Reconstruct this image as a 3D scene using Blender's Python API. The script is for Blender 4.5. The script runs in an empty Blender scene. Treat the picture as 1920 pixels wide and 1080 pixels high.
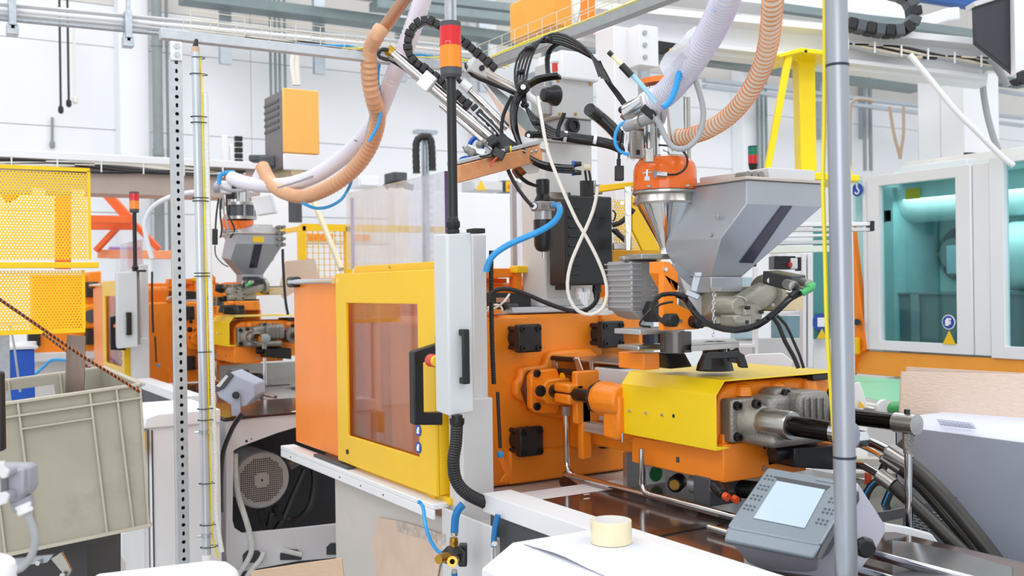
import bpy, bmesh, math, random
from mathutils import Vector, Matrix
R0 = random.Random(7)
S = bpy.context.scene
COL = S.collection
V = Vector
# ---------------------------------------------------------------- camera
F = 1906.0
CAM = V((0, 0, 1.65))
TH, PI_, RO = math.radians(31.34), math.radians(-0.147), math.radians(0.836)
_fw = V((-math.cos(TH), math.sin(TH), 0)); _rt = V((math.sin(TH), math.cos(TH), 0)); _up = V((0, 0, 1))
FWD = _fw*math.cos(PI_) + _up*math.sin(PI_)
_u2 = _up*math.cos(PI_) - _fw*math.sin(PI_)
RGT = _rt*math.cos(RO) - _u2*math.sin(RO)
UPV = _u2*math.cos(RO) + _rt*math.sin(RO)
cd = bpy.data.cameras.new('camera'); cam = bpy.data.objects.new('camera', cd); COL.objects.link(cam)
m3 = Matrix((RGT, UPV, -FWD)).transposed()
cam.matrix_world = Matrix.Translation(CAM) @ m3.to_4x4()
cd.sensor_width = 36.0; cd.lens = 36.0*F/1920.0
cd.clip_start = 0.05; cd.clip_end = 200
cd.dof.use_dof = True; cd.dof.focus_distance = 3.0; cd.dof.aperture_fstop = 36.0*F/1920.0/1000/0.0072
S.camera = cam
# ---------------------------------------------------------------- world, light, exposure
w = bpy.data.worlds.new('hall_daylight'); S.world = w; w.use_nodes = True
bg = w.node_tree.nodes['Background']; bg.inputs[0].default_value = (0.93, 0.965, 1.0, 1); bg.inputs[1].default_value = 1.0
def area(name, loc, size, power, target, col=(1, 1, 1)):
    l = bpy.data.lights.new(name, 'AREA'); l.shape = 'RECTANGLE'; l.size = size[0]; l.size_y = size[1]
    l.energy = power; l.color = col
    o = bpy.data.objects.new(name, l); COL.objects.link(o); o.location = loc
    o.rotation_euler = (V(target)-V(loc)).to_track_quat('-Z', 'Y').to_euler()
    return o
area('hall_lamp', (-1.5, -2.5, 6.5), (5, 2), 112, (-3.0, 1.8, 1.0), (1, .99, .97))
area('hall_lamp', (1.5, 3.5, 6.5), (5, 2), 95, (-2.4, 2.2, 1.0), (1, .99, .98))
area('camera_side_fill', (3.5, -3.5, 2.2), (5, 3), 120, (-4.4, 1.6, .6), (.96, .98, 1))  # unseen fill light added behind the camera to lift the low, dark areas
area('hall_lamp', (-7, 1.0, 7.5), (6, 2), 160, (-7.5, 2.0, 1.0), (1, 1, 1))
area('hall_lamp', (-7, 9, 7.5), (6, 3), 200, (-8, 9.0, 1.0), (1, 1, 1))
vs = S.view_settings; vs.view_transform = 'Standard'; vs.look = 'None'; vs.gamma = 1.0; vs.use_curve_mapping = False
vs.exposure = 0.07
# ---------------------------------------------------------------- projection helpers (where a sight line meets a real plane)
def ray(px, py): return FWD + RGT*((px-960)/F) - UPV*((py-540)/F)
def at(px, py, x=None, y=None, z=None, d=None):
    D = ray(px, py)
    if d is not None: t = d
    elif x is not None: t = (x-CAM.x)/D.x
    elif y is not None: t = (y-CAM.y)/D.y
    else: t = (z-CAM.z)/D.z
    return CAM + D*t
def atp(px, py, p0, n):
    D = ray(px, py); return CAM + D*((p0-CAM).dot(n)/D.dot(n))
def P(pts, d=None):
    "list of (px,py,depth) or (px,py) with common depth"
    return [at(p[0], p[1], d=(p[2] if len(p) > 2 else d)) for p in pts]
# ---------------------------------------------------------------- materials
MATS = {}
def lin(h):
    h = h.lstrip('#'); c = [int(h[i:i+2], 16)/255 for i in (0, 2, 4)]
    return [(x/12.92 if x <= .04045 else ((x+.055)/1.055)**2.4) for x in c]
def M(name, hexc, rough=.45, metal=0.0, var=.04, scale=9, bump=0.0, bscale=60, trans=0.0, stretch=None, spec=.5, alpha=1.0, dirt=None, emit=0):
    if name in MATS: return MATS[name]
    m = bpy.data.materials.new(name); m.use_nodes = True; nt = m.node_tree; N = nt.nodes; L = nt.links
    b = N['Principled BSDF']; c = lin(hexc)
    b.inputs['Roughness'].default_value = rough; b.inputs['Metallic'].default_value = metal
    b.inputs['Specular IOR Level'].default_value = spec
    tc = N.new('ShaderNodeTexCoord'); mp = N.new('ShaderNodeMapping'); L.new(tc.outputs['Object'], mp.inputs[0])
    if stretch: mp.inputs['Scale'].default_value = stretch
    nz = N.new('ShaderNodeTexNoise'); nz.inputs['Scale'].default_value = scale; nz.inputs['Detail'].default_value = 4
    L.new(mp.outputs[0], nz.inputs[0])
    cr = N.new('ShaderNodeValToRGB')
    cr.color_ramp.elements[0].position = .3; cr.color_ramp.elements[1].position = .7
    lo = [max(0, x*(1-var*1.6)) for x in c]; hi = [min(1, x*(1+var)) for x in c]
    cr.color_ramp.elements[0].color = (*lo, 1); cr.color_ramp.elements[1].color = (*hi, 1)
    L.new(nz.outputs[0], cr.inputs[0]); out = cr.outputs[0]
    if dirt:
        n2 = N.new('ShaderNodeTexNoise'); n2.inputs['Scale'].default_value = dirt[2]; n2.inputs['Detail'].default_value = 6; n2.inputs['Roughness'].default_value = .65
        L.new(tc.outputs['Object'], n2.inputs[0])
        r2 = N.new('ShaderNodeValToRGB'); r2.color_ramp.elements[0].position = dirt[1]; r2.color_ramp.elements[1].position = dirt[1]+.18
        L.new(n2.outputs[0], r2.inputs[0])
        mx = N.new('ShaderNodeMixRGB'); mx.inputs[2].default_value = (*lin(dirt[0]), 1)
        L.new(r2.outputs[0], mx.inputs[0]); L.new(out, mx.inputs[1])
        mx2 = N.new('ShaderNodeMixRGB'); mx2.inputs[0].default_value = dirt[3]; L.new(out, mx2.inputs[1]); L.new(mx.outputs[0], mx2.inputs[2]); out = mx2.outputs[0]
    L.new(out, b.inputs['Base Color'])
    if bump:
        n3 = N.new('ShaderNodeTexNoise'); n3.inputs['Scale'].default_value = bscale; n3.inputs['Detail'].default_value = 3; L.new(mp.outputs[0], n3.inputs[0])
        bp = N.new('ShaderNodeBump'); bp.inputs['Strength'].default_value = bump; bp.inputs['Distance'].default_value = .01
        L.new(n3.outputs[0], bp.inputs['Height']); L.new(bp.outputs[0], b.inputs['Normal'])
    if trans: b.inputs['Transmission Weight'].default_value = trans
    if alpha < 1: b.inputs['Alpha'].default_value = alpha
    if emit:
        b.inputs['Emission Color'].default_value = (*c, 1); b.inputs['Emission Strength'].default_value = emit
    MATS[name] = m; return m
def sheet_glass(name, tint, gloss=.12, haze=0.0, hazecol='#ffffff', rough=.03):
    "thin clear or tinted sheet: transparent + a little reflection (+ scratches)"
    if name in MATS: return MATS[name]
    m = bpy.data.materials.new(name); m.use_nodes = True; nt = m.node_tree; N = nt.nodes; L = nt.links; N.clear()
    o = N.new('ShaderNodeOutputMaterial'); t = N.new('ShaderNodeBsdfTransparent'); t.inputs[0].default_value = (*lin(tint), 1)
    g = N.new('ShaderNodeBsdfGlossy'); g.inputs['Roughness'].default_value = rough
    fr = N.new('ShaderNodeLayerWeight'); fr.inputs[0].default_value = .12
    mu = N.new('ShaderNodeMath'); mu.operation = 'MULTIPLY_ADD'; mu.inputs[1].default_value = .5; mu.inputs[2].default_value = gloss*.4; mu.use_clamp = True
    L.new(fr.outputs['Fresnel'], mu.inputs[0])
    a = N.new('ShaderNodeMixShader'); L.new(mu.outputs[0], a.inputs[0]); L.new(t.outputs[0], a.inputs[1]); L.new(g.outputs[0], a.inputs[2])
    last = a
    if haze:
        df = N.new('ShaderNodeBsdfDiffuse'); df.inputs[0].default_value = (*lin(hazecol), 1)
        tc = N.new('ShaderNodeTexCoord'); nz = N.new('ShaderNodeTexNoise'); nz.inputs['Scale'].default_value = 14; nz.inputs['Detail'].default_value = 8
        mp = N.new('ShaderNodeMapping'); mp.inputs['Scale'].default_value = (3, 3, .7); L.new(tc.outputs['Object'], mp.inputs[0]); L.new(mp.outputs[0], nz.inputs[0])
        mr = N.new('ShaderNodeMapRange'); mr.inputs[1].default_value = .35; mr.inputs[2].default_value = .75; mr.inputs[3].default_value = haze*.5; mr.inputs[4].default_value = haze*1.8
        L.new(nz.outputs[0], mr.inputs[0])
        b = N.new('ShaderNodeMixShader'); L.new(mr.outputs[0], b.inputs[0]); L.new(a.outputs[0], b.inputs[1]); L.new(df.outputs[0], b.inputs[2]); last = b
    L.new(last.outputs[0], o.inputs[0]); MATS[name] = m; return m
ORANGE = M('orange_paint', '#fb9222', .38, var=.04, scale=6, dirt=('#a85a14', .6, 7, .45), bump=.12, bscale=90)
ORANGE2 = M('orange_sheet_paint', '#fb8c22', .3, var=.02)
YEL = M('yellow_door_paint', '#f2c318', .35, var=.02, scale=4)
YELB = M('yellow_cover_paint', '#fbd616', .35, var=.015)
YELM = M('yellow_guard_paint', '#f8c80a', .45, var=.03)
WHT = M('white_paint', '#e9ebef', .4, var=.015, scale=3)
LGREY = M('light_grey_paint', '#d3d4d6', .42, var=.02, scale=4)
WARM = M('warm_grey_panel', '#c9c4bf', .4, var=.03, scale=3, dirt=('#aaa198', .55, 3, .4))
PGREY = M('pendant_plastic', '#cfd3d7', .5, var=.012)
MGREY = M('mid_grey_paint', '#9a9da3', .42, var=.03)
BGREY = M('blue_grey_paint', '#a9b1c2', .5, var=.02, bump=.05, bscale=200)
HOPG = M('hopper_steel', '#a9adb3', .38, .55, var=.03, scale=5)
DGREY = M('dark_grey', '#4a4c50', .5, var=.05)
BLK = M('black_plastic', '#17181b', .38, var=.1)
BLKM = M('black_rubber', '#1d1d20', .42, var=.1)
IRON = M('blackened_steel', '#2e2c2e', .45, .3, var=.12, bump=.1, bscale=150)
CHR = M('chromed_steel', '#d9dcdf', .12, 1.0, var=.03)
STL = M('brushed_steel', '#b9b7b2', .28, .9, var=.06, scale=20, stretch=(1, 1, 8))
GALV = M('galvanised_steel', '#b4bcc4', .36, .75, var=.08, scale=40)
GALVP = M('galvanised_pipe', '#c6ccd3', .35, .5, var=.06, scale=25, stretch=(1, 1, .2))
ALU = M('aluminium', '#c6c9cc', .35, .6, var=.03)
CAST = M('cast_metal', '#8e8b86', .42, .5, var=.1, bump=.25, bscale=120)
CASTO = M('orange_casting', '#fa8f1e', .34, var=.04, bump=.2, bscale=50, dirt=('#a85a14', .62, 9, .35))
DROD = M('dark_polished_rod', '#3d3936', .2, .7, var=.1)
BRASS = M('brass', '#b98f3e', .3, .9, var=.1)
BLUE = M('blue_hose', '#2a9fe6', .3, var=.03)
DBLUE = M('dark_blue_hose', '#1272b4', .3, var=.05)
BLUEP = M('blue_plastic', '#1553b8', .4, var=.06)
WCAB = M('white_cable', '#e6e3da', .45, var=.02)
GCAB = M('grey_cable', '#a3a6aa', .45, var=.02)
YCAB = M('yellow_cable', '#f0dc1e', .4, var=.03)
TAN = M('tan_hose_spiral', '#d9905c', .3, var=.05)
CREAM = M('cream_hose_wall', '#ecdfd0', .3, var=.03)
TANH = M('tan_hose', '#d8a782', .35, var=.03)
CLEARH = M('clear_hose_wall', '#eef0f8', .2, var=.02, alpha=.85)
CLEARR = M('clear_hose_rib', '#c9c2dc', .25, var=.02)
COND = M('white_conduit', '#e2e5e4', .5, var=.01)
CARD = M('cardboard', '#d2b79d', .8, var=.04, scale=30, bump=.1, bscale=40, stretch=(1, 1, 12))
CARDP = M('pale_cardboard', '#ddc9ba', .8, var=.03, scale=60, bump=.25, bscale=60, stretch=(1, 1, 3))
CRATE = M('grey_beige_plastic', '#a39e8f', .55, var=.05, scale=5, dirt=('#77735f', .55, 6, .35))
CRATEL = M('crate_rib_plastic', '#b3ac9c', .5, var=.04)
RED = M('red_lens', '#d4101c', .15, var=.02, spec=.7)
AMB = M('amber_lens', '#f58a0a', .15, var=.02, spec=.7)
GREENL = M('green_lens', '#12806a', .2, var=.02)
REDP = M('red_plastic', '#d8423a', .35, var=.02)
YSTK = M('yellow_sticker', '#f2c40f', .4, var=.01)
BSTK = M('blue_sticker', '#1449a8', .4, var=.01)
WSTK = M('white_sticker', '#eef0f4', .4, var=.01)
GRN = M('green_plastic', '#4fb06a', .4, var=.03)
GBELT = M('green_belt', '#7fc79c', .35, var=.02)
TRAY = M('dark_glossy_tray', '#5e4a44', .12, .45, var=.1, scale=2)
TRAYM = M('polished_tray', '#8a8783', .15, .8, var=.1, scale=2)
TEALM = M('teal_lit_machine', '#c6e6e6', .5, var=.03, scale=2)
TEALD = M('dark_machine_inside', '#6f8489', .5, var=.1, scale=2)
WALLM = M('white_wall_panel', '#eceef2', .6, var=.01, scale=1)
WALLG = M('warm_white_wall', '#d9d5d0', .6, var=.03, scale=1)
GREENRAIL = M('rack_steel', '#7c8a8c', .45, .3, var=.05)
CLR = sheet_glass('clear_acrylic', '#f9f8fb', .06, .12, '#f6f4fa')
CLRE = M('acrylic_edge', '#5c4a70', .2, var=.02)
DOORG = sheet_glass('door_pane', '#f4efec', .05, .035, '#dcc0b0')
TEALG = sheet_glass('teal_pane', '#e2f6f6', .05)
# ---------------------------------------------------------------- mesh builder
def perp(a):
    a = a.normalized(); t = V((0, 0, 1)) if abs(a.z) < .9 else V((1, 0, 0))
    u = a.cross(t).normalized(); return u, a.cross(u).normalized()
def cr(pts, step=.02, closed=False):
    "Catmull-Rom resample"
    pts = [V(p) for p in pts]; n = len(pts)
    if n < 3 and not closed:
        k = max(1, int((pts[1]-pts[0]).length/step)); return [pts[0].lerp(pts[1], i/k) for i in range(k+1)]
    out = []
    for i in range(n if closed else n-1):
        if closed: a, b, c, d = pts[i-1], pts[i], pts[(i+1) % n], pts[(i+2) % n]
        else: a, b, c, d = pts[max(0, i-1)], pts[i], pts[i+1], pts[min(n-1, i+2)]
        k = max(2, int((c-b).length/step))
        for j in range(k):
            t = j/k
            out.append(.5*((2*b)+(c-a)*t+(2*a-5*b+4*c-d)*t*t+(3*b-a-3*c+d)*t**3))
    if not closed: out.append(pts[-1])
    return out
def even(pts, step):
    "points at even arc length along a polyline"
    L = [0]
    for a, b in zip(pts, pts[1:]): L.append(L[-1]+(b-a).length)
    n = max(2, int(L[-1]/step)); out = []; j = 0
    for i in range(n+1):
        s = L[-1]*i/n
        while j < len(L)-2 and L[j+1] < s: j += 1
        q = (s-L[j])/max(1e-9, L[j+1]-L[j]); out.append(pts[j].lerp(pts[j+1], q))
    return out
def frames(pts, closed=False):
    fr = []; u = None
    for i, p in enumerate(pts):
        if closed: t = (pts[(i+1) % len(pts)]-pts[i-1]).normalized()
        else: t = (pts[min(i+1, len(pts)-1)]-pts[max(i-1, 0)]).normalized()
        if u is None: u, v = perp(t)
        else:
            u = (u-t*u.dot(t)).normalized(); v = t.cross(u)
        fr.append((p, t, u, v))
    return fr
class B:
    def __init__(s): s.v = []; s.f = []
    def add(s, vs, fs):
        o = len(s.v); s.v += [V(p) for p in vs]; s.f += [tuple(i+o for i in f) for f in fs]; return s
    def box(s, x0, x1, y0, y1, z0, z1):
        v = [(x, y, z) for z in (z0, z1) for y in (y0, y1) for x in (x0, x1)]
        return s.add(v, [(0, 2, 3, 1), (4, 5, 7, 6), (0, 1, 5, 4), (2, 6, 7, 3), (0, 4, 6, 2), (1, 3, 7, 5)])
    def ob(s, c, ax, ay, az):
        "oriented box: centre and three half vectors"
        c = V(c); v = [c+ax*i+ay*j+az*k for k in (-1, 1) for j in (-1, 1) for i in (-1, 1)]
        return s.add(v, [(0, 2, 3, 1), (4, 5, 7, 6), (0, 1, 5, 4), (2, 6, 7, 3), (0, 4, 6, 2), (1, 3, 7, 5)])
    def prism(s, pts, vec):
        n = len(pts); vec = V(vec); pts = [V(p) for p in pts]
        return s.add(pts+[p+vec for p in pts], [tuple(range(n-1, -1, -1)), tuple(range(n, 2*n))]+[(i, (i+1) % n, n+(i+1) % n, n+i) for i in range(n)])
    def ring(s, outer, inner, vec):
        "flat frame between two polygons with the same count, extruded"
        n = len(outer); vec = V(vec); O = [V(p) for p in outer]; I = [V(p) for p in inner]
        v = O+I+[p+vec for p in O]+[p+vec for p in I]; f = []
        for i in range(n):
            j = (i+1) % n
            f += [(i, j, n+j, n+i), (2*n+i, 3*n+i, 3*n+j, 2*n+j), (i, 2*n+i, 2*n+j, j), (n+i, n+j, 3*n+j, 3*n+i)]
        return s.add(v, f)
    def rings(s, R, cap=True, closed=False):
        n = len(R[0]); v = [p for r in R for p in r]; f = []; m = len(R)
        for i in range(m if closed else m-1):
            for j in range(n):
                a = i*n+j; b = i*n+(j+1) % n; i2 = ((i+1) % m)*n
                f.append((a, b, i2+(j+1) % n, i2+j))
        if cap and not closed: f += [tuple(range(n-1, -1, -1)), tuple(range((m-1)*n, m*n))]
        return s.add(v, f)
    def cyl(s, p0, p1, r, r1=None, n=16, hollow=None):
        p0 = V(p0); p1 = V(p1); r1 = r if r1 is None else r1; u, v = perp(p1-p0)
        c = lambda p, q: [p+u*q*math.cos(2*math.pi*i/n)+v*q*math.sin(2*math.pi*i/n) for i in range(n)]
        if hollow: return s.rings([c(p0, r), c(p1, r1), c(p1, r1*hollow), c(p0, r*hollow)], closed=True)
        return s.rings([c(p0, r), c(p1, r1)])
    def lathe(s, p0, ax, prof, n=24):
        "prof: list of (distance along axis, radius)"
        p0 = V(p0); ax = V(ax).normalized(); u, v = perp(ax)
        return s.rings([[p0+ax*h+u*r*math.cos(2*math.pi*i/n)+v*r*math.sin(2*math.pi*i/n) for i in range(n)] for h, r in prof])
    def tube(s, pts, r, n=8, step=.02, closed=False, raw=False):
        q = [V(p) for p in pts] if raw else cr(pts, step, closed)
        return s.rings([[p+(u*math.cos(2*math.pi*i/n)+v*math.sin(2*math.pi*i/n))*r for i in range(n)] for p, t, u, v in frames(q, closed)], closed=closed)
    def rib(s, pts, r, pitch=.006, dep=.12, n=10):
        q = even(cr(pts, .01), pitch/2); R = []
        for k, (p, t, u, v) in enumerate(frames(q)):
            rr = r*(1-dep*(k % 2)); R.append([p+(u*math.cos(2*math.pi*i/n)+v*math.sin(2*math.pi*i/n))*rr for i in range(n)])
        return s.rings(R)
    def helix(s, pts, r, pitch, wr, per=14):
        q = even(cr(pts, .01), pitch/per); h = []
        for k, (p, t, u, v) in enumerate(frames(q)):
            a = 2*math.pi*k/per; h.append(p+(u*math.cos(a)+v*math.sin(a))*r)
        return s.tube(h, wr, 5, raw=True)
    def ball(s, c, r, n=12, sz=1):
        c = V(c); R = []
        for i in range(1, n//2):
            a = math.pi*i/(n//2); R.append([c+V((math.sin(a)*math.cos(2*math.pi*j/n), math.sin(a)*math.sin(2*math.pi*j/n), -math.cos(a)*sz))*r for j in range(n)])
        return s.rings(R)
    def make(s, name, mat, parent=None, bev=0, smooth=35, seg=2, stuff=False):
        me = bpy.data.meshes.new(name)
        org = parent.matrix_world.translation.copy() if False else (WORLD.get(parent.name, V((0, 0, 0))) if parent else None)
        if org is None:
            lo = V([min(p[i] for p in s.v) for i in range(3)]); hi = V([max(p[i] for p in s.v) for i in range(3)])
            org = V(((lo.x+hi.x)/2, (lo.y+hi.y)/2, lo.z))
        me.from_pydata([p-org for p in s.v], [], s.f)
        bm = bmesh.new(); bm.from_mesh(me); bmesh.ops.recalc_face_normals(bm, faces=bm.faces); bm.to_mesh(me); bm.free()
        me.materials.append(mat)
        me.polygons.foreach_set('use_smooth', [True]*len(me.polygons)); me.set_sharp_from_angle(angle=math.radians(smooth))
        o = bpy.data.objects.new(name, me); COL.objects.link(o)
        if parent: o.parent = parent
        else: o.location = org
        WORLD[o.name] = V(org)
        if bev:
            md = o.modifiers.new('bevel', 'BEVEL'); md.width = bev; md.segments = seg; md.limit_method = 'ANGLE'; md.angle_limit = math.radians(35)
        if stuff: o['kind'] = 'stuff'
        return o
WORLD = {}
def tag(o, label=None, cat=None, group=None):
    if label: o['label'] = label
    if cat: o['category'] = cat
    if group: o['group'] = group
    return o
def thing(name, label, cat, loc, group=None):
    o = bpy.data.objects.new(name, None); COL.objects.link(o); o.location = V(loc); o.empty_display_size = .05; WORLD[o.name] = V(loc)
    return tag(o, label, cat, group)
def struct(o): o['kind'] = 'structure'; return o
def kids(o): return [c for c in bpy.data.objects if c.parent == o]
def dup(o, off, parent=None, skip=()):
    c = o.copy(); COL.objects.link(c); c.parent = parent
    if parent is None: c.location = o.location + V(off)
    WORLD[c.name] = (WORLD[o.name] + V(off)) if parent is None else WORLD[parent.name]
    for ch in kids(o):
        if ch.name.split('.')[0] in skip: continue
        dup(ch, off, c)
    return c
def one(name, mat, label, cat, b, bev=0, group=None, **k): return tag(b.make(name, mat, None, bev, **k), label, cat, group)
X, Y, Z = V((1, 0, 0)), V((0, 1, 0)), V((0, 0, 1))
def disc_sign(c, nrm, r, mat, parent, name='sign'):
    return B().cyl(V(c), V(c)+V(nrm)*.002, r, n=28).make(name, mat, parent)
# ================================================================ SETTING
struct(B().box(-13.2, 6, -6, 24, -.1, 0).make('floor', M('hall_floor', '#c3bfba', .35, var=.04, scale=1.5)))
wall = struct(B().box(-13.4, -13.06, -6, 24, 0, 8).make('wall_back', WALLG))
pb = None
zz = [0, 1.3, 2.6, 3.6, 4.6, 5.1, 5.6, 6.1, 6.6, 8]
for i, (a, b_) in enumerate(zip(zz, zz[1:])):
    for yy in range(-5, 23, 3):
        o = B().box(-13.06, -13.0, yy+.003, yy+2.997, a+.004, b_-.004).make('wall_panel', WALLM if i < 5 else WALLG, wall)
# wall pillars
def pillar(pxl, pxr, n, x=-12.7):
    a = at(pxl, 300, x=x); b_ = at(pxr, 300, x=x)
    struct(B().box(-13.0, x, a.y, b_.y, 0, 8).make(n, WALLM, bev=.02))
pillar(226, 283, 'trim_1'); pillar(1395, 1440, 'trim_2'); pillar(900, 935, 'trim_3')
def wpipe(px, y0, y1, rpx, mat, label, x=-12.6, collar=True, cat='pipe', name='wall_pipe'):
    a = at(px, y0, x=x); bt = at(px, y1, x=x); d = (a-CAM).dot(FWD); r = rpx/F*d/2
    t = thing(name, label, cat, (x, a.y, bt.z))
    B().cyl((x, a.y, bt.z), (x, a.y, a.z), r, n=14).make('pipe', mat, t)
    for k in ((.35, .75) if collar else ()):
        z = bt.z+(a.z-bt.z)*k; B().cyl((x, a.y, z), (x, a.y, z+.08), r*1.15, n=14).make('collar', mat, t)
    return t
DP = M('grey_downpipe', '#8d9394', .4, var=.04)
wpipe(292, -40, 470, 19, DP, 'thick grey downpipe on the wall right of the wide white pillar')
wpipe(311, -40, 470, 6, DP, 'thin grey pipe running beside the thick grey downpipe', x=-12.7)
for k, px in enumerate((505, 514, 522, 532)):
    wpipe(px, -30, 480, 5, GREENRAIL, ['leftmost', 'second', 'third', 'rightmost'][k]+' thin vertical conduit behind the orange ventilation box', collar=False, cat='conduit', name='wall_conduit')
for k, px in enumerate((1418, 1426, 1434)):
    wpipe(px, 60, 330, 5, GREENRAIL, ['left', 'middle', 'right'][k]+' thin conduit on the wall left of the yellow crane column', collar=False, cat='conduit', name='wall_conduit')
for k, px in enumerate((1619, 1630)):
    wpipe(px, 100, 320, 7, DP, ['left', 'right'][k]+' grey conduit on the wall right of the big foreground pole', collar=False, cat='conduit', name='wall_conduit')
for k, (px, y0, y1, m) in enumerate(((111, -20, 205, BLKM), (126, -20, 193, BLKM), (138, 30, 187, WCAB), (98, 220, 270, DP))):
    a = at(px, y0, x=(-12.5 if k < 3 else -12.97)); e = at(px+(3 if k < 3 else 0), y1, x=(-12.5 if k < 3 else -12.97))
    t = thing('hanging_cable', ['black cable hanging on the wall, the longer of two', 'black cable hanging on the wall, the shorter of two', 'pale cable hanging right of the two black cables on the wall', 'short grey stub hanging below the black cables'][k], 'cable', e)
    B().cyl(a, e, .013 if k < 3 else .015, n=8).make('cable', m, t); B().lathe(e, (0, 0, -1), [(-.04, .015), (-.02, .03), (.03, .03), (.05, .012)], 10).make('end_plug', m, t)
# ---- racks of rails crossing the wall high up: each rail its own object
def rail(p0, p1, x, h, mat, label, dx=.06, name='wall_rail', grp=None):
    a = at(*p0, x=x); b_ = at(*p1, x=x); u = (b_-a)
    o = B().ob((a+b_)/2, u/2, V((dx/2, 0, 0)), V((0, 0, h/2)))
    return one(name, mat, label, 'rail', o, group=grp)
rail((340, -5), (1260, 112), -12.0, .12, GREENRAIL, 'upper green-grey cable rack rail crossing the top of the wall', .3)
rail((620, -20), (1010, 24), -11.6, .10, GREENRAIL, 'green-grey rail at the very top, left of the hanging orange panel', .25)
rail((700, 10), (1020, 44), -11.3, .10, GREENRAIL, 'lower of two green-grey rails left of the hanging orange panel', .25)
rail((1230, 75), (1920, 158), -12.2, .14, GREENRAIL, 'grey cable rack rail passing behind the white gantry beam', .3)
rail((1320, 150), (1920, 222), -12.1, .06, GALV, 'upper thin pale rail behind the yellow crane column', .1)
rail((1320, 162), (1920, 236), -12.1, .06, GALV, 'lower thin pale rail behind the yellow crane column', .1)
rail((1380, 92), (1920, 178), -12.3, .06, GALV, 'thin pale rail just under the grey cable rack', .1)
for k, px in enumerate((428, 605, 760, 914, 1035)):
    a = at(px, 0, x=-12.2); z = at(px, [40, 60, 75, 95, 110][k]+60, x=-12.2).z
    one('rack_bracket', GALV, 'grey hanger of the cable rack, '+['farthest left, above the perforated post', 'above the orange ventilation box', 'left of the energy chain loop', 'right of the signal tower', 'below the hanging orange panel'][k], 'bracket', B().box(-12.4, -12.32, a.y-.07, a.y+.07, z-.1, 7.4).box(-13, -12.4, a.y-.03, a.y+.03, z+.3, z+.36), group='hangers of the wall cable rack')
for k, px in enumerate((1598, 1680, 1838, 1908)):
    a = at(px, 200, x=-12.2); z0 = at(px, 250, x=-12.2).z
    one('rack_bracket', GALV, 'grey wall bracket on the right, '+['just right of the big foreground pole', 'left of the white column', 'right of the white column', 'at the right edge of the picture'][k], 'bracket', B().box(-13, -12.86, a.y-.06, a.y+.06, z0, z0+1.2), group='wall brackets on the right')
# bundle of silver pipes crossing the upper left
for k, (y0, r, m) in enumerate(((8, .013, ALU), (16, .013, WHT), (24, .013, ALU), (32, .013, GALV))):
    a = at(-60, y0-6+k*1.2, x=-6.4); b_ = at(900, y0+84+k*1.0, x=-6.4)
    one('overhead_pipe', m, ['topmost', 'second', 'third', 'lowest'][k]+' pipe of the silver bundle crossing the upper left wall', 'pipe', B().cyl(a, b_, r, n=10), group='silver overhead pipes')
for k, (px, py) in enumerate(((23, 22), (240, 47))):
    c = at(px, py, x=-6.35)
    one('pipe_clamp', GALV, ['galvanised hanger clamp at the left end of the silver pipe bundle', 'galvanised hanger clamp on the silver pipe bundle above the white pillar'][k], 'clamp', B().box(c.x-.05, c.x+.02, c.y-.03, c.y+.03, c.z-.13, c.z-.07).box(c.x+.0, c.x+.02, c.y-.012, c.y+.012, c.z-.1, c.z+1.6).box(c.x-.06, c.x+.03, c.y-.02, c.y+.02, c.z-.08, c.z+.08), .003)
# ---- white switch boxes low on the wall behind
def cabinet_wall(px0, py0, px1, py1, x, depth, mat, label, mark=None, name='wall_cabinet', doors=1):
    a = at(px0, py0, x=x); b_ = at(px1, py1, x=x)
    t = thing(name, label, 'cabinet', (x-depth/2, (a.y+b_.y)/2, b_.z))
    B().box(x-depth, x, a.y, b_.y, b_.z, a.z).make('body', mat, t, .01)
    w = (b_.y-a.y)/doors
    for i in range(doors):
        B().box(x, x+.02, a.y+i*w+.02, a.y+(i+1)*w-.02, b_.z+.02, a.z-.02).make('door', mat, t, .005)
    if mark:
        c = at(mark[0], mark[1], x=x+.021); q = V((x+.021, c.y, c.z))
        if mark[2] == 't': B().prism([q+V((0, -.08, -.07)), q+V((0, .08, -.07)), q+V((0, 0, .07))], (.004, 0, 0)).make('warning_sign', YSTK, t)
        else: B().box(x+.02, x+.04, q.y-.06, q.y+.06, q.z-.07, q.z+.07).make('yellow_plate', YSTK, t); B().cyl(q, q+X*.06, .03).make('switch_knob', REDP, t)
    return t
cabinet_wall(173, 318, 232, 336, -12.0, .3, WHT, 'small white wall cabinet right of the yellow perforated guard', (200, 322, 't'))
cabinet_wall(233, 318, 268, 336, -12.0, .3, WHT, 'narrow white wall box beside the dark switch box')
cabinet_wall(269, 318, 297, 336, -12.0, .3, DGREY, 'dark switch box with a yellow plate on the far wall, left', (283, 324, 'k'))
cabinet_wall(347, 322, 400, 341, -12.0, .3, DGREY, 'dark grey wall box seen between the perforated post and the round pole')
cabinet_wall(672, 328, 712, 352, -11.5, .3, WHT, 'white wall cabinet seen through the clear guard sheet')
cabinet_wall(885, 338, 943, 360, -12.0, .3, LGREY, 'light grey wall cabinet left of the robot column', (902, 347, 't'), doors=1)
cabinet_wall(944, 338, 972, 360, -12.0, .3, DGREY, 'dark switch box with a yellow plate beside the light grey wall cabinet', (955, 350, 'k'))
cabinet_wall(738, 322, 764, 349, -12.0, .3, DGREY, 'dark wall box right of the hanging blue hose loop')
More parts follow.
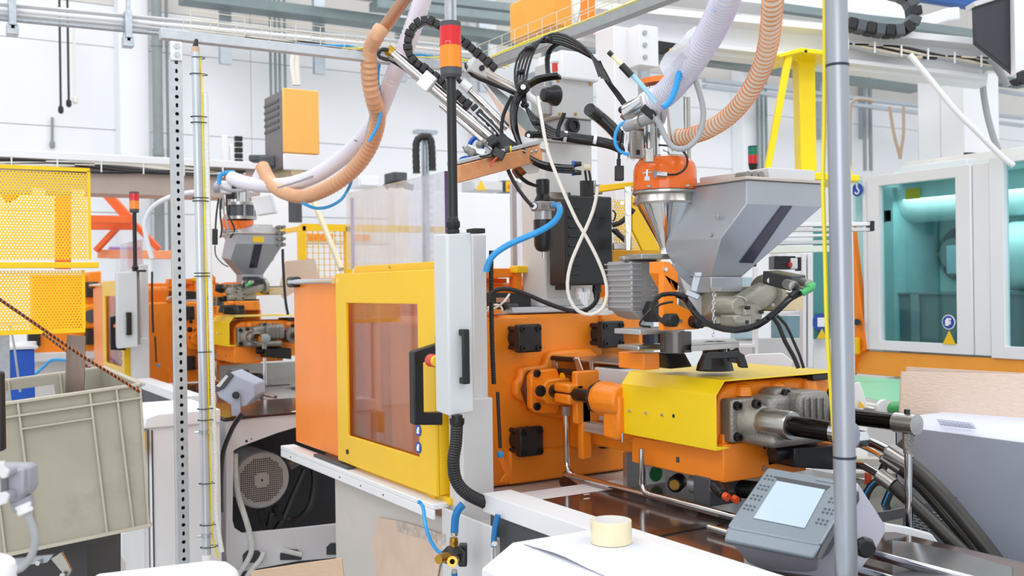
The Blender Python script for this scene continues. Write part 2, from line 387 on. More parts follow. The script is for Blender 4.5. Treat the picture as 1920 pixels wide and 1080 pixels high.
# big white panels low behind machine two and the fence
one('machine_enclosure', WHT, 'tall white enclosure wall behind the second machine hopper', 'enclosure', B().box(-10.2, -10.0, at(395, 500, x=-10).y, at(560, 500, x=-10).y, 0, at(430, 352, x=-10).z), .01)
one('machine_enclosure', WHT, 'white enclosure behind the clear guard sheet of the front machine', 'enclosure', B().box(-9.9, -9.7, at(735, 500, x=-9.8).y, at(1000, 500, x=-9.8).y, 0, at(800, 360, x=-9.8).z), .01)
# black guitar-shaped hose loop + stand behind the clear sheet
t = thing('hose_stand', 'slim grey stand with a black hose looped over its top by the far wall', 'stand', at(797, 470, d=9))
B().cyl(V((at(797, 480, d=9).x, at(797, 480, d=9).y, 0)), at(797, 250, d=9), .035).make('post', GALV, t); B().box(*[v for v in (lambda c: (c.x-.05, c.x+.05, c.y-.1, c.y+.1, c.z-.015, c.z+.015))(at(797, 248, d=9))]).make('top_bar', GALV, t)
B().rib(P([(781, 325), (780, 280), (783, 262), (796, 256), (808, 264), (811, 320)], 8.9), .035, .05).make('hose', BLKM, t)
B().rib(P([(722, 352), (730, 345), (745, 340), (760, 348), (775, 352)], 8.5), .03, .05).make('hose', BLKM, t)
# ---- yellow machine fence far behind
t = thing('yellow_fence', 'yellow tube fence with wire mesh behind the orange side panel', 'fence', at(600, 520, d=8.6))
xx = at(565, 430, d=8.6).x; zt = at(565, 424, x=xx).z
ys = [at(p, 430, x=xx).y for p in (538, 565, 625, 652)]
for k, px in enumerate((565, 652)): B().box(xx-.03, xx+.03, at(px, 430, x=xx).y-.03, at(px, 430, x=xx).y+.03, .3, zt).make('post', YELM, t)
B().box(xx-.03, xx+.03, ys[1], at(840, 430, x=xx).y, zt-.04, zt+.02).make('top_rail', YELM, t)
B().box(xx-2.0, xx, ys[1]-.02, ys[1]+.02, zt-.04, zt).make('side_rail', YELM, t)
bm_ = B()
y = ys[1]
while y < at(655, 430, x=xx).y: bm_.box(xx-.004, xx+.004, y-.003, y+.003, 1.2, zt); y += .05
z = 1.2
while z < zt: bm_.box(xx-.004, xx+.004, ys[1], at(655, 430, x=xx).y, z-.003, z+.003); z += .05
bm_.make('wire_mesh', YELM, t, stuff=True)
t = thing('lamp_strip', 'white lamp bar with orange reflectors behind the yellow fence', 'lamp', at(610, 452, d=9.2))
q = at(610, 446, d=9.2)
B().box(q.x-.1, q.x+.1, q.y-.22, q.y+.6, q.z-.06, q.z+.06).make('housing', WHT, t, .01)
for k in (0, 1, 2, 3, 7, 8, 9): B().box(q.x+.1, q.x+.11, q.y-.2+k*.06, q.y-.15+k*.06, q.z-.03, q.z+.03).make('reflector', ORANGE, t)
# hanging orange and white box upper centre
t = thing('hanging_sign_box', 'orange panel box hanging at the top above the robot', 'box', at(1065, 45, d=6))
a, b_ = at(1037, -30, d=6), at(1088, 46, d=6)
B().box(a.x-.5, a.x, a.y, b_.y, b_.z, a.z).make('body', M('amber_panel', '#f8a83c', .4), t, .01)
B().tube(P([(1083, -10), (1085, 20), (1092, 38), (1105, 46)], 5.8), .02).make('cable', WCAB, t)
B().tube(P([(1078, -10), (1080, 22), (1088, 44), (1108, 52)], 5.8), .02).make('cable', WCAB, t)
# white robot portal column with slot and joint box (centre, behind)
t = thing('portal_column', 'tall white portal column standing behind the robot housing', 'column', (at(1178, 600, d=5.2).x, at(1178, 600, d=5.2).y, 0))
q = at(1175, 300, d=5.2)
B().box(q.x-.08, q.x+.08, q.y-.13, q.y+.02, .0, at(1175, 60, d=5.2).z).make('column', WHT, t, .006)
q = at(1200, 90, d=5.1); B().box(q.x-.06, q.x+.06, q.y-.05, q.y+.07, q.z-.1, q.z+.1).make('bracket', WHT, t, .004)
for k in range(3): B().cyl(V((q.x+.06, q.y-.02, q.z-.06+k*.06)), V((q.x+.07, q.y-.02, q.z-.06+k*.06)), .012).make('bolt', GALV, t)
B().box(q.x-.06, q.x-.02, q.y-.32, q.y-.26, q.z+.05, q.z+.25).make('edge_strip', ORANGE2, t)
q = at(1205, 250, d=5.3); B().box(q.x-.03, q.x+.03, q.y-.03, q.y+.03, 0, at(1205, 100, d=5.3).z).make('slotted_post', GALV, t)
# actuators under the white beam
t = thing('gripper_valve', 'black valve block with two brass fittings under the white gantry beam', 'valve', at(1245, 98, d=5.4))
q = at(1245, 96, d=5.4); B().box(q.x-.06, q.x+.06, q.y-.11, q.y+.1, q.z-.035, q.z+.035).make('block', BLK, t, .005)
for k in (-1, 1): B().cyl(q+V((.06, k*.03+.02, k*.012)), q+V((.12, k*.03+.05, k*.012)), .014).make('fitting', BRASS, t)
B().rib([q+V((.0, -.1, .05)), q+V((.02, -.13, .0)), q+V((.03, -.12, -.04))], .025, .02).make('hose', BLKM, t)
B().box(q.x-.3, q.x-.2, q.y-.05, q.y+2.4, q.z+.03, q.z+.07).make('profile_rail', GREENRAIL, t)
# ---- second machine robot beam (white with cables), upper left
bx = at(200, 300, d=6.8).x
t = thing('white_linear_beam', 'long white robot beam with loose cables on top, behind the perforated post', 'beam', V((bx, at(-50, 300, x=bx).y, at(-50, 310, x=bx).z)))
a = at(-80, 275, x=bx); b_ = at(492, 300, x=bx)
B().box(bx-.35, bx-.0, a.y, b_.y, a.z-.05, a.z).make('top_plate', WHT, t, .004)
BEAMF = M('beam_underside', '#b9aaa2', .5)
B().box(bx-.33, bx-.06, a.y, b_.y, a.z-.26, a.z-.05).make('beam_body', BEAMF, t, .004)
for k in range(5):
    y = a.y; pts = []
    while y < b_.y: pts.append(V((bx-.02, y, a.z-.075-.02*math.sin(y*4+k*1.7)-.012*(k % 3)))); y += .13
    B().tube(pts, .011, 6, .04).make('cable', [WCAB, BLKM, BLKM, WCAB, DGREY][k], t)
for k in range(7): B().box(bx-.05, bx+.0, a.y+.3+k*.27, a.y+.308+k*.27, a.z-.12, a.z-.05).make('cable_tie', WHT, t)
for px in (72, 146, 430): q = at(px, 300, x=bx-.05); B().box(bx-.09, bx-.05, q.y-.04, q.y+.04, a.z-.28, a.z-.24).make('foot', WHT, t)
# ---- energy chain + white post seen over the beam
q = at(447, 272, d=8)
t = thing('chain_carrier', 'short black energy chain stub standing above the white beam', 'cable chain', at(447, 290, d=8))
for k in range(6): B().ob(q+V((0, 0, .05-.045*k)), X*.02, Y*.03, Z*.019).make('chain_link', BLK, t, .004)
one('carriage_plate', WHT, 'white carriage plate left of the black chain stub on the beam', 'plate', B().box(q.x-.02, q.x+.02, q.y-.13, q.y-.09, q.z-.18, q.z+.07).box(q.x-.02, q.x+.02, q.y-.07, q.y-.04, q.z-.18, q.z-.0), .004)
# ---- ventilation / heater box orange with dark side, hung high
d0 = 6.0
t = thing('ventilation_box', 'tall orange and white box with a dark louvred side hanging above the hoses', 'box', at(548, 322, d=d0))
NR = at(530, 164, d=d0-.05); x0 = NR.x
fR = at(598, 170, x=x0)
zt = NR.z; zm = at(530, 286, x=x0).z; zb = at(530, 318, x=x0).z; yl = NR.y; yr = fR.y
xb = at(494, 183, y=yl).x
AMBP = M('amber_front', '#f7b95c', .25, var=.01)
B().box(x0-.02, x0, yl, yr, zm, zt).make('upper_front', AMBP, t, .008)
B().box(x0-.02, x0, yl, yr, zb, zm-.002).make('lower_front', WHT, t, .008)
B().box(xb, x0-.02, yl+.004, yr-.004, zb+.02, zt-.006).make('housing', M('taupe_housing', '#6f6668', .45), t, .006)
for k in range(5):
    z = zt-.06-.04*k; B().ob(V(((xb+x0)/2-.04, yl+.003, z)), X*(abs(x0-xb)*.38), Y*.003, Z*.008).make('louvre', DGREY, t)
B().box(xb, x0-.01, yl+.05, yr-.1, zb-.03, zb+.02).make('base_plate', M('bottom_reflective', '#c9b48a', .3, .3), t)
B().cyl((x0-.1, yl+.1, zb-.3), (x0-.1, yl+.1, zb), .04).make('bracket', DGREY, t)
for k in (0, 1): B().tube(P([(553+6*k, 160), (548+9*k, 120), (552+8*k, 100), (562+6*k, 96)], 6.1), .016).make('cable', WCAB, t)
B().ob(at(505, 305, d=6.15), RGT*.05, UPV*.035, FWD*.06).ob(at(488, 298, d=6.2), RGT*.06, UPV*.02, FWD*.05).make('side_fan', DGREY, t, .01)
# ================================================================ GANTRY: left tray beam, right tray beam
XG = at(330, 75, d=3.85).x
GAL2 = M('zinc_channel', '#c3c9cf', .4, .45, var=.05, scale=30)
WIRE = M('zinc_wire', '#dcd8c4', .35, .5)
a = at(302, 52, x=XG); zt = a.z; zb = at(302, 71, x=XG).z
yA = a.y; yB = at(893, 130, x=XG).y
t = thing('left_tray_beam', 'galvanised channel beam with wire basket tray running from the perforated post to the corner', 'beam', (XG, yA, zb))
B().box(XG-.04, XG, yA, yB, zb, zt).make('channel', GAL2, t, .003)
def basket(t, p0, dirv, ln, side, w=.11, h=.075, pitch=.052):
    n = int(ln/pitch)
    for k, (s_, hh) in enumerate(((0, h), (0, h*.5), (0, 0), (w*.33, 0), (w*.66, 0), (w, 0), (w, h*.5), (w, h))):
        B().cyl(p0+side*s_+Z*hh, p0+side*s_+Z*hh+dirv*ln, .0018, n=5).make('tray_wire', WIRE, t)
    for k in range(n//2+1):
        q = p0+dirv*(k*pitch*2)
        B().tube([q+Z*h, q, q+side*w, q+side*w+Z*h], .0018, 5, .2, raw=True).make('tray_rib', WIRE, t)
basket(t, V((XG-.11, yA+.11, zt+.004)), Y, yB-yA-.16, X)
for k, (m, r, o) in enumerate(((BLKM, .007, .02), (WCAB, .005, .035), (WCAB, .005, .05), (BLKM, .006, .06), (BLUE, .005, .075), (YCAB, .004, .085))):
    pts = [V((XG-.1+o, yA+.33+.2*(k % 3)+s*(yB-yA-.55)/7, zt+.012+.008*math.sin(s*2+k))) for s in range(8)]
    B().tube(pts, r, 6, .06).make('tray_cable', m, t)
t2 = thing('right_tray_beam', 'galvanised beam with wire basket tray coming out of the corner towards the upper right', 'beam', (XG, yB, zb))
yR = yB-.02
B().box(XG+.02, -.9, yR, yR+.04, zb-.01, zt-.01).make('channel', M('zinc_channel_dark', '#a3a7a9', .45, .4, var=.05, scale=30), t2, .003)
basket(t2, V((XG+.05, yR+.0, zt-.006)), X, 2.6, Y)
for k, (m, r, o) in enumerate(((YCAB, .006, .02), (WCAB, .006, .035), (YCAB, .004, .05), (BLKM, .006, .065), (WCAB, .006, .08))):
    B().tube([V((XG+.1+s*.36, yR+o, zt+.004+.006*math.sin(s*2+k))) for s in range(8)], r, 6, .08).make('tray_cable', m, t2)
q = V((XG-.06, yB-.04, zb-.01)); B().box(XG-.06, XG+.04, yB-.06, yB+.06, zb-.012, zb-.0).make('corner_plate', GAL2, t2)
B().box(XG-.0, XG+.12, yB-.03, yB-.022, zb, zt-.02).make('corner_angle', GAL2, t2)
for k in range(2): B().cyl((XG+.03+.05*k, yB-.03, zb+.02), (XG+.03+.05*k, yB-.045, zb+.02), .009, n=6).make('bolt', CHR, t2)
# ---- perforated strut post: real slots
def strut(px0, px1, py0, py1, x):
    yl = at(px0, py0, x=x).y; yr = at(px1, py0, x=x).y; z1 = at(px0, py0, x=x).z; z0 = 0
    t = thing('perforated_post', 'galvanised perforated channel post on the left under the tray beam', 'post', (x, (yl+yr)/2, z0))
    b = B(); hw = (yr-yl)/2; yc = (yl+yr)/2; pitch = .0323; n = int((z1-z0)/pitch)
    for k in range(n):
        za = z1-pitch*(k+1); zb_ = z1-pitch*k; zc = (za+zb_)/2
        if k % 2 == 0: hy, hz = .0074, .0072
        else: hy, hz = .0052, .0090
        sq = [(-hw, 0), (-hw, -pitch/2), (0, -pitch/2), (hw, -pitch/2), (hw, 0), (hw, pitch/2), (0, pitch/2), (-hw, pitch/2)]
        inn = [(-hy, 0), (-hy*.75, -hz*.75), (0, -hz), (hy*.75, -hz*.75), (hy, 0), (hy*.75, hz*.75), (0, hz), (-hy*.75, hz*.75)]
        v = [V((x, yc+p[0], zc+p[1])) for p in sq]+[V((x, yc+p[0], zc+p[1])) for p in inn]
        v += [V((x-.003, yc+p[0], zc+p[1])) for p in inn]
        b.add(v, [(i, (i+1) % 8, 8+(i+1) % 8, 8+i) for i in range(8)]+[(8+i, 8+(i+1) % 8, 16+(i+1) % 8, 16+i) for i in range(8)])
    b.make('perforated_web', GAL2, t)
    B().box(x-.037, x-.034, yl-.003, yr+.003, z0, z1).make('hole_shade_web', DGREY, t); B().box(x-.035, x, yl-.003, yl, z0, z1).make('flange', GAL2, t); B().box(x-.035, x, yr, yr+.003, z0, z1).make('flange', GAL2, t)  # dark web added behind the slots so they look shaded
    q = at(330.5, 90, x=x)
    B().box(x+.001, x+.008, yc-.022, yc+.022, z1-.01, z1+.062).make('top_bracket', WHT, t, .003)
    for k in (0, 1): B().cyl((x+.008, yc, z1+.012+.032*k), (x+.016, yc, z1+.012+.032*k), .011, n=6).make('bolt', CHR, t)
strut(321, 340, 108, 1055, XG+.02)
# ---- round pole with conduit and cable
q0 = at(366.5, 98, d=3.5); q1 = V((q0.x+.0, q0.y+.012, .72)); lean = (q0-q1)/(q0.z-q1.z)
t = thing('left_round_pole', 'round galvanised pole with white conduit and yellow cable strapped along it', 'pole', q1)
B().cyl(q1, q0, .0145, n=20).make('pipe', GALVP, t)
B().cyl(q0, q0+Z*.018, .0138).make('paper_collar', M('beige_tape', '#c9ab90', .6), t)
B().cyl(q0+Z*.018, q0+Z*.045+Y*.004, .010, .006).make('cable_boot', BLK, t)
B().cyl(q1-Z*.004, q1+Z*.016, .0165).make('end_sleeve', WHT, t)
off = Y*.019+X*.004
pl = lambda z, o: q1+lean*(z-q1.z)+o
B().tube([q0+Z*.03, q0+Y*.012+Z*.0, pl(2.40, off*.9), pl(2.2, off*.95), pl(1.9, off*.9), pl(1.4, off*.95), pl(1.0, off*.9), pl(.8, off*1.1), pl(.72, off*2)], .0032, 6).make('yellow_cable', YCAB, t)
B().rib([pl(2.33, off*1.55), pl(2.1, off*1.55), pl(1.7, off*1.6), pl(1.2, off*1.7), pl(1.08, off*1.9), pl(.9, off*1.75), pl(.82, off*2.0), pl(.74, off*2.6)], .0095, .0062, .16, 12).make('corrugated_conduit', COND, t)
for py in (108, 139, 219, 230, 371, 377, 512, 518, 660, 767, 788, 907, 985, 1027):
    zz_ = at(380, py, d=3.5).z; c = pl(zz_, off*.45)
    B().tube([c+(X*math.cos(a_)*.017+Y*math.sin(a_)*(.03 if py > 130 else .022)) for a_ in [i*math.pi/6 for i in range(12)]], .0016, 5, .01, closed=True).make('cable_tie', BLK, t)
for py in (810, 1005):
    zz_ = at(380, py, d=3.5).z; c = pl(zz_, off*0)
    B().lathe(c-Z*.006, Z, [(0, .0165), (0, .0185), (.012, .0185), (.012, .0165)], 18).make('pipe_clamp', GALV, t)
    B().cyl(c-Y*.016, c-Y*.034, .0045, n=8).make('clamp_bolt', CHR, t); B().cyl(c+X*.018+Y*.01, c+X*.024+Y*.012, .006, n=8).make('clamp_bolt', CHR, t)
# ---- big pole in the foreground right
p0 = at(1567, -60, d=2.0); p1 = at(1588, 1140, d=2.0)
t = thing('right_round_pole', 'thick grey steel pole in the right foreground with a yellow cable behind it', 'pole', p1)
B().cyl(p1, p0, .0215, n=32).make('pipe', M('bright_grey_pipe', '#a3a8b0', .33, .65, var=.1, scale=14, stretch=(1, 1, .15)), t)
for py in (123, 857):
    c = at(1568+py*.0185, py, d=2.0); B().cyl(c-Z*.0025, c+Z*.0025, .0225, n=28, hollow=.9).make('cable_tie', M('navy_tie', '#1b2036', .4), t)
q = lambda x_, y_: at(x_, y_, d=2.03)
B().tube([q(1546, -30), q(1546, 120), q(1545, 250), q(1543, 340), q(1547, 480), q(1550, 600), q(1556, 700), q(1562, 790), q(1566, 840)], .0042, 6).make('yellow_cable', YCAB, t)

hb0 = at(846, 105, d=4.35); t = thing('hanging_strut', 'vertical galvanised strut rising out of the picture behind the signal tower', 'strut', hb0)
B().box(hb0.x-.02, hb0.x+.02, hb0.y-.02, hb0.y+.02, hb0.z, hb0.z+.9).make('strut', GAL2, t, .003); B().box(hb0.x+.02, hb0.x+.024, hb0.y-.004, hb0.y+.004, hb0.z+.02, hb0.z+.9).make('slot_line', MGREY, t)
# ================================================================ MAIN MACHINE (world x = its long axis, y = across, z = up)
YD = 1.412
def polyx(pts, x, dx): return B().prism([at(a, b, x=x) for a, b in pts], X*dx)
def polyy(pts, y, dy): return B().prism([at(a, b, y=y) for a, b in pts], Y*dy)
def hexbolt(b, c, ax, r, h, n=6): return b.cyl(c, V(c)+V(ax)*h, r, n=n)
def socket(par, c, r=.0095, h=.012, ax=X, mat=None):
    o = B().lathe(V(c), ax, [(0, r), (h*.9, r), (h, r*.9), (h, r*.55), (h*.45, r*.5)], 12).make('socket_bolt', mat or BLK, par)
    return o
m = thing('injection_molding_machine', 'front orange and yellow injection moulding machine with the black handled door, nearest the camera', 'machine', (-3.0, 1.9, 0), 'injection moulding machines')
xl, xr = -3.572, -2.768; xp = -4.088
B().box(xp, xl+.03, YD+.012, YD+.04, 1.012, 1.69).make('side_panel', ORANGE2, m, .006)
B().box(xp, xp+.03, YD+.04, 2.4, 1.0, 1.69).make('rear_panel', ORANGE2, m, .004)
# chromed rail and its black stop at the panel's left top
a = at(540, 529, y=YD-.02)
B().cyl((a.x, YD-.012, a.z), (xl, YD-.012, a.z), .011, n=14).make('guide_rod', CHR, m)
B().box(a.x-.03, a.x+.06, YD-.02, YD+.02, a.z-.022, a.z+.022).make('rod_stop', BLK, m, .012)
# door: frame ring + pane + flange + handle
o4 = [(xl, 1.008), (xr, 1.008), (xr, 1.703), (xl, 1.703)]
wx0 = at(653, 700, y=YD).x; wx1 = at(787, 700, y=YD).x; wz1 = at(655, 568, y=YD).z; wz0 = at(658, 817, y=YD).z
i4 = [(wx0, wz0), (wx1, wz0), (wx1, wz1), (wx0, wz1)]
door = B().ring([(x, YD-.006, z) for x, z in o4], [(x, YD-.006, z) for x, z in i4], Y*.012).make('door', YEL, m, .003)
B().box(wx0-.01, wx1+.01, YD+.008, YD+.012, wz0-.01, wz1+.01).make('door_pane', DOORG, door)
B().box(xr-.006, xr, YD+.006, YD+.072, 1.012, 1.70).box(xr-.10, xr-.05, YD+.012, YD+.06, .985, 1.02).make('door_edge', YEL, door, .003)
B().box(xl+.06, xr+.04, YD+.02, YD+.05, .985, 1.008).make('door_runner', YEL, door, .002)
for px, py in ((652, 847),): c = at(px, py, y=YD-.006); B().cyl(c, c-Y*.004, .009, n=14).make('screw', IRON, door)
# handle
h1 = at(812, 657, y=YD-.006); h0 = at(812, 783, y=YD-.006); g = at(776, 660, y=YD-.075)
hz1, hz0 = h1.z+.008, h0.z-.008; gx = g.x
hb = B()
out = [(YD-.006, hz1+.018), (YD-.10, hz1-.005), (YD-.10, hz0+.0), (YD-.006, hz0-.008)]
inn = [(YD-.006, hz1-.022), (YD-.068, hz1-.038), (YD-.068, hz0+.034), (YD-.006, hz0+.03)]
hx = at(800, 720, y=YD-.05).x
hb.add([V((hx+s, y, z)) for s in (-.018, .018) for (y, z) in out+inn], [(i, i+1, 4+i+1, 4+i) for i in range(3)]+[(8+i, 8+i+1, 12+i+1, 12+i) for i in range(3)]+[(i, i+1, 8+i+1, 8+i) for i in range(3)]+[(4+i, 5+i, 13+i, 12+i) for i in range(3)]+[(0, 4, 12, 8), (3, 7, 15, 11)])
hb.make('handle', BLK, door, .004)
# two round blue signs + hand sign on pane
for k, (px, py) in enumerate(((785, 776), (785, 807), (785, 839))):
    c = at(px, py, y=YD-.007); sg = B().cyl((c.x, YD-.009, c.z), (c.x, YD-.0065, c.z), .0185, n=24).make('round_sign', BSTK, door)
    B().box(c.x-.008, c.x+.008, YD-.0105, YD-.009, c.z-.01, c.z+.004).box(c.x-.003, c.x+.01, YD-.0105, YD-.009, c.z+.004, c.z+.011).make('sign_symbol', WSTK, sg)
# clear guard sheets
s1 = at(648, 365, y=YD+.04); s2 = at(835, 318, y=YD+.04); s0 = at(660, 505, y=YD+.04)
zt1 = (s1.z+s2.z)/2
sh = thing('clear_guard_sheet', 'upright clear acrylic guard sheet standing on the yellow door of the front machine', 'guard', (-3.1, YD+.04, 1.705))
B().box(s1.x, s2.x, YD+.04, YD+.045, 1.72, zt1).make('sheet', CLR, sh)
B().box(s2.x, s2.x+.0045, YD+.036, YD+.049, 1.72, zt1).make('polished_edge', CLRE, sh)
B().box(s1.x+.05, s1.x+.053, YD+.037, YD+.05, 1.72, zt1-.02).make('sheet_seam', M('seam', '#b9b0c6', .3), sh)
B().box(xl+.09, xr-.06, YD+.03, YD+.04, 1.703, 1.728).make('yellow_flange', YEL, sh, .002)
for px in (731,): c = at(px, 501, y=YD+.03); B().cyl(c, c-Y*.004, .004).make('screw', STL, sh)
sh2 = thing('clear_guard_sheet', 'second clear guard sheet, framed in grey, behind the robot column', 'guard', at(985, 520, d=3.9))
q = at(957, 352, d=4.0); q2 = at(1060, 500, x=q.x)
B().box(q.x, q.x+.005, q.y+.02, q2.y, 1.60, q.z).make('sheet', CLR, sh2); B().box(q.x-.006, q.x+.012, q.y, q.y+.02, 1.6, q.z).make('edge_frame', ALU, sh2); B().box(q.x-.006, q.x+.012, q.y, q2.y, q.z, q.z+.02).make('edge_frame', ALU, sh2)
# inside of the clamp unit seen through the door pane
B().box(-4.0, -3.25, 2.42, 2.45, .98, 1.69).make('back_panel', ORANGE2, m)
B().box(-3.95, -3.1, 1.5, 2.42, .9, .975).make('drip_tray', M('stained_tray', '#8c6a52', .3, .3, var=.2), m)
mx0, mx1 = at(652, 650, y=1.50).x, at(707, 650, y=1.50).x
B().box(mx0, mx1, 1.50, 2.35, .98, 1.62).make('moving_platen', ORANGE, m, .015)
B().box(at(748, 650, y=1.62).x, -3.3, 1.62, 2.3, 1.3, 1.66).box(at(760, 650, y=1.7).x, -3.3, 1.7, 2.3, 1.0, 1.3).make('ejector_frame', ORANGE, m, .03)
B().cyl(at(776, 625, y=1.62), at(776, 625, y=1.62)-Y*.01, .03, n=24).make('dark_bore', IRON, m)
B().cyl(at(722, 620, y=1.6), at(722, 620, y=1.6)-Y*.03, .04, n=20).make('dark_knob', IRON, m)
ml = B().box(mx1, mx1+.14, 1.62, 2.2, 1.06, 1.5).make('mold_half', M('oily_mold_steel', '#5e463b', .35, .5, var=.25, scale=8, bump=.2), m, .005)
B().box(mx1+.15, -3.36, 1.60, 2.2, 1.1, 1.46).make('mold_half', MATS['oily_mold_steel'], m, .005)
for yy, zz_ in ((1.84, 1.46), (1.84, 1.07), (2.33, 1.46), (2.33, 1.07)): B().cyl((-3.95, yy, zz_), (-3.1, yy, zz_), .034, n=20).make('tie_bar', STL, m)
B().tube([(-3.5, 1.6, 1.42), (-3.48, 1.55, 1.36), (-3.47, 1.54, 1.25), (-3.46, 1.56, 1.12)], .008).make('water_hose', WCAB, m)
B().tube([(-3.42, 1.6, 1.2), (-3.40, 1.56, 1.3), (-3.36, 1.56, 1.37), (-3.3, 1.6, 1.38)], .007).make('water_hose', WCAB, m)
# lip rail under the door
a = at(536, 832, y=YD-.03); lz = at(700, 893, y=YD-.03).z
B().box(xp-.07, xr+.02, YD-.03, YD+.03, .975, .992).box(xp-.07, xr+.02, YD-.03, YD-.02, .945, .975).make('lip_rail', WHT, m, .003)
B().box(-3.8, -3.45, YD-.018, YD+.01, .992, 1.003).make('rubber_stop', DGREY, m, .002)
for px in (545, 637, 676, 718): c = at(px, 878 if px > 600 else 836, y=YD-.03); c = V((c.x, YD-.03, .96)); B().cyl(c, c-Y*.002, .003, n=8).make('hole', IRON, m)
# base
bx0 = at(628, 930, y=YD+.01).x
B().box(bx0, -2.45, YD+.01, 2.6, .0, .945).make('base_panel', WARM, m, .004)
B().box(-2.75, -2.45, YD-.0, YD+.01, .0, .98).make('base_corner_panel', LGREY, m, .004)
B().box(-4.3, bx0, YD+.4, 2.6, .0, .9).make('rear_base', DGREY, m)
B().box(-2.45, -.9, YD+.03, 2.3, .0, .93).make('front_base', DGREY, m)
# upright at the door end
p0 = at(888, 600, x=-2.70); p1 = at(914, 600, x=-2.70)
B().box(-2.76, -2.70, p0.y, p1.y, 1.2, at(900, 440, x=-2.7).z).make('door_post', LGREY, m, .004)
p0 = at(873, 830, x=-2.66); p1 = at(936, 830, x=-2.66)
B().box(-2.75, -2.66, p0.y-.01, p1.y-.02, .93, at(900, 747, x=-2.66).z).make('lower_post', LGREY, m, .004)
B().box(-2.78, -2.74, YD+.075, YD+.11, .985, 1.7).make('post_backing', ORANGE2, m, .003)
# ---------------- fixed platen
px0 = -3.05
_pz = at(925, 592, x=px0).z; _pb = at(955, 909.6, x=px0).z; _pr = at(1204, 700, x=px0).y
pl = B().prism([V((px0, 1.52, _pz-.02)), V((px0, 1.56, _pz)), V((px0, _pr-.03, _pz)), V((px0, _pr, _pz-.02)), V((px0, _pr, _pb+.05)), V((px0, _pr-.06, _pb)), V((px0, 1.56, _pb)), V((px0, 1.52, _pb+.03))], X*-.3).make('platen', ORANGE, m, .012)
polyx([(955, 846), (1170, 828), (1170, 881), (955, 910)], px0+.012, -.05).make('platen_foot', ORANGE, m, .01)
polyx([(1128, 584), (1204, 583), (1204, 620), (1132, 622)], px0+.02, -.1).make('platen_shoulder', ORANGE, m, .01)
polyx([(1128, 618), (1204, 618), (1204, 800), (1128, 800)], px0+.0, -.06).make('platen_side', ORANGE, m)
def tieplate(l, r, t_, b_, par=m):
    xf = -2.965
    a = at(l, (t_+b_)/2, x=xf); c = at(r, (t_+b_)/2, x=xf); z1 = at((l+r)/2, t_, x=xf).z; z0 = at((l+r)/2, b_, x=xf).z
    o = B().box(xf-.034, xf, a.y, c.y, z0, z1).make('tie_bar_cover', IRON, par, .008, seg=3)
    yc, zc = (a.y+c.y)/2, (z0+z1)/2; hy, hz = (c.y-a.y)/2-.016, (z1-z0)/2-.016
    B().cyl((px0, yc, zc), (xf-.03, yc, zc), .042, n=24).make('spacer', IRON, o)
    for i in (-1, 1):
        for j in (-1, 1):
            B().cyl((px0, yc+i*hy, zc+j*hz), (xf-.034, yc+i*hy, zc+j*hz), .009, n=10).make('spacer_bolt', IRON, o)
            B().lathe((xf, yc+i*hy, zc+j*hz), X, [(-.002, .0125), (.003, .0125), (.003, .0095), (.007, .0095), (.007, .005), (.001, .005)], 14).make('socket_bolt', BLK, o)
tieplate(972.5, 1017, 608, 661); tieplate(1128.5, 1171.5, 602, 652); tieplate(975, 1020, 801, 856)
tieplate(1128.5, 1171.5, 790, 840)
# nozzle boss and castings
polyx([(956, 740), (957, 716), (965, 708), (966, 690), (976, 686), (1012, 684), (1015, 668), (1024, 658), (1098, 652), (1112, 662), (1118, 690), (1118, 800), (1010, 778), (984, 770), (974, 752), (962, 746)], px0, .035).make('nozzle_boss', CASTO, m, .014, seg=3)
polyx([(975, 730), (984, 700), (990, 694), (1000, 694), (1000, 772), (988, 768), (980, 748)], px0+.035, .03).make('clamp_shim', M('brown_shim', '#5e3a26', .5), m, .004)
polyx([(986, 704), (994, 694), (1036, 690), (1040, 700), (1040, 768), (1036, 775), (996, 773), (987, 764)], px0+.065, .03).make('clamp_plate', CASTO, m, .006)
polyx([(1001, 722), (1010, 710), (1030, 707), (1052, 707), (1052, 755), (1030, 757), (1010, 755), (1001, 745)], px0+.09, .06).make('clamp_block', CASTO, m, .006)
for px, py, xx, r in ((1006, 700, px0+.095, .014), (1006, 762, px0+.095, .014), (1012.5, 733, px0+.15, .020)):
    c = at(px, py, x=xx); socket(m, c, r, .008)
rc = at(1045, 734, x=-2.88)
B().cyl((-2.93, rc.y, rc.z), (-2.60, rc.y, rc.z), .0225, n=24).make('guide_shaft', DROD, m)
cb = at(1066, 738, x=-2.80)
xk = at(1062, 738, y=rc.y).x; xk2 = at(1078, 738, y=rc.y).x
B().box(xk-.03, xk2+.01, rc.y-.032, rc.y+.032, rc.z-.034, rc.z+.0).make('split_clamp', CASTO, m, .008)
B().box(xk-.03, xk2+.01, rc.y-.032, rc.y+.032, rc.z+.004, rc.z+.034).make('split_clamp', CASTO, m, .008)
B().box(xk2-.02, xk2+.01, rc.y+.0, rc.y+.14, rc.z-.1, rc.z+.075).make('shaft_bracket', CASTO, m, .006)
B().box(xk2-.02, xk2+.01, rc.y+.02, rc.y+.06, rc.z-.22, rc.z+.0).make('shaft_bracket', CASTO, m, .006)
a = at(1118, 745, y=rc.y); 
B().lathe((a.x-.01, rc.y, rc.z), X, [(0, .03), (.02, .052), (.022, .055), (.03, .055)], 8).make('shaft_flange', IRON, m, .003)
B().lathe((a.x+.02, rc.y, rc.z), X, [(0, .048), (.01, .056), (.03, .058), (-2.505-a.x-.02, .05)], 10).make('orange_cylinder_head', CASTO, m, .008)
B().box(a.x+.07, -2.50, rc.y-.03, rc.y+.08, rc.z-.12, rc.z+.02).make('orange_cylinder_foot', CASTO, m, .01)
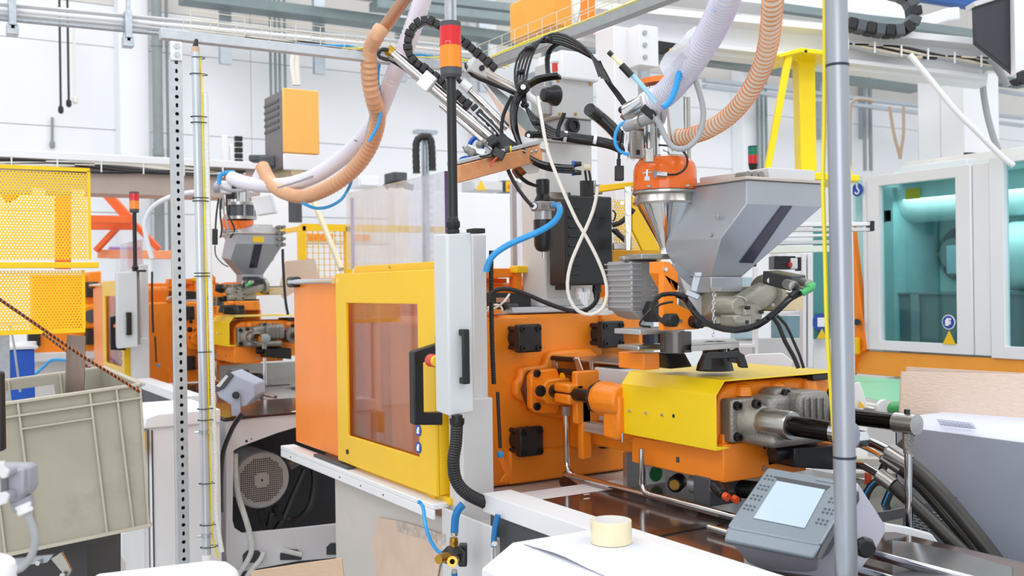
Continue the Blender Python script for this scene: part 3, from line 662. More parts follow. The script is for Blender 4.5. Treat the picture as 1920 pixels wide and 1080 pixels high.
# rectangular orange frame below the shaft
q = at(1078, 830, x=-2.95); 
polyx([(1068, 755), (1085, 755), (1085, 822), (1176, 815), (1176, 828), (1068, 838)], -2.97, .06).make('nozzle_frame', CASTO, m, .005)
polyx([(1120, 830), (1168, 824), (1172, 829), (1122, 836)], -2.93, .05).make('latch_lever', BLK, m, .003)
# nozzle guard housing
zc = at(1115, 688, y=2.02).z; x0g = at(1114, 730, y=2.02).x
B().box(x0g, x0g+.22, 2.02, 2.3, 1.19, zc).make('nozzle_guard_box', LGREY, m, .005)
a = at(1040, 668, y=2.05); x0 = a.x
B().box(x0, x0g+.14, 2.02, 2.3, zc+.012, zc+.018).box(x0g-.02, x0g+.0, 2.015, 2.02, zc-.07, zc+.015).make('nozzle_guard_roof', STL, m, .001)
B().box(x0+.0, x0g-.02, 2.28, 2.285, zc-.12, zc+.012).make('nozzle_guard_rear', M('dark_cavity', '#4e3a32', .5), m)
B().cyl(at(1032, 671, y=2.0), at(1076, 674, y=2.0), .009, n=12).make('guard_grip', BLK, m)
B().cyl(at(1048, 695, y=2.0), at(1080, 699, y=2.0), .010, n=12).make('guard_grip', BLK, m)
for l in ([(1076, 670), (1083, 670), (1092, 694), (1108, 693), (1108, 703), (1084, 706)], [(1030, 673), (1040, 673), (1046, 690), (1046, 703), (1040, 700)]):
    B().prism([at(px, py, y=1.995) for px, py in l], Y*.004).make('guard_arm', STL, m)
for px, py in ((1079, 672), (1097, 700)): c = at(px, py, y=1.995); B().cyl(c, c-Y*.005, .006).make('screw', CHR, m)
tr = B().prism([at(px, py, y=1.99) for px, py in ((1046, 711), (1061, 711), (1056, 699), (1051, 699))], Y*.002).make('warning_sign', YSTK, m)
# aluminium slide rail below
a = at(1094, 790, y=1.96); b_ = at(1185, 812, y=1.96)
B().box(a.x, a.x+.4, 1.96, 1.99, a.z-.034, a.z+.0).box(a.x, a.x+.4, 1.955, 1.96, a.z-.02, a.z-.014).make('slide_rail', ALU, m, .003)
B().box(a.x-.012, a.x, 1.95, 2.0, a.z-.036, a.z+.004).make('rail_end', BLK, m, .002)
B().cyl(at(1168, 812, y=1.9), at(1168, 829, y=1.9), .005, n=8).make('pin', CHR, m)
# chromed bent grease pipes
pz = 1.018
c = at(1061, 762, x=(xk+xk2)/2-.01)
B().cyl(c, c-Z*.03, .014, n=6).make('pipe_nut', CAST, m)
B().tube([c-Z*.02, V((c.x, c.y, 1.14)), V((c.x, c.y, 1.06)), V((c.x+.006, c.y, 1.035)), V((c.x+.035, c.y, pz)), V((c.x+.12, c.y, pz)), V((-1.25, c.y, pz))], .0095, 12, .012).make('bent_pipe', CHR, m)
c2 = at(1204, 860, d=3.05)
B().tube([c2+Z*.03, V((c2.x, c2.y, 1.09)), V((c2.x, c2.y, 1.045)), V((c2.x+.01, c2.y, 1.03)), V((c2.x+.035, c2.y, pz+.004)), V((c2.x+.15, c2.y, pz+.004)), V((-1.15, c2.y, pz+.004))], .0095, 12, .012).make('bent_pipe', CHR, m)
# ---------------- injection unit
YC = 1.92; xc0, xc1 = -2.511, -2.090
r = at(1358, 713, x=xc1); zf0, zf1, yt = 1.341, r.z, r.y
prof = [(YC, 1.188), (YC, zf0), (yt, zf1), (2.42, zf1+.0)]
cov = B()
th = .004
outer = prof; inner = [(YC+th, 1.188), (YC+th, zf0-.002), (yt+.002, zf1-th), (2.42, zf1-th)]
cov.prism([V((xc0, y, z)) for y, z in outer+inner[::-1]], X*(xc1-xc0))
cov.prism([V((xc1-.004, y, z)) for y, z in ((YC, 1.188), (YC+.05, 1.19), (YC+.05, 1.194), (YC+.004, 1.20))], X*.003)
cover = cov.make('yellow_cover', YELB, m, .001, smooth=20)
for px, py in ((1181, 770), (1212, 774), (1243, 778)): c = at(px, py, y=YC); B().cyl(c, c-Y*.006, .0055, .004).make('screw', CHR, cover)
c = at(1263, 780, y=YC); B().cyl(c+Y*.0, c-Y*.0008, .0055).make('hole', BLK, cover)
# casting under cover
cx = -2.135
polyx([(1345, 835), (1345, 760), (1352, 735), (1368, 722), (1400, 716), (1545, 706), (1580, 712), (1590, 740), (1590, 830), (1500, 838), (1420, 845)], cx, -.32).make('gearbox_casting', CASTO, m, .014, seg=3)
for px in (1392, 1455, 1515): 
    c = at(px, 728-(px-1392)*.09, x=cx-.0); B().lathe(c-Z*.02, Z, [(0, .028), (.025, .024), (.032, .016)], 14).make('cast_lug', CASTO, m)
polyx([(1348, 812), (1361, 822), (1356, 838), (1346, 832)], cx, .02).make('cast_lug', CASTO, m, .004)
# orange lower block
yb = 1.955; xb0 = at(1184, 850, y=yb).x; xb1 = at(1357, 880, y=yb).x; zb0 = at(1357, 906, y=yb).z
lower = B().box(xb0, xb1, yb, 2.28, zb0, 1.20).make('lower_carriage', ORANGE2, m, .004)
zs = at(1200, 862, y=yb).z
B().box(-2.9, xb0+.04, 2.03, 2.3, zs-.005, 1.20).make('carriage_step', ORANGE, m, .004)
c = at(1271, 862, y=yb); B().box(c.x-.007, c.x+.007, yb-.001, yb+.001, c.z-.008, c.z+.008).make('square_hole', DGREY, lower)
rx = at(1439, 870, x=xb1).y
B().box(xb1-.1, xb1-.0, rx+.002, rx+.3, zb0+.03, 1.19).make('carriage_plate', ORANGE, m, .003)
for px, py in ((1431, 837), (1431, 878), (1488, 832), (1489, 872)): c = at(px, py, x=xb1); B().cyl(c, c+X*.006, .007, n=8).make('screw', STL, lower)
# flanges and cylinder rods
def flange(l, r_, t_, b_, xf, par):
    a = at(l, (t_+b_)/2, x=xf); c = at(r_, (t_+b_)/2, x=xf); z1 = at((l+r_)/2, t_, x=xf).z; z0 = at((l+r_)/2, b_, x=xf).z
    o = B().box(cx, xf, a.y, c.y, z0, z1).make('square_flange', CAST, par, .01, seg=3)
    yc, zc_ = (a.y+c.y)/2, (z0+z1)/2; hy, hz = (c.y-a.y)/2-.018, (z1-z0)/2-.018
    for i in (-1, 1):
        for j in (-1, 1): B().lathe((xf, yc+i*hy, zc_+j*hz), X, [(0, .013), (.003, .013), (.003, .0105), (.014, .0105), (.014, .006), (.006, .005)], 14).make('socket_bolt', BLK, o)
    return o, yc, zc_, xf
fo, yc, zc_, xf = flange(1372, 1443, 746, 828, -2.085, m)
FE = at(1598, 812, y=yc).x
B().lathe((xf, yc, zc_), X, [(0, .053), (.035, .046), (.05, .042)], 32).make('cast_hub', M('light_casting', '#b0aca4', .42, .45, bump=.15), m)
B().lathe((xf+.05, yc, zc_), X, [(0, .0385), (.10, .0385), (.105, .036), (.105, .03)], 36).make('bright_sleeve', STL, m)
B().cyl((xf+.14, yc, zc_), (FE-.05, yc, zc_), .027, n=36).make('piston_tube', M('black_oxide_tube', '#2a2725', .12, .75, var=.05), m)
B().cyl((FE-.055, yc, zc_), (FE, yc, zc_), .0295, n=36).make('end_cap', CHR, m)
fex = FE-.03
B().cyl((fex, yc, zc_-.026), (fex, yc, zc_-.065), .015, n=6).make('pipe_nut', CAST, m)
B().tube([V((fex, yc, zc_-.06)), V((fex, yc, 1.06)), V((fex, yc, 1.035)), V((fex-.01, yc, 1.02)), V((fex-.04, yc, 1.014)), V((fex-.25, yc, 1.014))], .0105, 12, .012).make('bent_pipe', CHR, m)
# second cylinder (rear), reaching past the pole
yr2 = at(1540, 780, x=-2.02).y+.03; endp = at(1707, 795, d=2.72)
yr2 = endp.y; zr2 = endp.z
B().cyl((-2.14, yr2, zr2), (-2.0, yr2, zr2), .05, n=28).make('cast_hub', CAST, m)
B().cyl((-2.05, yr2, zr2), (endp.x-.04, yr2, zr2), .0235, n=32).make('piston_tube', MATS['black_oxide_tube'], m)
ec = B().cyl((endp.x-.045, yr2, zr2), (endp.x+.02, yr2, zr2), .0275, n=32).make('end_cap', STL, m)
B().cyl((endp.x-.01, yr2, zr2+.026), (endp.x-.01, yr2, zr2+.038), .008).make('grub_screw', BLK, ec)
ex = endp.x-.008
B().cyl((ex, yr2, zr2-.026), (ex, yr2, zr2-.065), .015, n=6).cyl((ex, yr2, zr2-.06), (ex, yr2, zr2-.08), .013).make('pipe_nut', CAST, m)
bot = at(1694, 1040, y=yr2).z
B().tube([V((ex, yr2, zr2-.07)), V((ex, yr2, bot+.08)), V((ex, yr2, bot+.03)), V((ex-.01, yr2-.01, bot+.008)), V((ex-.04, yr2-.02, bot)), V((ex-.25, yr2-.02, bot))], .0105, 12, .012).make('bent_pipe', CHR, m)
# motor cluster
def cluster(par):
    for (l, r_, t_, b_, xa, xb_, nm, mt, bv) in ((1446, 1500, 742, 800, -2.02, -2.12, 'pump_body', CAST, .02), (1502, 1560, 735, 800, -1.98, -2.12, 'pump_body', CAST, .02), (1455, 1490, 728, 752, -2.06, -2.13, 'pump_ear', CAST, .014), (1525, 1570, 700, 712, -2.10, -2.3, 'control_block', BLK, .003), (1450, 1560, 812, 836, -1.96, -2.1, 'pump_lower', CAST, .016)):
        a = at(l, (t_+b_)/2, x=xa); c = at(r_, (t_+b_)/2, x=xa); z1 = at((l+r_)/2, t_, x=xa).z; z0 = at((l+r_)/2, b_, x=xa).z
        B().box(xb_, xa, a.y, c.y, z0, z1).make(nm, mt, par, bv, seg=3)
    for px, py in ((1470, 737), (1410+5, 757), (1538, 762), (1556, 735)): socket(par, at(px, py, x=-2.05), .013, .016)
    for k in range(4): c = at(1508+k*12, 745, x=-1.978); B().box(c.x, c.x+.006, c.y-.003, c.y+.003, c.z-.07, c.z+.0).make('cast_rib', CAST, par, .002)
cluster(m)
polyx([(1490, 839), (1572, 834), (1572, 882), (1490, 876)], -2.0, -.12).make('valve_block', BLK, m, .004)
a = at(1448, 853, x=-2.1); B().cyl(at(1448, 850, x=-2.04), at(1448, 850, x=-2.04)+Y*.16, .021, n=20).make('black_sleeve', BLK, m)
# things under the carriage
g = at(1266, 908, y=1.98)
B().lathe(g, V((-.6, .8, 0)), [(-.01, .018), (0, .0245), (.05, .0245)], 20).make('hose_cap', BLK, m)
B().lathe(g-V((-.6, .8, 0))*.012, V((-.6, .8, 0)), [(0, .015), (.01, .016)], 18).make('brass_plug', BRASS, m)
B().cyl(g+V((.02, .05, 0)), g+V((.3, .12, .01)), .026, n=20).make('cylinder_sleeve', BLK, m)
B().lathe(g+V((.02, .05, 0)), V((.97, .2, 0)), [(0, .029), (.02, .03), (.03, .027)], 20).make('sleeve_ring', ALU, m)
a = at(1331, 925, x=-2.15); B().box(-2.22, -2.15, a.y, a.y+.12, 1.02, 1.10).make('port_block', DGREY, m, .003)
for px in (1335, 1347): c = at(px, 917, x=-2.15); B().lathe(c, X, [(0, .009), (.006, .009), (.006, .004), (.001, .004)], 14).make('port', STL, m)
for px, py in ((1362, 930), (1379, 935)):
    c = at(px, py, x=-2.05); B().lathe(c-X*.01, V((-1, .3, .35)), [(0, .011), (.012, .012), (.015, .016), (.05, .018)], 14).make('quick_coupling', BLK, m); B().cyl(c-X*.008, c+V((.006, 0, -.004)), .0105).make('orange_plug', M('orange_red_plug', '#e8562c', .4), m)
q = at(1230, 888, x=-2.40)
B().box(-2.60, -2.58, at(1172, 900, x=-2.59).y, 2.6, 1.0, 1.11).make('bed_wall', STL, m)
q = at(1230, 888, x=-2.575); B().box(-2.58, -2.577, q.y-.035, q.y+.04, q.z-.045, q.z+.05).make('label_plate', WSTK, m)
B().cyl(V((-2.577, q.y, q.z)), V((-2.574, q.y, q.z)), .026, n=24).make('green_dot_sign', M('dark_green', '#13793c', .4), m)
# bed tray
B().box(-2.59, -.95, YD+.17, 2.2, .97, 1.0).make('dark_tray', TRAY, m, .002)
B().box(-2.59, -1.9, 2.204, 2.7, .97, 1.0).make('steel_tray', TRAYM, m, .002)
B().box(-2.72, -2.592, YD+.17, 2.6, .96, .998).make('tray_border', WHT, m, .002)
a = at(1210, 1000, z=1.0); B().box(a.x, a.x+.05, YD+.17, 2.3, .999, 1.004).make('tray_seam', M('dark_seam', '#2b2625', .2, .4), m)
for py, in ((927,), (935,)): q = at(1100, py, z=1.0); B().box(q.x-.004, q.x+.004, q.y-.01, q.y+.01, 1.0, 1.0008).make('tray_mark', WSTK, m)
c = at(1330, 991, z=1.01); B().cyl((c.x, c.y, 1.012), (c.x+1.0, c.y, 1.012), .010, n=12).make('drain_rod', CHR, m)
# white beam in front of the bed
y0 = at(905, 922, z=1.057).y; y1 = at(960, 918, z=1.057).y
B().box(-2.53, -1.2, 1.432, y1, 1.003, 1.057).make('white_beam', WHT, m, .003)
B().box(-2.50, -1.6, 1.44, 1.5, .90, 1.0).make('gap_shade_block', DGREY, m)  # dark block standing in for the shaded gap below the beam
# machine top behind post: orange frames, black boxes, yellow rear guard
zt_ = at(960, 505, d=3.9).z
q = at(905, 505, d=3.75)
polyx([(885, 503), (962, 503), (968, 508), (968, 520), (885, 522)], q.x, -.1).make('rear_frame', ORANGE2, m, .003)
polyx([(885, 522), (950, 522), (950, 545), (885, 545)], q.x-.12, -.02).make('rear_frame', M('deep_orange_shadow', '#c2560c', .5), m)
polyx([(968, 500), (978, 500), (978, 578), (968, 578)], q.x+.02, -.05).make('rear_frame', ORANGE2, m)
polyx([(998, 512), (1010, 512), (1012, 580), (998, 580)], q.x+.03, -.05).make('rear_frame', ORANGE2, m)
polyx([(970, 498), (1020, 500), (1020, 512), (970, 512)], q.x+.05, -.06).make('rear_rail', YELM, m, .004)
polyx([(918, 548), (996, 550), (996, 582), (918, 582)], q.x+.15, -.1).make('terminal_box', BLK, m, .003)
polyx([(930, 558), (955, 558), (955, 567), (930, 567)], q.x+.151, .002).make('type_plate', M('plate_brown', '#b98c70', .5), m)
polyx([(952, 569), (973, 569), (973, 577), (952, 577)], -3.08, -.06).make('connector_block', DGREY, m, .003)
polyx([(1010, 520), (1070, 530), (1190, 545), (1190, 560), (1010, 570)], q.x-.25, -.02).make('rear_guard', M('mustard_panel', '#d8a010', .4), m)
B().box(-3.33, -3.10, 1.80, 2.25, 1.547, 1.562).make('top_plate', ALU, m, .002)
polyx([(914, 581), (941, 580), (941, 588), (914, 589)], -3.04, -.05).make('rear_rail', ORANGE2, m)
B().tube([at(914, 578, d=3.5), at(925, 572, d=3.5), at(938, 573, d=3.5), at(942, 582, d=3.5)], .004).make('wire', WCAB, m)
B().tube([at(912, 583, d=3.5), at(930, 577, d=3.48), at(945, 566, d=3.46), at(955, 552, d=3.5)], .004).make('wire', WCAB, m)
# orange leaning lever + blue clamp
polyx([(928, 850), (941, 852), (955, 884), (950, 906), (934, 903), (945, 888)], -2.95, .01).make('orange_lever', ORANGE2, m, .003)
B().ball(at(938, 852, d=3.2), .012).make('blue_knob', BLUE, m)
B().rib(P([(921, 470), (921, 560), (923, 650), (926, 720)], 3.15), .008, .007, .18).make('black_conduit', BLKM, m)
B().rib(P([(933, 735), (935, 780), (938, 840)], 3.15), .006, .007, .18).make('black_conduit', BLKM, m)
B().tube([(-2.95, 2.0, .96), (-2.8, 1.95, .955), (-2.72, 1.9, .955)], .02).make('black_hose', BLKM, m)
MACHINE = m
# ================================================================ PENDANT + SIGNAL TOWER
def pendant():
    ne = at(842, 780, d=2.83)            # near lower vertical edge
    xn, yn = ne.x, ne.y
    z0 = ne.z+.0; z1 = at(842, 437, x=xn).z
    xl_ = at(812, 600, y=yn).x; yr_ = at(886, 600, x=xn).y
    t = thing('control_pendant', 'light grey control pendant with red emergency stop on the front machine', 'control panel', (xn, yn, z0), 'control pendants')
    b = B().prism([(xl_, yn+.005, z0+.004), (xn-.005, yn, z0), (xn, yn+.005, z0), (xn, yr_, z0+.006), (xl_, yr_, z0+.012)], (0, 0, z1-z0-.004))
    b.make('housing', PGREY, t, .007, seg=3)
    B().box(xl_-.01, xl_, yn+.012, yr_-.006, z0+.03, z1-.015).make('front_bezel', WHT, t, .004)
    B().box(xn-.05, xn-.03, yr_, yr_+.014, z0+.02, z1-.0).make('rear_gap', M('taupe', '#8f8b8d', .5), t)
    hy0 = at(861, 660, x=xn).y; hy1 = at(871, 660, x=xn).y; hz1_ = at(865, 617, x=xn).z; hz0_ = at(866, 719, x=xn).z
    g = B().box(xn, xn+.022, hy0-.002, hy1+.002, hz1_-.018, hz1_).box(xn, xn+.022, hy0-.002, hy1+.002, hz0_, hz0_+.018).box(xn+.016, xn+.028, hy0-.002, hy1+.002, hz0_, hz1_)
    g.make('grip', BLK, t, .003)
    e0 = at(812, 680, x=xl_)
    ez = at(800, 679, x=xl_).z; ey = yn+.02
    B().cyl((xl_-.012, ey, ez), (xl_-.028, ey, ez), .0165, n=24).make('stop_collar', YEL, t)
    B().lathe((xl_-.028, ey, ez), (-1, 0, 0), [(0, .016), (.004, .019), (.03, .019), (.038, .016)], 24).make('emergency_stop', REDP, t)
    B().box(xl_-.012, xl_-.0, ey-.01, ey+.01, ez+.05, ez+.075).make('key_switch', BLK, t, .003)
    B().box(xn-.03, xn+.02, yr_+.0, yr_+.035, z1-.0, z1+.014).make('top_clamp', BLK, t, .002)
    return t, xn, yn, z0, z1, xl_, yr_
PEN, pxn, pyn, pz0, pz1, pxl, pyr = pendant()
def tower():
    c = at(850, 432, x=pxn-.03); bx_, by_ = c.x, c.y
    t = thing('signal_tower', 'red and amber signal tower on a black pole above the front control pendant', 'signal light', (bx_, by_, pz1), 'signal towers on the machines')
    zf = lambda py: at(849, py, x=bx_).z
    B().lathe((bx_, by_, pz1-.0), Z, [(0, .020), (.012, .020), (.012, .016), (.02, .022), (.034, .022), (.036, .018), (.046, .016), (.05, .013)], 6).make('base_gland', BLK, t, .001)
    B().cyl((bx_, by_, pz1+.03), (bx_, by_, zf(140)), .0135, n=12).make('pole', BLK, t)
    za, zb_, zc_, zd, ze = zf(147), zf(128), zf(86), zf(52), zf(43)
    R_ = .0305
    B().lathe((bx_, by_, za), Z, [(0, .024), (.008, .030), (zb_-za, R_)], 32).make('tower_base', DGREY, t)
    B().cyl((bx_, by_, zb_), (bx_, by_, zc_), R_, n=32).make('amber_lens', AMB, t)
    B().cyl((bx_, by_, zc_), (bx_, by_, zd), R_, n=32).make('red_lens', RED, t)
    B().cyl((bx_, by_, zc_-.002), (bx_, by_, zc_+.006), R_*1.03, n=32).make('lens_ring', RED, t)
    B().cyl((bx_, by_, zb_-.001), (bx_, by_, zb_+.005), R_*1.03, n=32).make('lens_ring', AMB, t)
    B().cyl((bx_, by_, zd), (bx_, by_, ze), R_*.99, n=32).make('tower_cap', DGREY, t)
    B().ob((bx_+R_*.75, by_-R_*.67, zc_+.0035), V((.001, 0.001, 0)), V((.0035, .004, 0)), Z*.003).make('arrow_mark', WSTK, t)
    return t
TOW = tower()
# black corrugated hose from pendant to base
one('corrugated_hose', BLKM, 'thick black corrugated hose dropping from the pendant to the white beam', 'hose', B().rib(P([(857, 792, 2.84), (855, 830, 2.84), (850, 865, 2.84), (855, 900, 2.85), (875, 925, 2.87), (915, 945, 2.92)]), .0185, .0072, .11, 16))
tag(B().lathe(at(857, 798, d=2.84), Z, [(0, .018), (.008, .021), (.02, .021), (.02, .016), (.03, .016)], 16).make('hose_gland', BLK), 'black gland ring joining the pendant and its corrugated hose', 'gland')
# ================================================================ ROBOT
rb = thing('picker_robot', 'light grey picker robot with slanting chromed rods on the front machine platen', 'robot', (-3.2, 2.05, 1.55))
COLM = M('robot_grey', '#cfcfcd', .42, var=.02)
xc = -3.09
a = at(1021, 400, x=xc); b_ = at(1112, 400, x=xc)
ztc = at(1060, 268, x=xc).z
B().box(xc-.16, xc, a.y, b_.y, 1.575, ztc).make('column', COLM, rb, .006)
B().box(xc-.2, xc+.03, a.y-.16, b_.y+.06, 1.552, 1.572).make('foot_plate', ALU, rb, .002)
B().box(xc-.1, xc+.015, a.y-.02, b_.y+.03, 1.572, 1.6).make('foot_block', LGREY, rb, .003)
c = at(1085, 262, x=xc); B().box(xc-.17, xc+.012, at(1008, 280, x=xc).y, at(1113, 280, x=xc).y, ztc, ztc+.02).make('column_cap', COLM, rb, .004)
# black drive box hung on the column
db = thing('drive_box', 'tall black finned drive box on the robot column with a looped white cable', 'box', at(1105, 545, d=3.35))
xb = -2.93; a = at(1060, 365, x=xb); b_ = at(1148, 365, x=xb); zB = at(1100, 535, x=xb).z
B().box(xb-.11, xb, a.y, b_.y, zB, a.z).make('housing', BLK, db, .008, seg=3)
for k in range(8):
    z = a.z-.05-.033*k; B().box(xb-.002, xb+.005, a.y+.012, a.y+.055, z, z+.008).make('cooling_fin', BLK, db, .002)
B().box(xb-.001, xb+.003, at(1115, 380, x=xb).y, at(1134, 380, x=xb).y, at(1120, 409, x=xb).z, at(1120, 382, x=xb).z).make('cover_plate', BLK, db, .002)
for px, py in ((1057, 378), (1057, 528)): q = at(px, py, x=xb-.05); B().box(xb-.09, xb-.02, q.y-.012, q.y+.01, q.z-.03, q.z+.03).make('mount_tab', BLK, db, .002)
for px in (1085, 1100): q = at(px, 545, x=xb-.04); B().lathe(q, (0, 0, -1), [(-.01, .014), (.012, .016), (.02, .011), (.03, .010)], 12).make('cable_gland', WSTK, db)
q = at(1119, 540, x=xb-.03); B().lathe(q, (0, 0, -1), [(-.01, .016), (.01, .017), (.025, .012), (.04, .011)], 14).make('cable_gland', BLK, db)
q = at(1112, 362, x=xb-.03); B().box(q.x-.025, q.x+.02, q.y-.03, q.y+.03, q.z-.005, q.z+.03).make('top_connector', CAST, db, .004); B().cyl(q+Z*.03, q+Z*.045, .012).make('cable_gland', STL, db)
one('looped_cable', WCAB, 'cream cable crossing over itself in a long loop in front of the black drive box', 'cable', B().tube(P([(1008, 182, 3.1), (1014, 215), (1026, 280), (1042, 325), (1062, 372), (1082, 415), (1098, 442), (1118, 480), (1134, 520), (1138, 552), (1130, 578), (1108, 590), (1084, 583), (1068, 560), (1064, 530), (1070, 495), (1085, 458), (1100, 425), (1112, 395), (1119, 365), (1120, 350)], 3.05), .0055, 8))
one('conduit_hose', BLKM, 'black corrugated conduit arching from the door post to the drive box', 'hose', B().rib(P([(917, 565), (922, 549), (938, 542), (960, 543), (990, 553), (1020, 566), (1050, 577), (1080, 584), (1105, 578), (1119, 562), (1120, 545)], 3.12), .0075, .0065, .15, 10))
for k in range(3): one('signal_cable', WSTK, ['upper', 'middle', 'lower'][k]+' of three white cables curving from the drive box to the finned valve body', 'cable', B().tube(P([(1088+6*k, 548), (1092+4*k, 566), (1105, 576+4*k), (1130, 583+3*k), (1155, 578+3*k), (1178, 562+3*k)], 3.2), .0048, 6), group='white cables below the drive box')
# filter regulator
fr = thing('filter_regulator', 'black and silver air filter regulator with a gauge, left of the robot column', 'regulator', at(1019, 475, d=3.3))
c = at(1019, 440, d=3.3); zf = lambda py: at(1019, py, d=3.3).z
k_ = V((c.x, c.y, 0))
B().lathe(k_+Z*zf(365), Z, [(0, .02), (.01, .022), (zf(336)-zf(365)-.003, .0225), (zf(336)-zf(365), .018)], 12).make('adjust_knob', BLK, fr)
B().lathe(k_+Z*zf(380), Z, [(0, .028), (.01, .028), (.02, .022), (.03, .02)], 10).make('bonnet', BLK, fr)
B().box(c.x-.028, c.x+.028, c.y-.03, c.y+.03, zf(396), zf(378)).make('body', M('satin_metal', '#a9a9aa', .35, .6), fr, .004)
B().cyl(k_+Z*zf(412), k_+Z*zf(396), .028, n=20).make('collar', MATS['satin_metal'], fr)
B().lathe(k_+Z*zf(472), Z, [(0, .012), (.006, .024), (.02, .031), (zf(412)-zf(472), .032)], 10).make('bowl', BLK, fr)
B().cyl(k_+Z*zf(483), k_+Z*zf(472), .006).make('drain_plug', STL, fr)
g = at(1001, 387, d=3.25); B().cyl(g+V((-.0, .0, 0)), g+V((.014, -.01, 0)), .013, n=20).make('gauge', BLK, fr); B().cyl(g+V((.014, -.01, 0)), g+V((.016, -.0115, 0)), .011, n=20).make('gauge_dial', WSTK, fr)
g = at(1033, 386, d=3.26); B().cyl(g, g+V((.03, .015, .002)), .011, n=6).make('brass_fitting', BRASS, fr)
B().box(c.x-.03, c.x+.0, c.y+.03, c.y+.10, zf(372), zf(358)).make('mount_bracket', STL, fr, .002)
one('blue_air_hose', BLUE, 'thick bright blue air hose curving from the filter regulator down to the door post', 'hose', B().tube(P([(1037, 385, 3.2), (1047, 385, 3.15), (1050, 397, 3.1), (1040, 415, 3.08), (1015, 432), (985, 445), (955, 458), (930, 474), (917, 490), (911, 510)], 3.05), .0095, 12))
one('black_air_line', BLKM, 'black air line running from the cable bundle down to the filter regulator', 'cable', B().tube(P([(960, 180, 3.05), (944, 215), (940, 250), (944, 290), (955, 325), (972, 355), (990, 378), (1000, 388)], 3.08), .0058, 8))
# robot head housing
hh = rb
xh = -2.98
a = at(1040, 170, x=xh); b_ = at(1113, 170, x=xh); z1 = at(1060, 115, x=xh).z; z0 = at(1078, 222, x=xh).z
B().box(xh-.13, xh, a.y, b_.y, z0, z1).make('housing', M('robot_head_grey', '#bdbdbd', .42, var=.015), hh, .004)
ya = at(1053, 120, x=xh+.02).y; yb_ = at(1123, 120, x=xh+.02).y; za = at(1080, 96, x=xh+.02).z; zb_ = at(1080, 149, x=xh+.02).z
B().box(xh-.14, xh+.02, ya, yb_, zb_, za).make('top_hood', WHT, hh, .008, seg=3)
for px, py in ((1046, 151), (1107, 158), (1079, 214), (1049, 214)): c = at(px, py, x=xh); B().cyl(c, c+X*.004, .0055).make('screw', BRASS, hh)
yl2 = at(1052, 240, x=xh-.01).y; yr2_ = at(1109, 240, x=xh-.01).y; zl = at(1080, 251, x=xh).z
B().box(xh-.12, xh-.01, yl2, yr2_, zl, z0).make('lower_block', MATS['satin_metal'], hh, .003)
c = at(1074, 236, x=xh-.005); B().lathe(c, X, [(0, .028), (.006, .028), (.006, .023), (.012, .022), (.012, .016), (.004, .015)], 26).make('shaft_ring', IRON, hh)
B().box(xh-.11, xh-.02, a.y-.03, a.y, z0+.01, z1-.07).make('side_plate', MATS['satin_metal'], hh, .003)
c = at(1030, 178, d=3.28); B().lathe(c+V((0, .03, 0)), (0, -1, 0), [(0, .034), (.015, .034), (.03, .026), (.05, .024), (.055, .018)], 20).make('motor_cap', BLK, hh, .002)
B().cyl(at(1008, 252, d=3.2), at(1036, 253, d=3.25), .012, n=14).ball(at(992, 253, d=3.19), .014).cyl(at(990, 253, d=3.19), at(1010, 252, d=3.2), .011, n=12).make('ball_joint', BLK, hh)
B().cyl(at(991, 254, d=3.16), at(991, 254, d=3.16)+(CAM-at(991, 254, d=3.16)).normalized()*.006, .005).make('joint_pin', CHR, hh)
# red switch
B().box(*[v for v in (lambda q: (q.x-.01, q.x+.01, q.y-.02, q.y+.02, q.z-.02, q.z+.02))(at(1042, 132, d=3.3))]).make('switch_box', WSTK, hh); B().box(*[v for v in (lambda q: (q.x, q.x+.012, q.y-.008, q.y+.006, q.z-.012, q.z+.015))(at(1039, 128, d=3.28))]).make('red_switch', REDP, hh)
# thick black trunk hoses going right
TR = M('wrapped_trunk', '#1c1c20', .3, var=.1, bump=.25, bscale=40)
one('wrapped_cable', TR, 'upper thick black wrapped cable trunk behind the robot head, going right to the loader', 'cable', B().tube(P([(1105, 205, 3.4), (1125, 220), (1145, 238), (1160, 255), (1175, 275), (1185, 290)], 3.45), .022, 12))
tt = thing('wrapped_cable', 'lower thick black wrapped cable trunk with two white bands', 'cable', at(1100, 265, d=3.25))
B().tube(P([(1036, 252), (1060, 256), (1090, 261), (1120, 265), (1150, 272), (1170, 282)], 3.22), .0165, 14).make('trunk', TR, tt)
for px, py in ((1060, 256), (1115, 263)): B().cyl(at(px-3, py-.5, d=3.22), at(px+3, py+.5, d=3.22), .018, n=18).make('white_band', WSTK, tt)
one('signal_cable', BLK, 'short cable pair leaving the hole in the robot head and bending down', 'cable', B().tube(P([(1057, 212), (1053, 222), (1047, 238), (1045, 255)], 3.12), .005).tube(P([(1060, 212), (1057, 224), (1050, 238), (1048, 256)], 3.12), .003))
# big cable loops
BLKG = M('glossy_black_cable', '#131316', .18, var=.1)
cl = thing('cable_loop', 'large bundle of shiny black cables looping left of the robot head', 'cable', at(985, 300, d=3.1), 'black cable loops of the robot')
L1 = [(1135, 150), (1115, 110), (1080, 85), (1045, 72), (1015, 74), (993, 92), (980, 120), (975, 160), (985, 200), (1005, 230), (1035, 250), (1060, 256)]
for k in range(5):
    B().tube([at(px+(k-2)*5.6*math.cos(i*.5+.2), py+(k-2)*5.4*math.sin(i*.5+.6), d=3.12+.006*k) for i, (px, py) in enumerate(L1)], .0036+.0006*(k % 2), 7).make('cable', BLKG, cl)
L2 = [(1046, 140), (1020, 143), (998, 150), (975, 168), (962, 195), (960, 225), (968, 258), (985, 288), (1010, 304), (1040, 311), (1075, 313)]
for k in range(3): B().tube([at(px+k*3, py+k*(2.5 if i < 6 else 4.5), d=3.1+.01*k) for i, (px, py) in enumerate(L2)], .007, 7).make('cable', BLKG, cl)
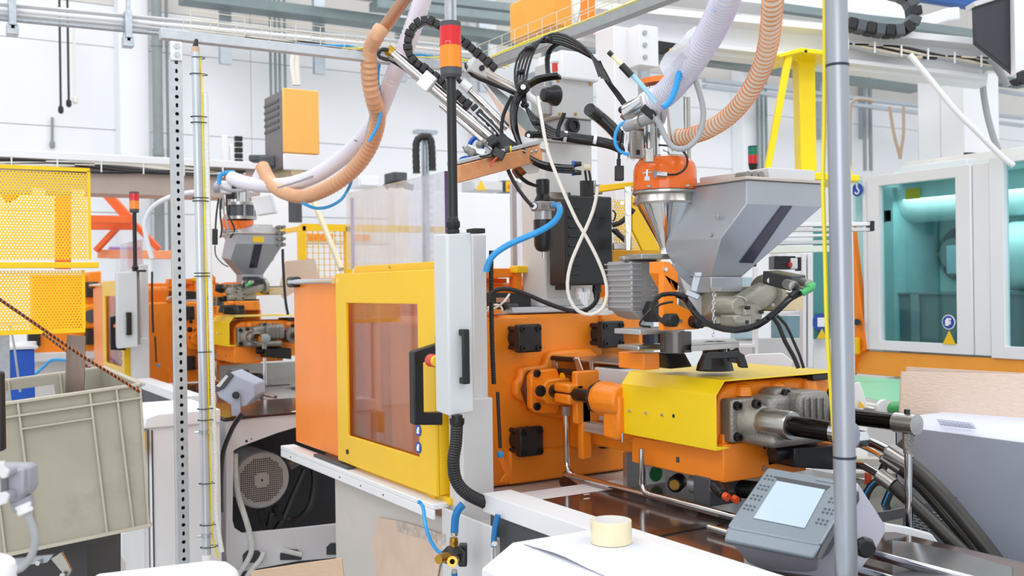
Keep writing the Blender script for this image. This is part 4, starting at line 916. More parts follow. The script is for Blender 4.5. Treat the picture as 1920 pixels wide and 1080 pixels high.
L3 = [(1026, 138), (1024, 112), (1030, 90), (1050, 78), (1080, 80), (1100, 95)]
for k in range(2): B().tube([at(px+k*4, py+k*3, d=3.2) for px, py in L3], .0048, 7).make('cable', BLKG, cl)
for px, py in ((976, 135), (992, 90), (1028, 74), (984, 197), (1004, 230)): B().ball(at(px, py, d=3.12), .014, 10, .7).make('cable_clip', BLK, cl)
q = at(981, 163, d=3.08); B().ball(q, .022, 12).make('clamp_block', BLK, cl); B().cyl(q+(CAM-q).normalized()*.018, q+(CAM-q).normalized()*.03, .008, n=8).make('clamp_bolt', CHR, cl)
for k, (px, py) in enumerate(((1080, 308), (1080, 323))):
    a = at(px-4, py, d=3.14); b_ = at(px+10, py-1+k*2, d=3.14)
    t = thing('push_fitting', ['upper', 'lower'][k]+' black push fitting with a blue ring on the robot column', 'fitting', a); B().cyl(a, b_, .0095, .007, 10).make('body', BLK, t); B().cyl(at(px-8, py, d=3.14), at(px-3, py, d=3.14), .0105, n=12).make('blue_ring', BLUEP, t)
one('fitting_elbow', BLK, 'small cream and black valve plug right of the blue ringed fittings', 'fitting', B().box(*[v for v in (lambda q: (q.x-.01, q.x+.01, q.y-.02, q.y+.02, q.z-.04, q.z+.01))(at(1100, 345, d=3.3))]))
tag(B().cyl(at(1095, 314, d=3.25), at(1106, 314, d=3.25), .010).make('plug_cap', M('cream_plastic', '#e9e2bb', .5)), 'cream round plug on the robot column beside the blue rings', 'plug')
for k in range(2): one('thin_hose', BLKM, ['left', 'right'][k]+' short black hose dropping behind the blue ringed fittings', 'hose', B().tube(P([(1097+7*k, 320), (1099+8*k, 335), (1101+6*k, 350)], 3.26), .004))
# cables from the head to the right loader
for k in range(3): one('signal_cable', BLKG, ['upper', 'middle', 'lower'][k]+' of three tied black cables slanting from the robot head to the loader', 'cable', B().tube(P([(1118+k*3, 118-k*2), (1135+k*3, 150), (1155+k*4, 178), (1174+k*4, 205)], 3.35), .0042, 6), group='tied cables right of the robot head')
# ---------------- robot arm: chromed rods, chain, gripper
ra = rb
ACH = M('polished_aluminium_rod', '#c9c6c6', .18, .95, var=.03)
def rod(p, q, r, nm='rod', mat=ACH, par=ra, d=3.05, d2=None): return B().cyl(at(*p, d=d), at(*q, d=d2 or d), r, n=20).make(nm, mat, par)
rod((732, 97), (935, 270), .0165, d=3.1, d2=3.1); rod((727, 93), (737, 101), .0175, 'rod_collar', BRASS, d=3.1)
rod((826, 196), (925, 282), .0085, d=3.05)
rod((876, 165), (952, 240), .013, d=3.15); rod((866, 155), (881, 168), .0155, 'rod_sleeve', WSTK, d=3.14)
rod((858, 148), (868, 158), .007, 'rod_tip', BLK, d=3.14)
c = at(801, 153, d=3.08); ax = (at(830, 178, d=3.08)-at(770, 128, d=3.08)).normalized(); nx = ax.cross((CAM-c).normalized()).normalized(); vx = nx.cross(ax)
B().ob(c, ax*.020, nx*.026, vx*.02).make('joint_block', WHT, ra, .003)
B().tube(P([(728, 112), (712, 107), (710, 98), (718, 92), (728, 94)], 3.08), .006, 8).make('air_elbow', BLK, ra)
B().tube(P([(728, 112), (760, 132), (800, 165), (840, 200), (880, 240), (905, 268)], 3.1), .0035, 6).make('air_line', BLK, ra)
# cylinder upper
rod((890, 128), (985, 178), .019, 'cylinder_body', M('beige_alu', '#b8afa8', .3, .7), d=3.25)
c = at(897, 130, d=3.24); B().ob(c, V((.0, .035, -.012)), V((.02, 0, 0)), V((0, .01, .022))).make('cylinder_end', COLM, ra, .005); B().cyl(c+X*.02, c+X*.026, .009).make('socket_bolt', IRON, ra)
rod((975, 170), (1012, 195), .012, 'cylinder_neck', WSTK, d=3.25)
for k in range(3): B().tube(P([(872, 118+3*k), (885, 140+k), (915, 152+k*2), (950, 168+k), (975, 178+2*k)], 3.22), .004, 6).make('air_line', BLKG, ra)
# steel wing plates
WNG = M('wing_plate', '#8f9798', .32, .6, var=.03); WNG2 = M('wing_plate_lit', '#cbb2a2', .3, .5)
def card(pts, d, mat, nm, th=.004, par=ra):
    P0 = P(pts, d); n = (P0[1]-P0[0]).cross(P0[2]-P0[0]).normalized(); return B().prism(P0, n*th).make(nm, mat, par)
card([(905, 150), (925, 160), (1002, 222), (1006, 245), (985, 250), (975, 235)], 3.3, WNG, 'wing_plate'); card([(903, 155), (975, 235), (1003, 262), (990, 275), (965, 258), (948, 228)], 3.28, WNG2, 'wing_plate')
# linear slide under (aluminium, orange reflection painted into its colour)
sl = thing('slide_profile', 'wide aluminium slide profile under the robot arm', 'rail', at(930, 330, d=3.05))
pa, pb_ = at(850, 325, d=2.95), at(1005, 285, d=3.15)
dv = (pb_-pa); sd = dv.cross(Z).normalized()
OREF = M('orange_reflection_aluminium', '#e8a878', .28, .7, var=.06, scale=30)
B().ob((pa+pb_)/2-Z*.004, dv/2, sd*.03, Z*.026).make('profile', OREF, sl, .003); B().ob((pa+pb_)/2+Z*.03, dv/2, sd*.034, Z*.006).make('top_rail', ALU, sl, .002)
for f_ in (.86, .92): c = pa+dv*f_+sd*.03+Z*.006; B().ball(c+sd*0, .006).make('rivet', STL, sl)
# tool changer clutter under the arm: blue frames, fittings, black clamps
gt = thing('gripper_tool', 'gripper tool with blue frames and brass fittings under the robot arm', 'gripper', at(900, 300, d=3.0))
def bl(px, py, d, hx, hy, hz, nm, mat, par=gt, rot=0, bev=.002):
    c = at(px, py, d=d); r = Matrix.Rotation(rot, 3, FWD); return B().ob(c, (r@RGT)*hx, (r@UPV)*hz, FWD*hy).make(nm, mat, par, bev)
B().tube(P([(886, 262), (880, 275), (883, 290), (890, 296), (900, 285), (905, 268), (895, 258)], 3.05), .008, 6, closed=True).make('blue_frame', BLUEP, gt)
B().tube(P([(857, 316), (862, 302), (872, 296), (890, 300), (892, 310), (870, 316)], 2.98), .007, 6, closed=True).make('blue_frame', BLUEP, gt)
bl(905, 300, 3.05, .045, .004, .03, 'tool_plate', WHT, rot=-.4); bl(893, 282, 3.0, .028, .01, .01, 'tool_cylinder', ALU, rot=.3)
for px, py, r in ((877, 281, .012), (884, 286, .014), (899, 271, .011), (908, 266, .009)): B().ball(at(px, py, d=2.98), r).make('brass_fitting', CAST, gt)
bl(935, 289, 3.0, .018, .02, .013, 'black_clamp', BLK, rot=.5); bl(941, 274, 3.08, .03, .02, .03, 'black_motor', BLK, rot=-.7, bev=.01)
rod((918, 272), (932, 262), .022, 'black_motor', BLK, gt, d=3.02)
B().cyl(at(947, 280, d=2.98), at(958, 279, d=2.98), .009).make('grey_plug', DGREY, gt); B().cyl(at(956, 279, d=2.97), at(959, 279, d=2.97), .0095).make('yellow_ring', YSTK, gt)
B().tube(P([(932, 295), (925, 302), (920, 308), (921, 313)], 2.96), .003, 6).make('red_lever', REDP, gt)
B().tube(P([(890, 290), (905, 294), (920, 288), (924, 280)], 2.97), .003, 6).make('air_line', BLK, gt); B().tube(P([(868, 275), (874, 282), (886, 284)], 2.97), .004, 6).make('air_line', CAST, gt)
for k in range(7): bl(880+k*9.5, 192+k*9.6, 3.1, .011, .008, .007, 'manifold_block', [ALU, BLK, BLK, WSTK, BLK, ALU, BLK][k], rot=-.72)
for k in range(4): B().tube(P([(898, 205+k*4), (925, 232+k*3), (950, 258+k*4), (985, 280+k*2)], 3.08), .0035, 6).make('air_line', [BLK, BLKG, ALU, BLK][k], gt)
bl(978, 318, 3.25, .03, .02, .018, 'motor_flange', M('bronze_motor', '#8a4b1c', .35, .5), rot=-.6, bev=.008)
card([(985, 292), (1015, 300), (1010, 322), (990, 326), (975, 310)], 3.2, COLM, 'column_gusset', .01, gt)
bl(998, 270, 3.15, .05, .03, .012, 'label_block', LGREY, rot=.25)
for k in range(2): B().tube(P([(965, 318), (975, 330+k*3), (990, 342+k*2), (1010, 350)], 3.2), .005, 6).make('air_line', BLKG, gt)
# energy chain
ec = thing('energy_chain', 'black energy chain arching over the robot arm behind the signal tower', 'cable chain', at(820, 60, d=3.1))
path = even(cr(P([(930, 130), (905, 108), (867, 77), (845, 60), (823, 48), (800, 37), (780, 46), (767, 66), (765, 95), (776, 115), (797, 129), (820, 147), (845, 167), (865, 186), (882, 200)], 3.1), .01), .021)
lk = None
for i, (p, q) in enumerate(zip(path, path[1:])):
    dvv = (q-p); n1 = dvv.normalized().cross(FWD).normalized()
    o = B().ob((p+q)/2, dvv*.47, n1*(.0135 if i % 2 else .011), FWD*.016).make('chain_link', BLK if i % 2 else IRON, ec, .003)
    if i % 2: B().cyl((p+q)/2-FWD*.016, (p+q)/2-FWD*.019, .005, n=8).make('link_pin', IRON, o)
# ================================================================ HOPPER
XH = -2.017; YH = 1.977
def hopper(label, XH, XN, rim, band, Ppx, Qpx, neck, win, loc, rv, sc=1, sticker=None):
    hp = thing('grey_hopper', label, 'hopper', loc, 'material hoppers')
    A_ = at(*rim[1], x=XH); Bq = at(*rim[2], x=XH); zr = A_.z; yF = A_.y; yBk = Bq.y
    Lx = at(*rim[0], y=yF).x; zb = at(*band, x=XH).z
    N0, N1 = at(*neck[0], x=XN), at(*neck[1], x=XN); zn = (N0.z+N1.z)/2
    A1, B1 = V((XH, yF, zb)), V((XH, yBk, zb)); N0.z = N1.z = zn
    pn = (B1-A1).cross(N1-A1).normalized()
    if pn.x < 0: pn = -pn
    Pp = atp(*Ppx, A1, pn); Q = at(*Qpx, y=Pp.y); xn0 = XN-.13*sc
    hb = B(); hb.add([V((Lx, yF, zr)), V((XH, yF, zr)), V((XH, yBk, zr)), V((Lx, yBk, zr)), A1, B1, Pp, B1.lerp(N1, .45), V((Q.x, Pp.y, Q.z)), V((Lx, yBk, Pp.z)), N0, N1, V((xn0, N0.y, zn)), V((xn0, N1.y, zn))],
        [(0, 1, 4, 6, 8), (1, 2, 5, 4), (4, 5, 7, 6), (3, 9, 7, 5, 2), (0, 8, 9, 3), (8, 6, 10, 12), (6, 7, 11, 10), (7, 9, 13, 11), (9, 8, 12, 13), (12, 10, 11, 13), (0, 3, 2, 1)])
    hb.make('hopper_body', HOPG, hp, .003, smooth=15)
    B().box(xn0, XN, N0.y, N1.y, zn-.045*sc, zn).make('hopper_neck', HOPG, hp, .003)
    B().box(Lx-.012, XH+.008, yF-.008, yBk+.008, zr, zr+.009).make('hopper_lid', M('lid_steel', '#c9bdb2', .25, .6), hp, .002)
    B().box(XH-.30*sc, XH-.015*sc, yF+.10*sc, yBk-.01, zr+.009, zr+.04*sc).make('lid_box', LGREY, hp, .003)
    B().prism([atp(a, b, A1+pn*.001, pn) for a, b in win], pn*.002).make('sight_window', M('dark_sight_glass', '#2f2b3c', .12, var=.2), hp)
    for px, py in rv: c = at(px, py, y=yF+(Pp.y-yF)*(py-350)/98-.002); B().cyl(c, c-Y*.004, .005, n=10).make('rivet', STL, hp)
    if sticker: B().prism([at(a, b, x=XH+.002) for a, b in sticker], X*.003).make('warning_label', YSTK, hp)
    return hp, zr
hp, zr = hopper('large grey sheet metal hopper with a dark sight strip above the front yellow cover', XH, -2.115, ((1305, 350), (1400, 337), (1541, 345)), (1398, 382), (1351, 448), (1237, 451), ((1333, 518), (1392, 519)), ((1465, 386), (1485, 386), (1411, 493), (1386, 492)), at(1360, 520, x=XH-.1), ((1341, 404), (1348, 404), (1333, 440)))
for px in (1398, 1411, 1423): c = at(px, 329, x=XH-.02); B().cyl(c-X*.03, c+X*.01, .011, n=12).make('cable_gland', CAST, hp)
xh2 = at(480, 440, d=6.45).x
hp2, zr2_ = hopper('grey hopper of the second machine with a yellow warning label', xh2, xh2-.1, ((424, 441), (441, 438), (531, 443)), (441, 457), (432, 487), (415, 483), ((456, 514), (494, 514)), ((477, 458), (492, 458), (482, 502), (467, 502)), at(475, 520, d=6.6), (), 1.2, ((474, 443), (495, 444), (495, 455), (474, 454)))
B().box(xh2-.2, xh2-.02, at(484, 430, x=xh2).y, at(514, 430, x=xh2).y, zr2_+.01, at(500, 420, x=xh2).z).make('junction_box', LGREY, hp2, .004)
for i in range(2):
    for j in range(4): c = at(522+i*8, 426+j*11, x=xh2+.01); B().cyl(c-X*.03, c+X*.03, .012, n=8).make('cable_gland', CAST, hp2)
B().tube(P([(530, 467), (531, 500), (535, 560), (540, 590)], 6.3), .009, 6).make('black_cable', BLK, hp2)
def fx_(): pass
# gearbox / dosing unit under the hopper
dz = thing('dosing_unit', 'steel dosing unit with cast gear housing under the large grey hopper', 'machine', at(1400, 615, d=2.8))
def fx(l, r_, t_, b_, xa, dx, nm, mt, par, bv=.003):
    a = at(l, (t_+b_)/2, x=xa); c = at(r_, (t_+b_)/2, x=xa); z1 = at((l+r_)/2, t_, x=xa).z; z0 = at((l+r_)/2, b_, x=xa).z
    return B().box(xa-dx, xa, a.y, c.y, z0, z1).make(nm, mt, par, bv)
YST = M('yellow_tinged_steel', '#b3ad9a', .3, .7, var=.08, scale=6)
fx(1343, 1420, 537, 606, -2.12, .16, 'dosing_box', YST, dz, .002)
fx(1345, 1430, 606, 612, -2.12, .16, 'bottom_plate', IRON, dz)
GC = M('gear_casting', '#a09c90', .38, .55, var=.1, bump=.2)
def fxx(px, py, r, xa, dx, nm, mt, n=22, prof=None): c = at(px, py, x=xa); return B().lathe(c-X*dx, X, prof or [(0, r), (dx*.8, r), (dx, r*.85)], n).make(nm, mt, dz, .002)
c = at(1418, 570, x=-2.02)
B().cyl(at(1385, 578, x=-2.05), at(1436, 548, x=-2.12), .036, n=20).make('gear_housing', GC, dz, .004)
B().cyl(at(1436, 548, x=-2.12), at(1443, 546, x=-2.13), .052, n=24).make('gear_flange', GC, dz, .003)
for a_ in range(6): q = at(1441, 547, x=-2.11)+V((.0, math.cos(a_*1.05)*.03, math.sin(a_*1.05)*.044)); B().cyl(q, q+V((.012, -.01, 0)), .006, n=6).make('bolt', GC, dz)
fxx(1414, 590, .036, -1.99, .07, 'gear_cover', GC); fxx(1386, 575, .028, -2.0, .08, 'gear_cap', GC)
fx(1378, 1412, 590, 612, -1.985, .06, 'gear_foot', GC, dz, .006)
for px, py in ((1403, 577), (1428, 585), (1400, 604), (1424, 602)): c = at(px, py, x=-1.985); B().cyl(c-X*.01, c+X*.004, .005).make('screw', IRON, dz)
fx(1379, 1398, 598, 606, -1.98, .01, 'type_plate', GC, dz, .001)
# motor with label, connector box
fx(1452, 1502, 548, 583, -2.14, .14, 'motor', BLK, dz, .01); fx(1458, 1506, 552, 582, -2.125, .004, 'motor_label', M('tan_label', '#d8c39a', .5), dz, .001); fx(1460, 1472, 562, 567, -2.12, .003, 'yellow_label', YSTK, dz, .0005)
cbx = thing('connector_box', 'black connector box with metal and green plugs right of the hopper outlet', 'box', at(1470, 545, d=2.75))
cc = at(1452, 525, d=2.72); 
pts = [at(1434, 505, d=2.72), at(1487, 510, d=2.68), at(1513, 516, d=2.72), at(1458, 508, d=2.78)]
fA = [at(1430, 508, d=2.70), at(1484, 518, d=2.63), at(1482, 546, d=2.63), at(1430, 532, d=2.70)]
dvv = at(1511, 516, d=2.74)-at(1484, 518, d=2.63)
B().prism(fA, dvv).make('housing', BLK, cbx, .003)
for (px, py, L_, m1, m2, ex_) in ((1475, 532, .03, CHR, BLK, (1502, 545)), (1505, 530, .02, CHR, GRN, (1520, 545))):
    a = at(px, py, d=2.62); b_ = at(px+13, py+4, d=2.56)
    B().cyl(a, b_, .0125, n=14).make('metal_plug', STL, cbx); B().cyl(b_, at(px+20, py+8, d=2.56), .011, n=12).make('plug_body', m2, cbx)
B().cyl(at(1523, 539, d=2.55), at(1504, 550, d=2.55), .0085, n=10).make('green_plug', GRN, cbx); B().cyl(at(1522, 536, d=2.56), at(1516, 542, d=2.55), .011).make('green_plug', GRN, cbx)
B().cyl(at(1496, 543, d=2.56), at(1484, 556, d=2.56), .010, .007, 10).make('plug_boot', BLK, cbx)
c = at(1444, 526, d=2.69); B().cyl(c, c-V((.0, .006, 0))+V((.004, 0, 0)), .007).make('bolt_head', STL, cbx)
one('motor_cable', BLKG, 'thick black cable sagging from the connector box under the dosing unit to the orange bracket', 'cable', B().tube(P([(1486, 553, 2.58), (1470, 570, 2.58), (1448, 590, 2.58), (1420, 610, 2.58), (1380, 619, 2.6), (1340, 612, 2.62), (1312, 597, 2.65), (1295, 575, 2.68), (1282, 558), (1268, 552)], 2.72), .0085, 10))
one('motor_cable', BLKG, 'thin black cable from the green plug joining the thick sagging cable', 'cable', B().tube(P([(1504, 550, 2.56), (1485, 560, 2.57), (1462, 577, 2.57), (1440, 596, 2.56)], 2.6), .005, 8))
one('motor_cable', BLKG, 'black cable looping left of the orange bracket beside the finned valve body', 'cable', B().tube(P([(1290, 556), (1265, 551), (1240, 553), (1228, 565), (1225, 582), (1236, 598), (1248, 606)], 2.7), .006, 8))
one('motor_cable', BLK, 'thin black cable curving down left from the orange bracket to the steel plate', 'cable', B().tube(P([(1262, 566), (1240, 570), (1218, 583), (1203, 600), (1200, 610), (1212, 612), (1220, 613)], 2.76), .0035, 6))
for k in range(2): one('hanging_cable', BLK, ['left', 'right'][k]+' of two black cables hanging down right of the dosing unit', 'cable', B().tube(P([(1447+10*k, 592), (1460+14*k, 610), (1472+16*k, 640), (1488+12*k, 668), (1497+10*k, 690)], 2.9), .0065-.002*k, 7))
# orange bracket with knobs
ob = thing('orange_bracket', 'orange mounting bracket with black knobs beside the dosing unit', 'bracket', at(1270, 620, d=2.75))
xo = -2.17
polyx([(1243, 490), (1256, 491), (1272, 512), (1272, 545), (1262, 545), (1243, 512)], xo, -.06).make('upper_arm', ORANGE2, ob, .002)
polyx([(1243, 512), (1272, 530), (1270, 570), (1312, 592), (1312, 617), (1243, 620)], xo, -.02).make('lower_plate', ORANGE2, ob, .002)
polyx([(1262, 599), (1279, 599), (1279, 604), (1262, 604)], xo+.001, .002).make('slot', STL, ob)
for px, py in ((1250, 600), (1299, 603)):
    c = at(px, py, x=xo)
    B().cyl(c, c+X*.02, .018, n=16).make('knob', BLK, ob)
    B().lathe(c+X*.012, X, [(0, .021), (.02, .021), (.024, .017)], 6).make('knob_grip', BLK, ob, .003)
c = at(1247, 505, x=xo); B().cyl(c, c+X*.005, .006).make('screw', CHR, ob)
# steel side plates, latch, chain
sp = thing('hopper_slide', 'bent steel slide plate with a toggle latch below the hopper, left of the dosing unit', 'bracket', at(1310, 600, d=2.8))
polyx([(1262, 495), (1268, 493), (1330, 535), (1335, 600), (1313, 612), (1300, 570), (1268, 525)], -2.2, -.01).make('slide_plate', HOPG, sp, .002)
polyx([(1272, 520), (1318, 560), (1318, 575), (1315, 600), (1290, 565)], -2.19, .01).make('slide_plate', LGREY, sp, .002)
B().ob(at(1304, 530, d=2.66), (RGT*.25+UPV).normalized()*.024, (RGT-UPV*.25).normalized()*.009, FWD*.006).make('toggle_latch', GALV, sp, .002)
B().ob(at(1298, 553, d=2.66), (RGT*.9-UPV*.4).normalized()*.018, (RGT*.4+UPV*.9).normalized()*.007, FWD*.006).make('toggle_latch', GALV, sp, .002)
B().ob(at(1308, 515, d=2.66), RGT*.009, UPV*.006, FWD*.01).make('latch_hook', GALV, sp, .002)
ch = thing('thin_chain', 'thin hanging steel chain in front of the dosing unit box', 'chain', at(1338, 640, d=2.62))
for k in range(13):
    c = at(1338+math.sin(k)*.7, 545+k*7.5, d=2.62); ax_ = RGT if k % 2 else FWD
    B().tube([c+UPV*.0065*math.cos(a_)+ax_*.0032*math.sin(a_) for a_ in [i*math.pi/4 for i in range(8)]], .0013, 4, closed=True, raw=True).make('chain_link', CHR, ch)
B().ob(at(1343, 543, d=2.62), RGT*.015, UPV*.006, FWD*.006).make('chain_hook', CAST, ch, .002)
# black cylinders (feed block), steel plate, handle bracket
fb = thing('feed_block', 'dark steel feed block of two cylinders between steel plates above the yellow cover', 'machine part', at(1260, 690, d=2.95))
c1 = at(1267, 643, d=2.86); z1 = at(1267, 622, d=2.86).z; z0 = at(1267, 660, d=2.86).z
B().cyl((c1.x, c1.y, z0), (c1.x, c1.y, z1), .044, n=32).make('steel_cylinder', M('dark_turned_steel', '#5b5754', .25, .8, var=.2, scale=4), fb)
c2_ = at(1232, 637, d=2.98); B().cyl((c2_.x, c2_.y, z0+.02), (c2_.x, c2_.y, z1), .043, n=32).make('dark_cylinder', M('blued_cylinder', '#3a3f4a', .3, .6), fb)
fx(1200, 1284, 616, 626, -2.25, .12, 'upper_plate', ALU, fb, .002)
fx(1197, 1250, 647, 657, -2.27, .1, 'lower_plate', STL, fb, .004)
B().lathe(at(1233, 603, d=3.0), Z, [(0, .04), (.03, .05), (.06, .035)], 20).make('dark_sleeve', IRON, fb)
fx(1207, 1237, 662, 693, -2.30, .12, 'orange_support', ORANGE2, fb, .003)
polyx([(1243, 662), (1285, 661), (1300, 688), (1257, 692)], -2.33, -.06).make('black_funnel', BLK, fb, .006)
sw = thing('steel_flange_plate', 'flat steel plate with a round hole on a dark round foot above the cover handle', 'plate', at(1350, 668, d=2.95))
a = at(1296, 648, d=2.85); b_ = at(1386, 644, d=2.85)
zpl = at(1340, 645, d=2.85).z
q0_ = at(1296, 648, z=zpl); q1_ = at(1386, 642, z=zpl); q2_ = at(1376, 634, z=zpl); q3_ = at(1298, 637, z=zpl)
out8 = []
cxy = (q0_+q1_+q2_+q3_)/4
def quadring(Q4, n=16):
    o = []
    for i in range(4):
        for j in range(n//4): o.append(Q4[i].lerp(Q4[(i+1) % 4], j/(n/4)))
    return o
O16 = quadring([q0_, q1_, q2_, q3_]); rr_ = .035; I16 = []
for p in O16: dd = (p-cxy); dd.z = 0; I16.append(cxy+dd.normalized()*rr_)
B().ring(O16, I16, Z*-.016).make('plate', STL, sw, .001)
B().lathe(cxy-Z*.085, Z, [(0, .055), (.02, .05), (.05, .035), (.068, .034)], 28).make('round_foot', IRON, sw)
B().prism([at(a_, b__, d=2.9) for a_, b__ in ((1366, 652), (1372, 658), (1385, 652), (1390, 668), (1384, 682), (1366, 678))], FWD*.02).make('black_lug', BLK, sw, .002)
hb_ = thing('cover_handle', 'black bow handle standing on top of the front yellow cover', 'handle', at(1358, 694, d=2.75))
HB = [(1315, 695), (1322, 668), (1330, 660), (1386, 660), (1396, 668), (1404, 691)]
hp_ = [at(px, py, d=2.72+.02*(px > 1350)) for px, py in HB]
B().prism([at(px, py, d=2.72) for px, py in ((1315, 695), (1323, 665), (1332, 662), (1386, 660), (1396, 665), (1404, 690), (1388, 690), (1383, 672), (1336, 674), (1336, 695))], FWD*.03).make('bow', BLK, hb_, .003)
# white paper stack behind cover
one('white_plastic_part', WHT, 'white perforated plastic sheet lying behind the yellow cover handle', 'sheet', B().prism([at(a_, b__, d=3.6) for a_, b__ in ((1390, 672), (1405, 664), (1468, 662), (1488, 678), (1484, 690), (1400, 690))], FWD*.01), .003)
# finned valve body
fv = thing('finned_valve_body', 'silver finned barrel cover left of the orange bracket', 'machine part', at(1215, 600, d=3.0))
FINM = M('finned_aluminium', '#a9abae', .4, .4, var=.05)
xf_ = -2.35
a = at(1184, 540, x=xf_); b_ = at(1243, 540, x=xf_); z1 = at(1214, 489, x=xf_).z; z0 = at(1214, 582, x=xf_).z
B().box(xf_-.12, xf_, a.y, b_.y, z0, z1).make('body', FINM, fv, .006)
for k in range(9):
    z = z1-.008-(z1-z0)*k/9.2
    B().box(xf_-.124, xf_+.004, a.y-.005, a.y+.035, z-.002, z+.002).box(xf_-.0, xf_+.004, b_.y-.04, b_.y+.002, z-.002, z+.002).make('fin', ALU, fv)
polyx([(1184, 582), (1243, 582), (1240, 600), (1215, 600), (1196, 594)], xf_, -.1).make('lower_cone', FINM, fv, .003)
for py in (498, 560): c = at(1184, py, x=xf_-.05); B().cyl(c+Y*.01, c-Y*.03, .021, n=12).make('black_knob', BLK, fv, .004)
fx(1170, 1235, 480, 489, -2.36, .03, 'clamp_bar', M('warm_steel', '#aba29a', .35, .5), fv, .006); fx(1203, 1262, 476, 486, -2.3, .08, 'top_flange', STL, fv, .002)
# ================================================================ LOADER (orange dome, steel cone)
def loader():
    t = thing('material_loader', 'vacuum material loader with orange dome and polished steel cone behind the large grey hopper', 'loader', at(1245, 480, d=2.98), 'material loaders')
    c = at(1247, 360, d=2.98); K = V((c.x, c.y, 0)); zf = lambda py: at(1247, py, d=2.98).z
    B().lathe(K+Z*zf(470), Z, [(0, .018), (.01, .018), (.02, .022), (zf(384)-zf(470), .083), (zf(378)-zf(470), .088)], 36).make('steel_cone', CHR, t)
    B().lathe(K+Z*zf(384), Z, [(0, .092), (.006, .095), (.012, .092), (zf(362)-zf(384)-.008, .088), (zf(362)-zf(384)-.002, .096), (zf(362)-zf(384)+.004, .096), (zf(362)-zf(384)+.004, .088)], 36).make('clamp_ring', STL, t)
    B().cyl(K+Z*(zf(361)), K+Z*(zf(358)), .094, n=36).make('seal', BLK, t)
    B().lathe(K+Z*zf(358), Z, [(0, .092), (.008, .093), (.06, .092), (.078, .086), (.092, .074), (.096, .066), (.10, .064)], 40).make('orange_dome', M('dome_orange', '#ea6a1a', .18, var=.02), t)
    B().cyl(K+Z*(zf(300)), K+Z*(zf(295)), .069, n=36).make('dome_rim', STL, t)
    B().lathe(K+Z*zf(296), Z, [(0, .062), (.2, .062), (.205, .058)], 36).make('steel_cylinder', CHR, t)
    for o_ in (V((.05, .05, 0)), V((.03, -.07, 0))): B().cyl(K+Z*zf(300)+o_, K+Z*zf(185)+o_, .006, n=8).make('tie_rod', STL, t)
    B().cyl(K+Z*zf(160), K+Z*zf(150), .070, n=36).make('orange_lid', M('lid_orange', '#f08030', .3), t)
    B().lathe(K+Z*(zf(186)), Z, [(0, .064), (.03, .066), (.034, .062)], 30).make('steel_head', CHR, t)
    for a_ in range(5):
        q = K+Z*(zf(358)+.004)+V((math.cos(a_*1.25-1.2)*.094, math.sin(a_*1.25-1.2)*.094, 0)); B().cyl(q, q+Z*.006, .007, n=8).make('bolt', STL, t)
    return t, K, zf
LD, LK, lz = loader()
# mount strap left of cone
ms = thing('steel_strap', 'perforated steel strap with bolts holding the cone clamp ring', 'strap', at(1178, 480, d=2.92))
B().prism([at(px, py, d=2.92) for px, py in ((1171, 350), (1184, 348), (1184, 430), (1182, 470), (1174, 470), (1172, 420))], FWD*.005).make('strap', STL, ms, .001)
for px, py in ((1176, 356), (1166, 381), (1178, 400), (1178, 432)): c = at(px, py, d=2.91); B().cyl(c, c-FWD*.006, .006, n=6).make('bolt', CHR, ms)
# dome fittings
df = thing('dome_sensor', 'chromed sensor plug with a black cable on the orange loader dome', 'sensor', at(1235, 340, d=2.85))
B().cyl(at(1226, 326, d=2.86), at(1250, 328, d=2.86), .008, n=12).cyl(at(1224, 326, d=2.86), at(1231, 326, d=2.86), .011, n=6).make('sensor', CHR, df)
B().tube(P([(1250, 327), (1268, 327), (1283, 318), (1289, 305), (1286, 290), (1272, 278), (1250, 273), (1235, 272)], 2.86), .0032, 7).make('cable', BLK, df)
B().cyl(at(1213, 318, d=2.86), at(1213, 338, d=2.86), .0035).cyl(at(1205, 325, d=2.86), at(1221, 323, d=2.86), .003).cyl(at(1213, 331, d=2.86), at(1213, 339, d=2.86), .008, n=6).make('latch_bolt', CHR, df)
B().ob(at(1217, 292, d=2.86), RGT*.012, UPV*.02, FWD*.012).make('latch_block', STL, df, .003)
# inlet pipe and valve left on top
iv = thing('vacuum_inlet', 'polished slanting steel inlet pipe at the top of the loader', 'pipe', at(1200, 210, d=2.9))
B().cyl(at(1180, 212, d=2.92), at(1222, 190, d=2.85), .031, n=28).make('inlet_pipe', CHR, iv); B().cyl(at(1213, 195, d=2.86), at(1222, 190, d=2.85), .036, n=28).make('flange', STL, iv)
B().cyl(at(1172, 225, d=2.93), at(1182, 210, d=2.92), .018, n=16).make('brown_cap', M('brown_cap', '#6b4a38', .4), iv)
B().ball(at(1166, 206, d=2.93), .011).make('black_knob', BLK, iv)
pv = thing('pneumatic_valve', 'grey pneumatic cylinder valve lying below the slanting inlet pipe', 'valve', at(1200, 245, d=2.85))
B().cyl(at(1172, 238, d=2.87), at(1232, 217, d=2.8), .0165, n=12).make('cylinder', M('valve_grey', '#9b9da0', .4, .2), pv, .003)
B().cyl(at(1196, 231, d=2.84), at(1203, 228, d=2.83), .020, n=12).make('band', STL, pv)
fx(1184, 1207, 245, 297, -2.32, .01, 'steel_plate', STL, pv, .001)
fx(1205, 1229, 240, 272, -2.34, .05, 'black_coil', BLK, pv, .004)
fx(1194, 1200, 281, 290, -2.318, .002, 'plate_slot', BLK, pv, .0)
fx(1206, 1216, 271, 277, -2.33, .03, 'red_cap', REDP, pv, .002)
B().ob(at(1216, 210, d=2.8), (RGT-UPV).normalized()*.022, (RGT+UPV).normalized()*.011, FWD*.01).make('y_fitting', BLK, pv, .003)
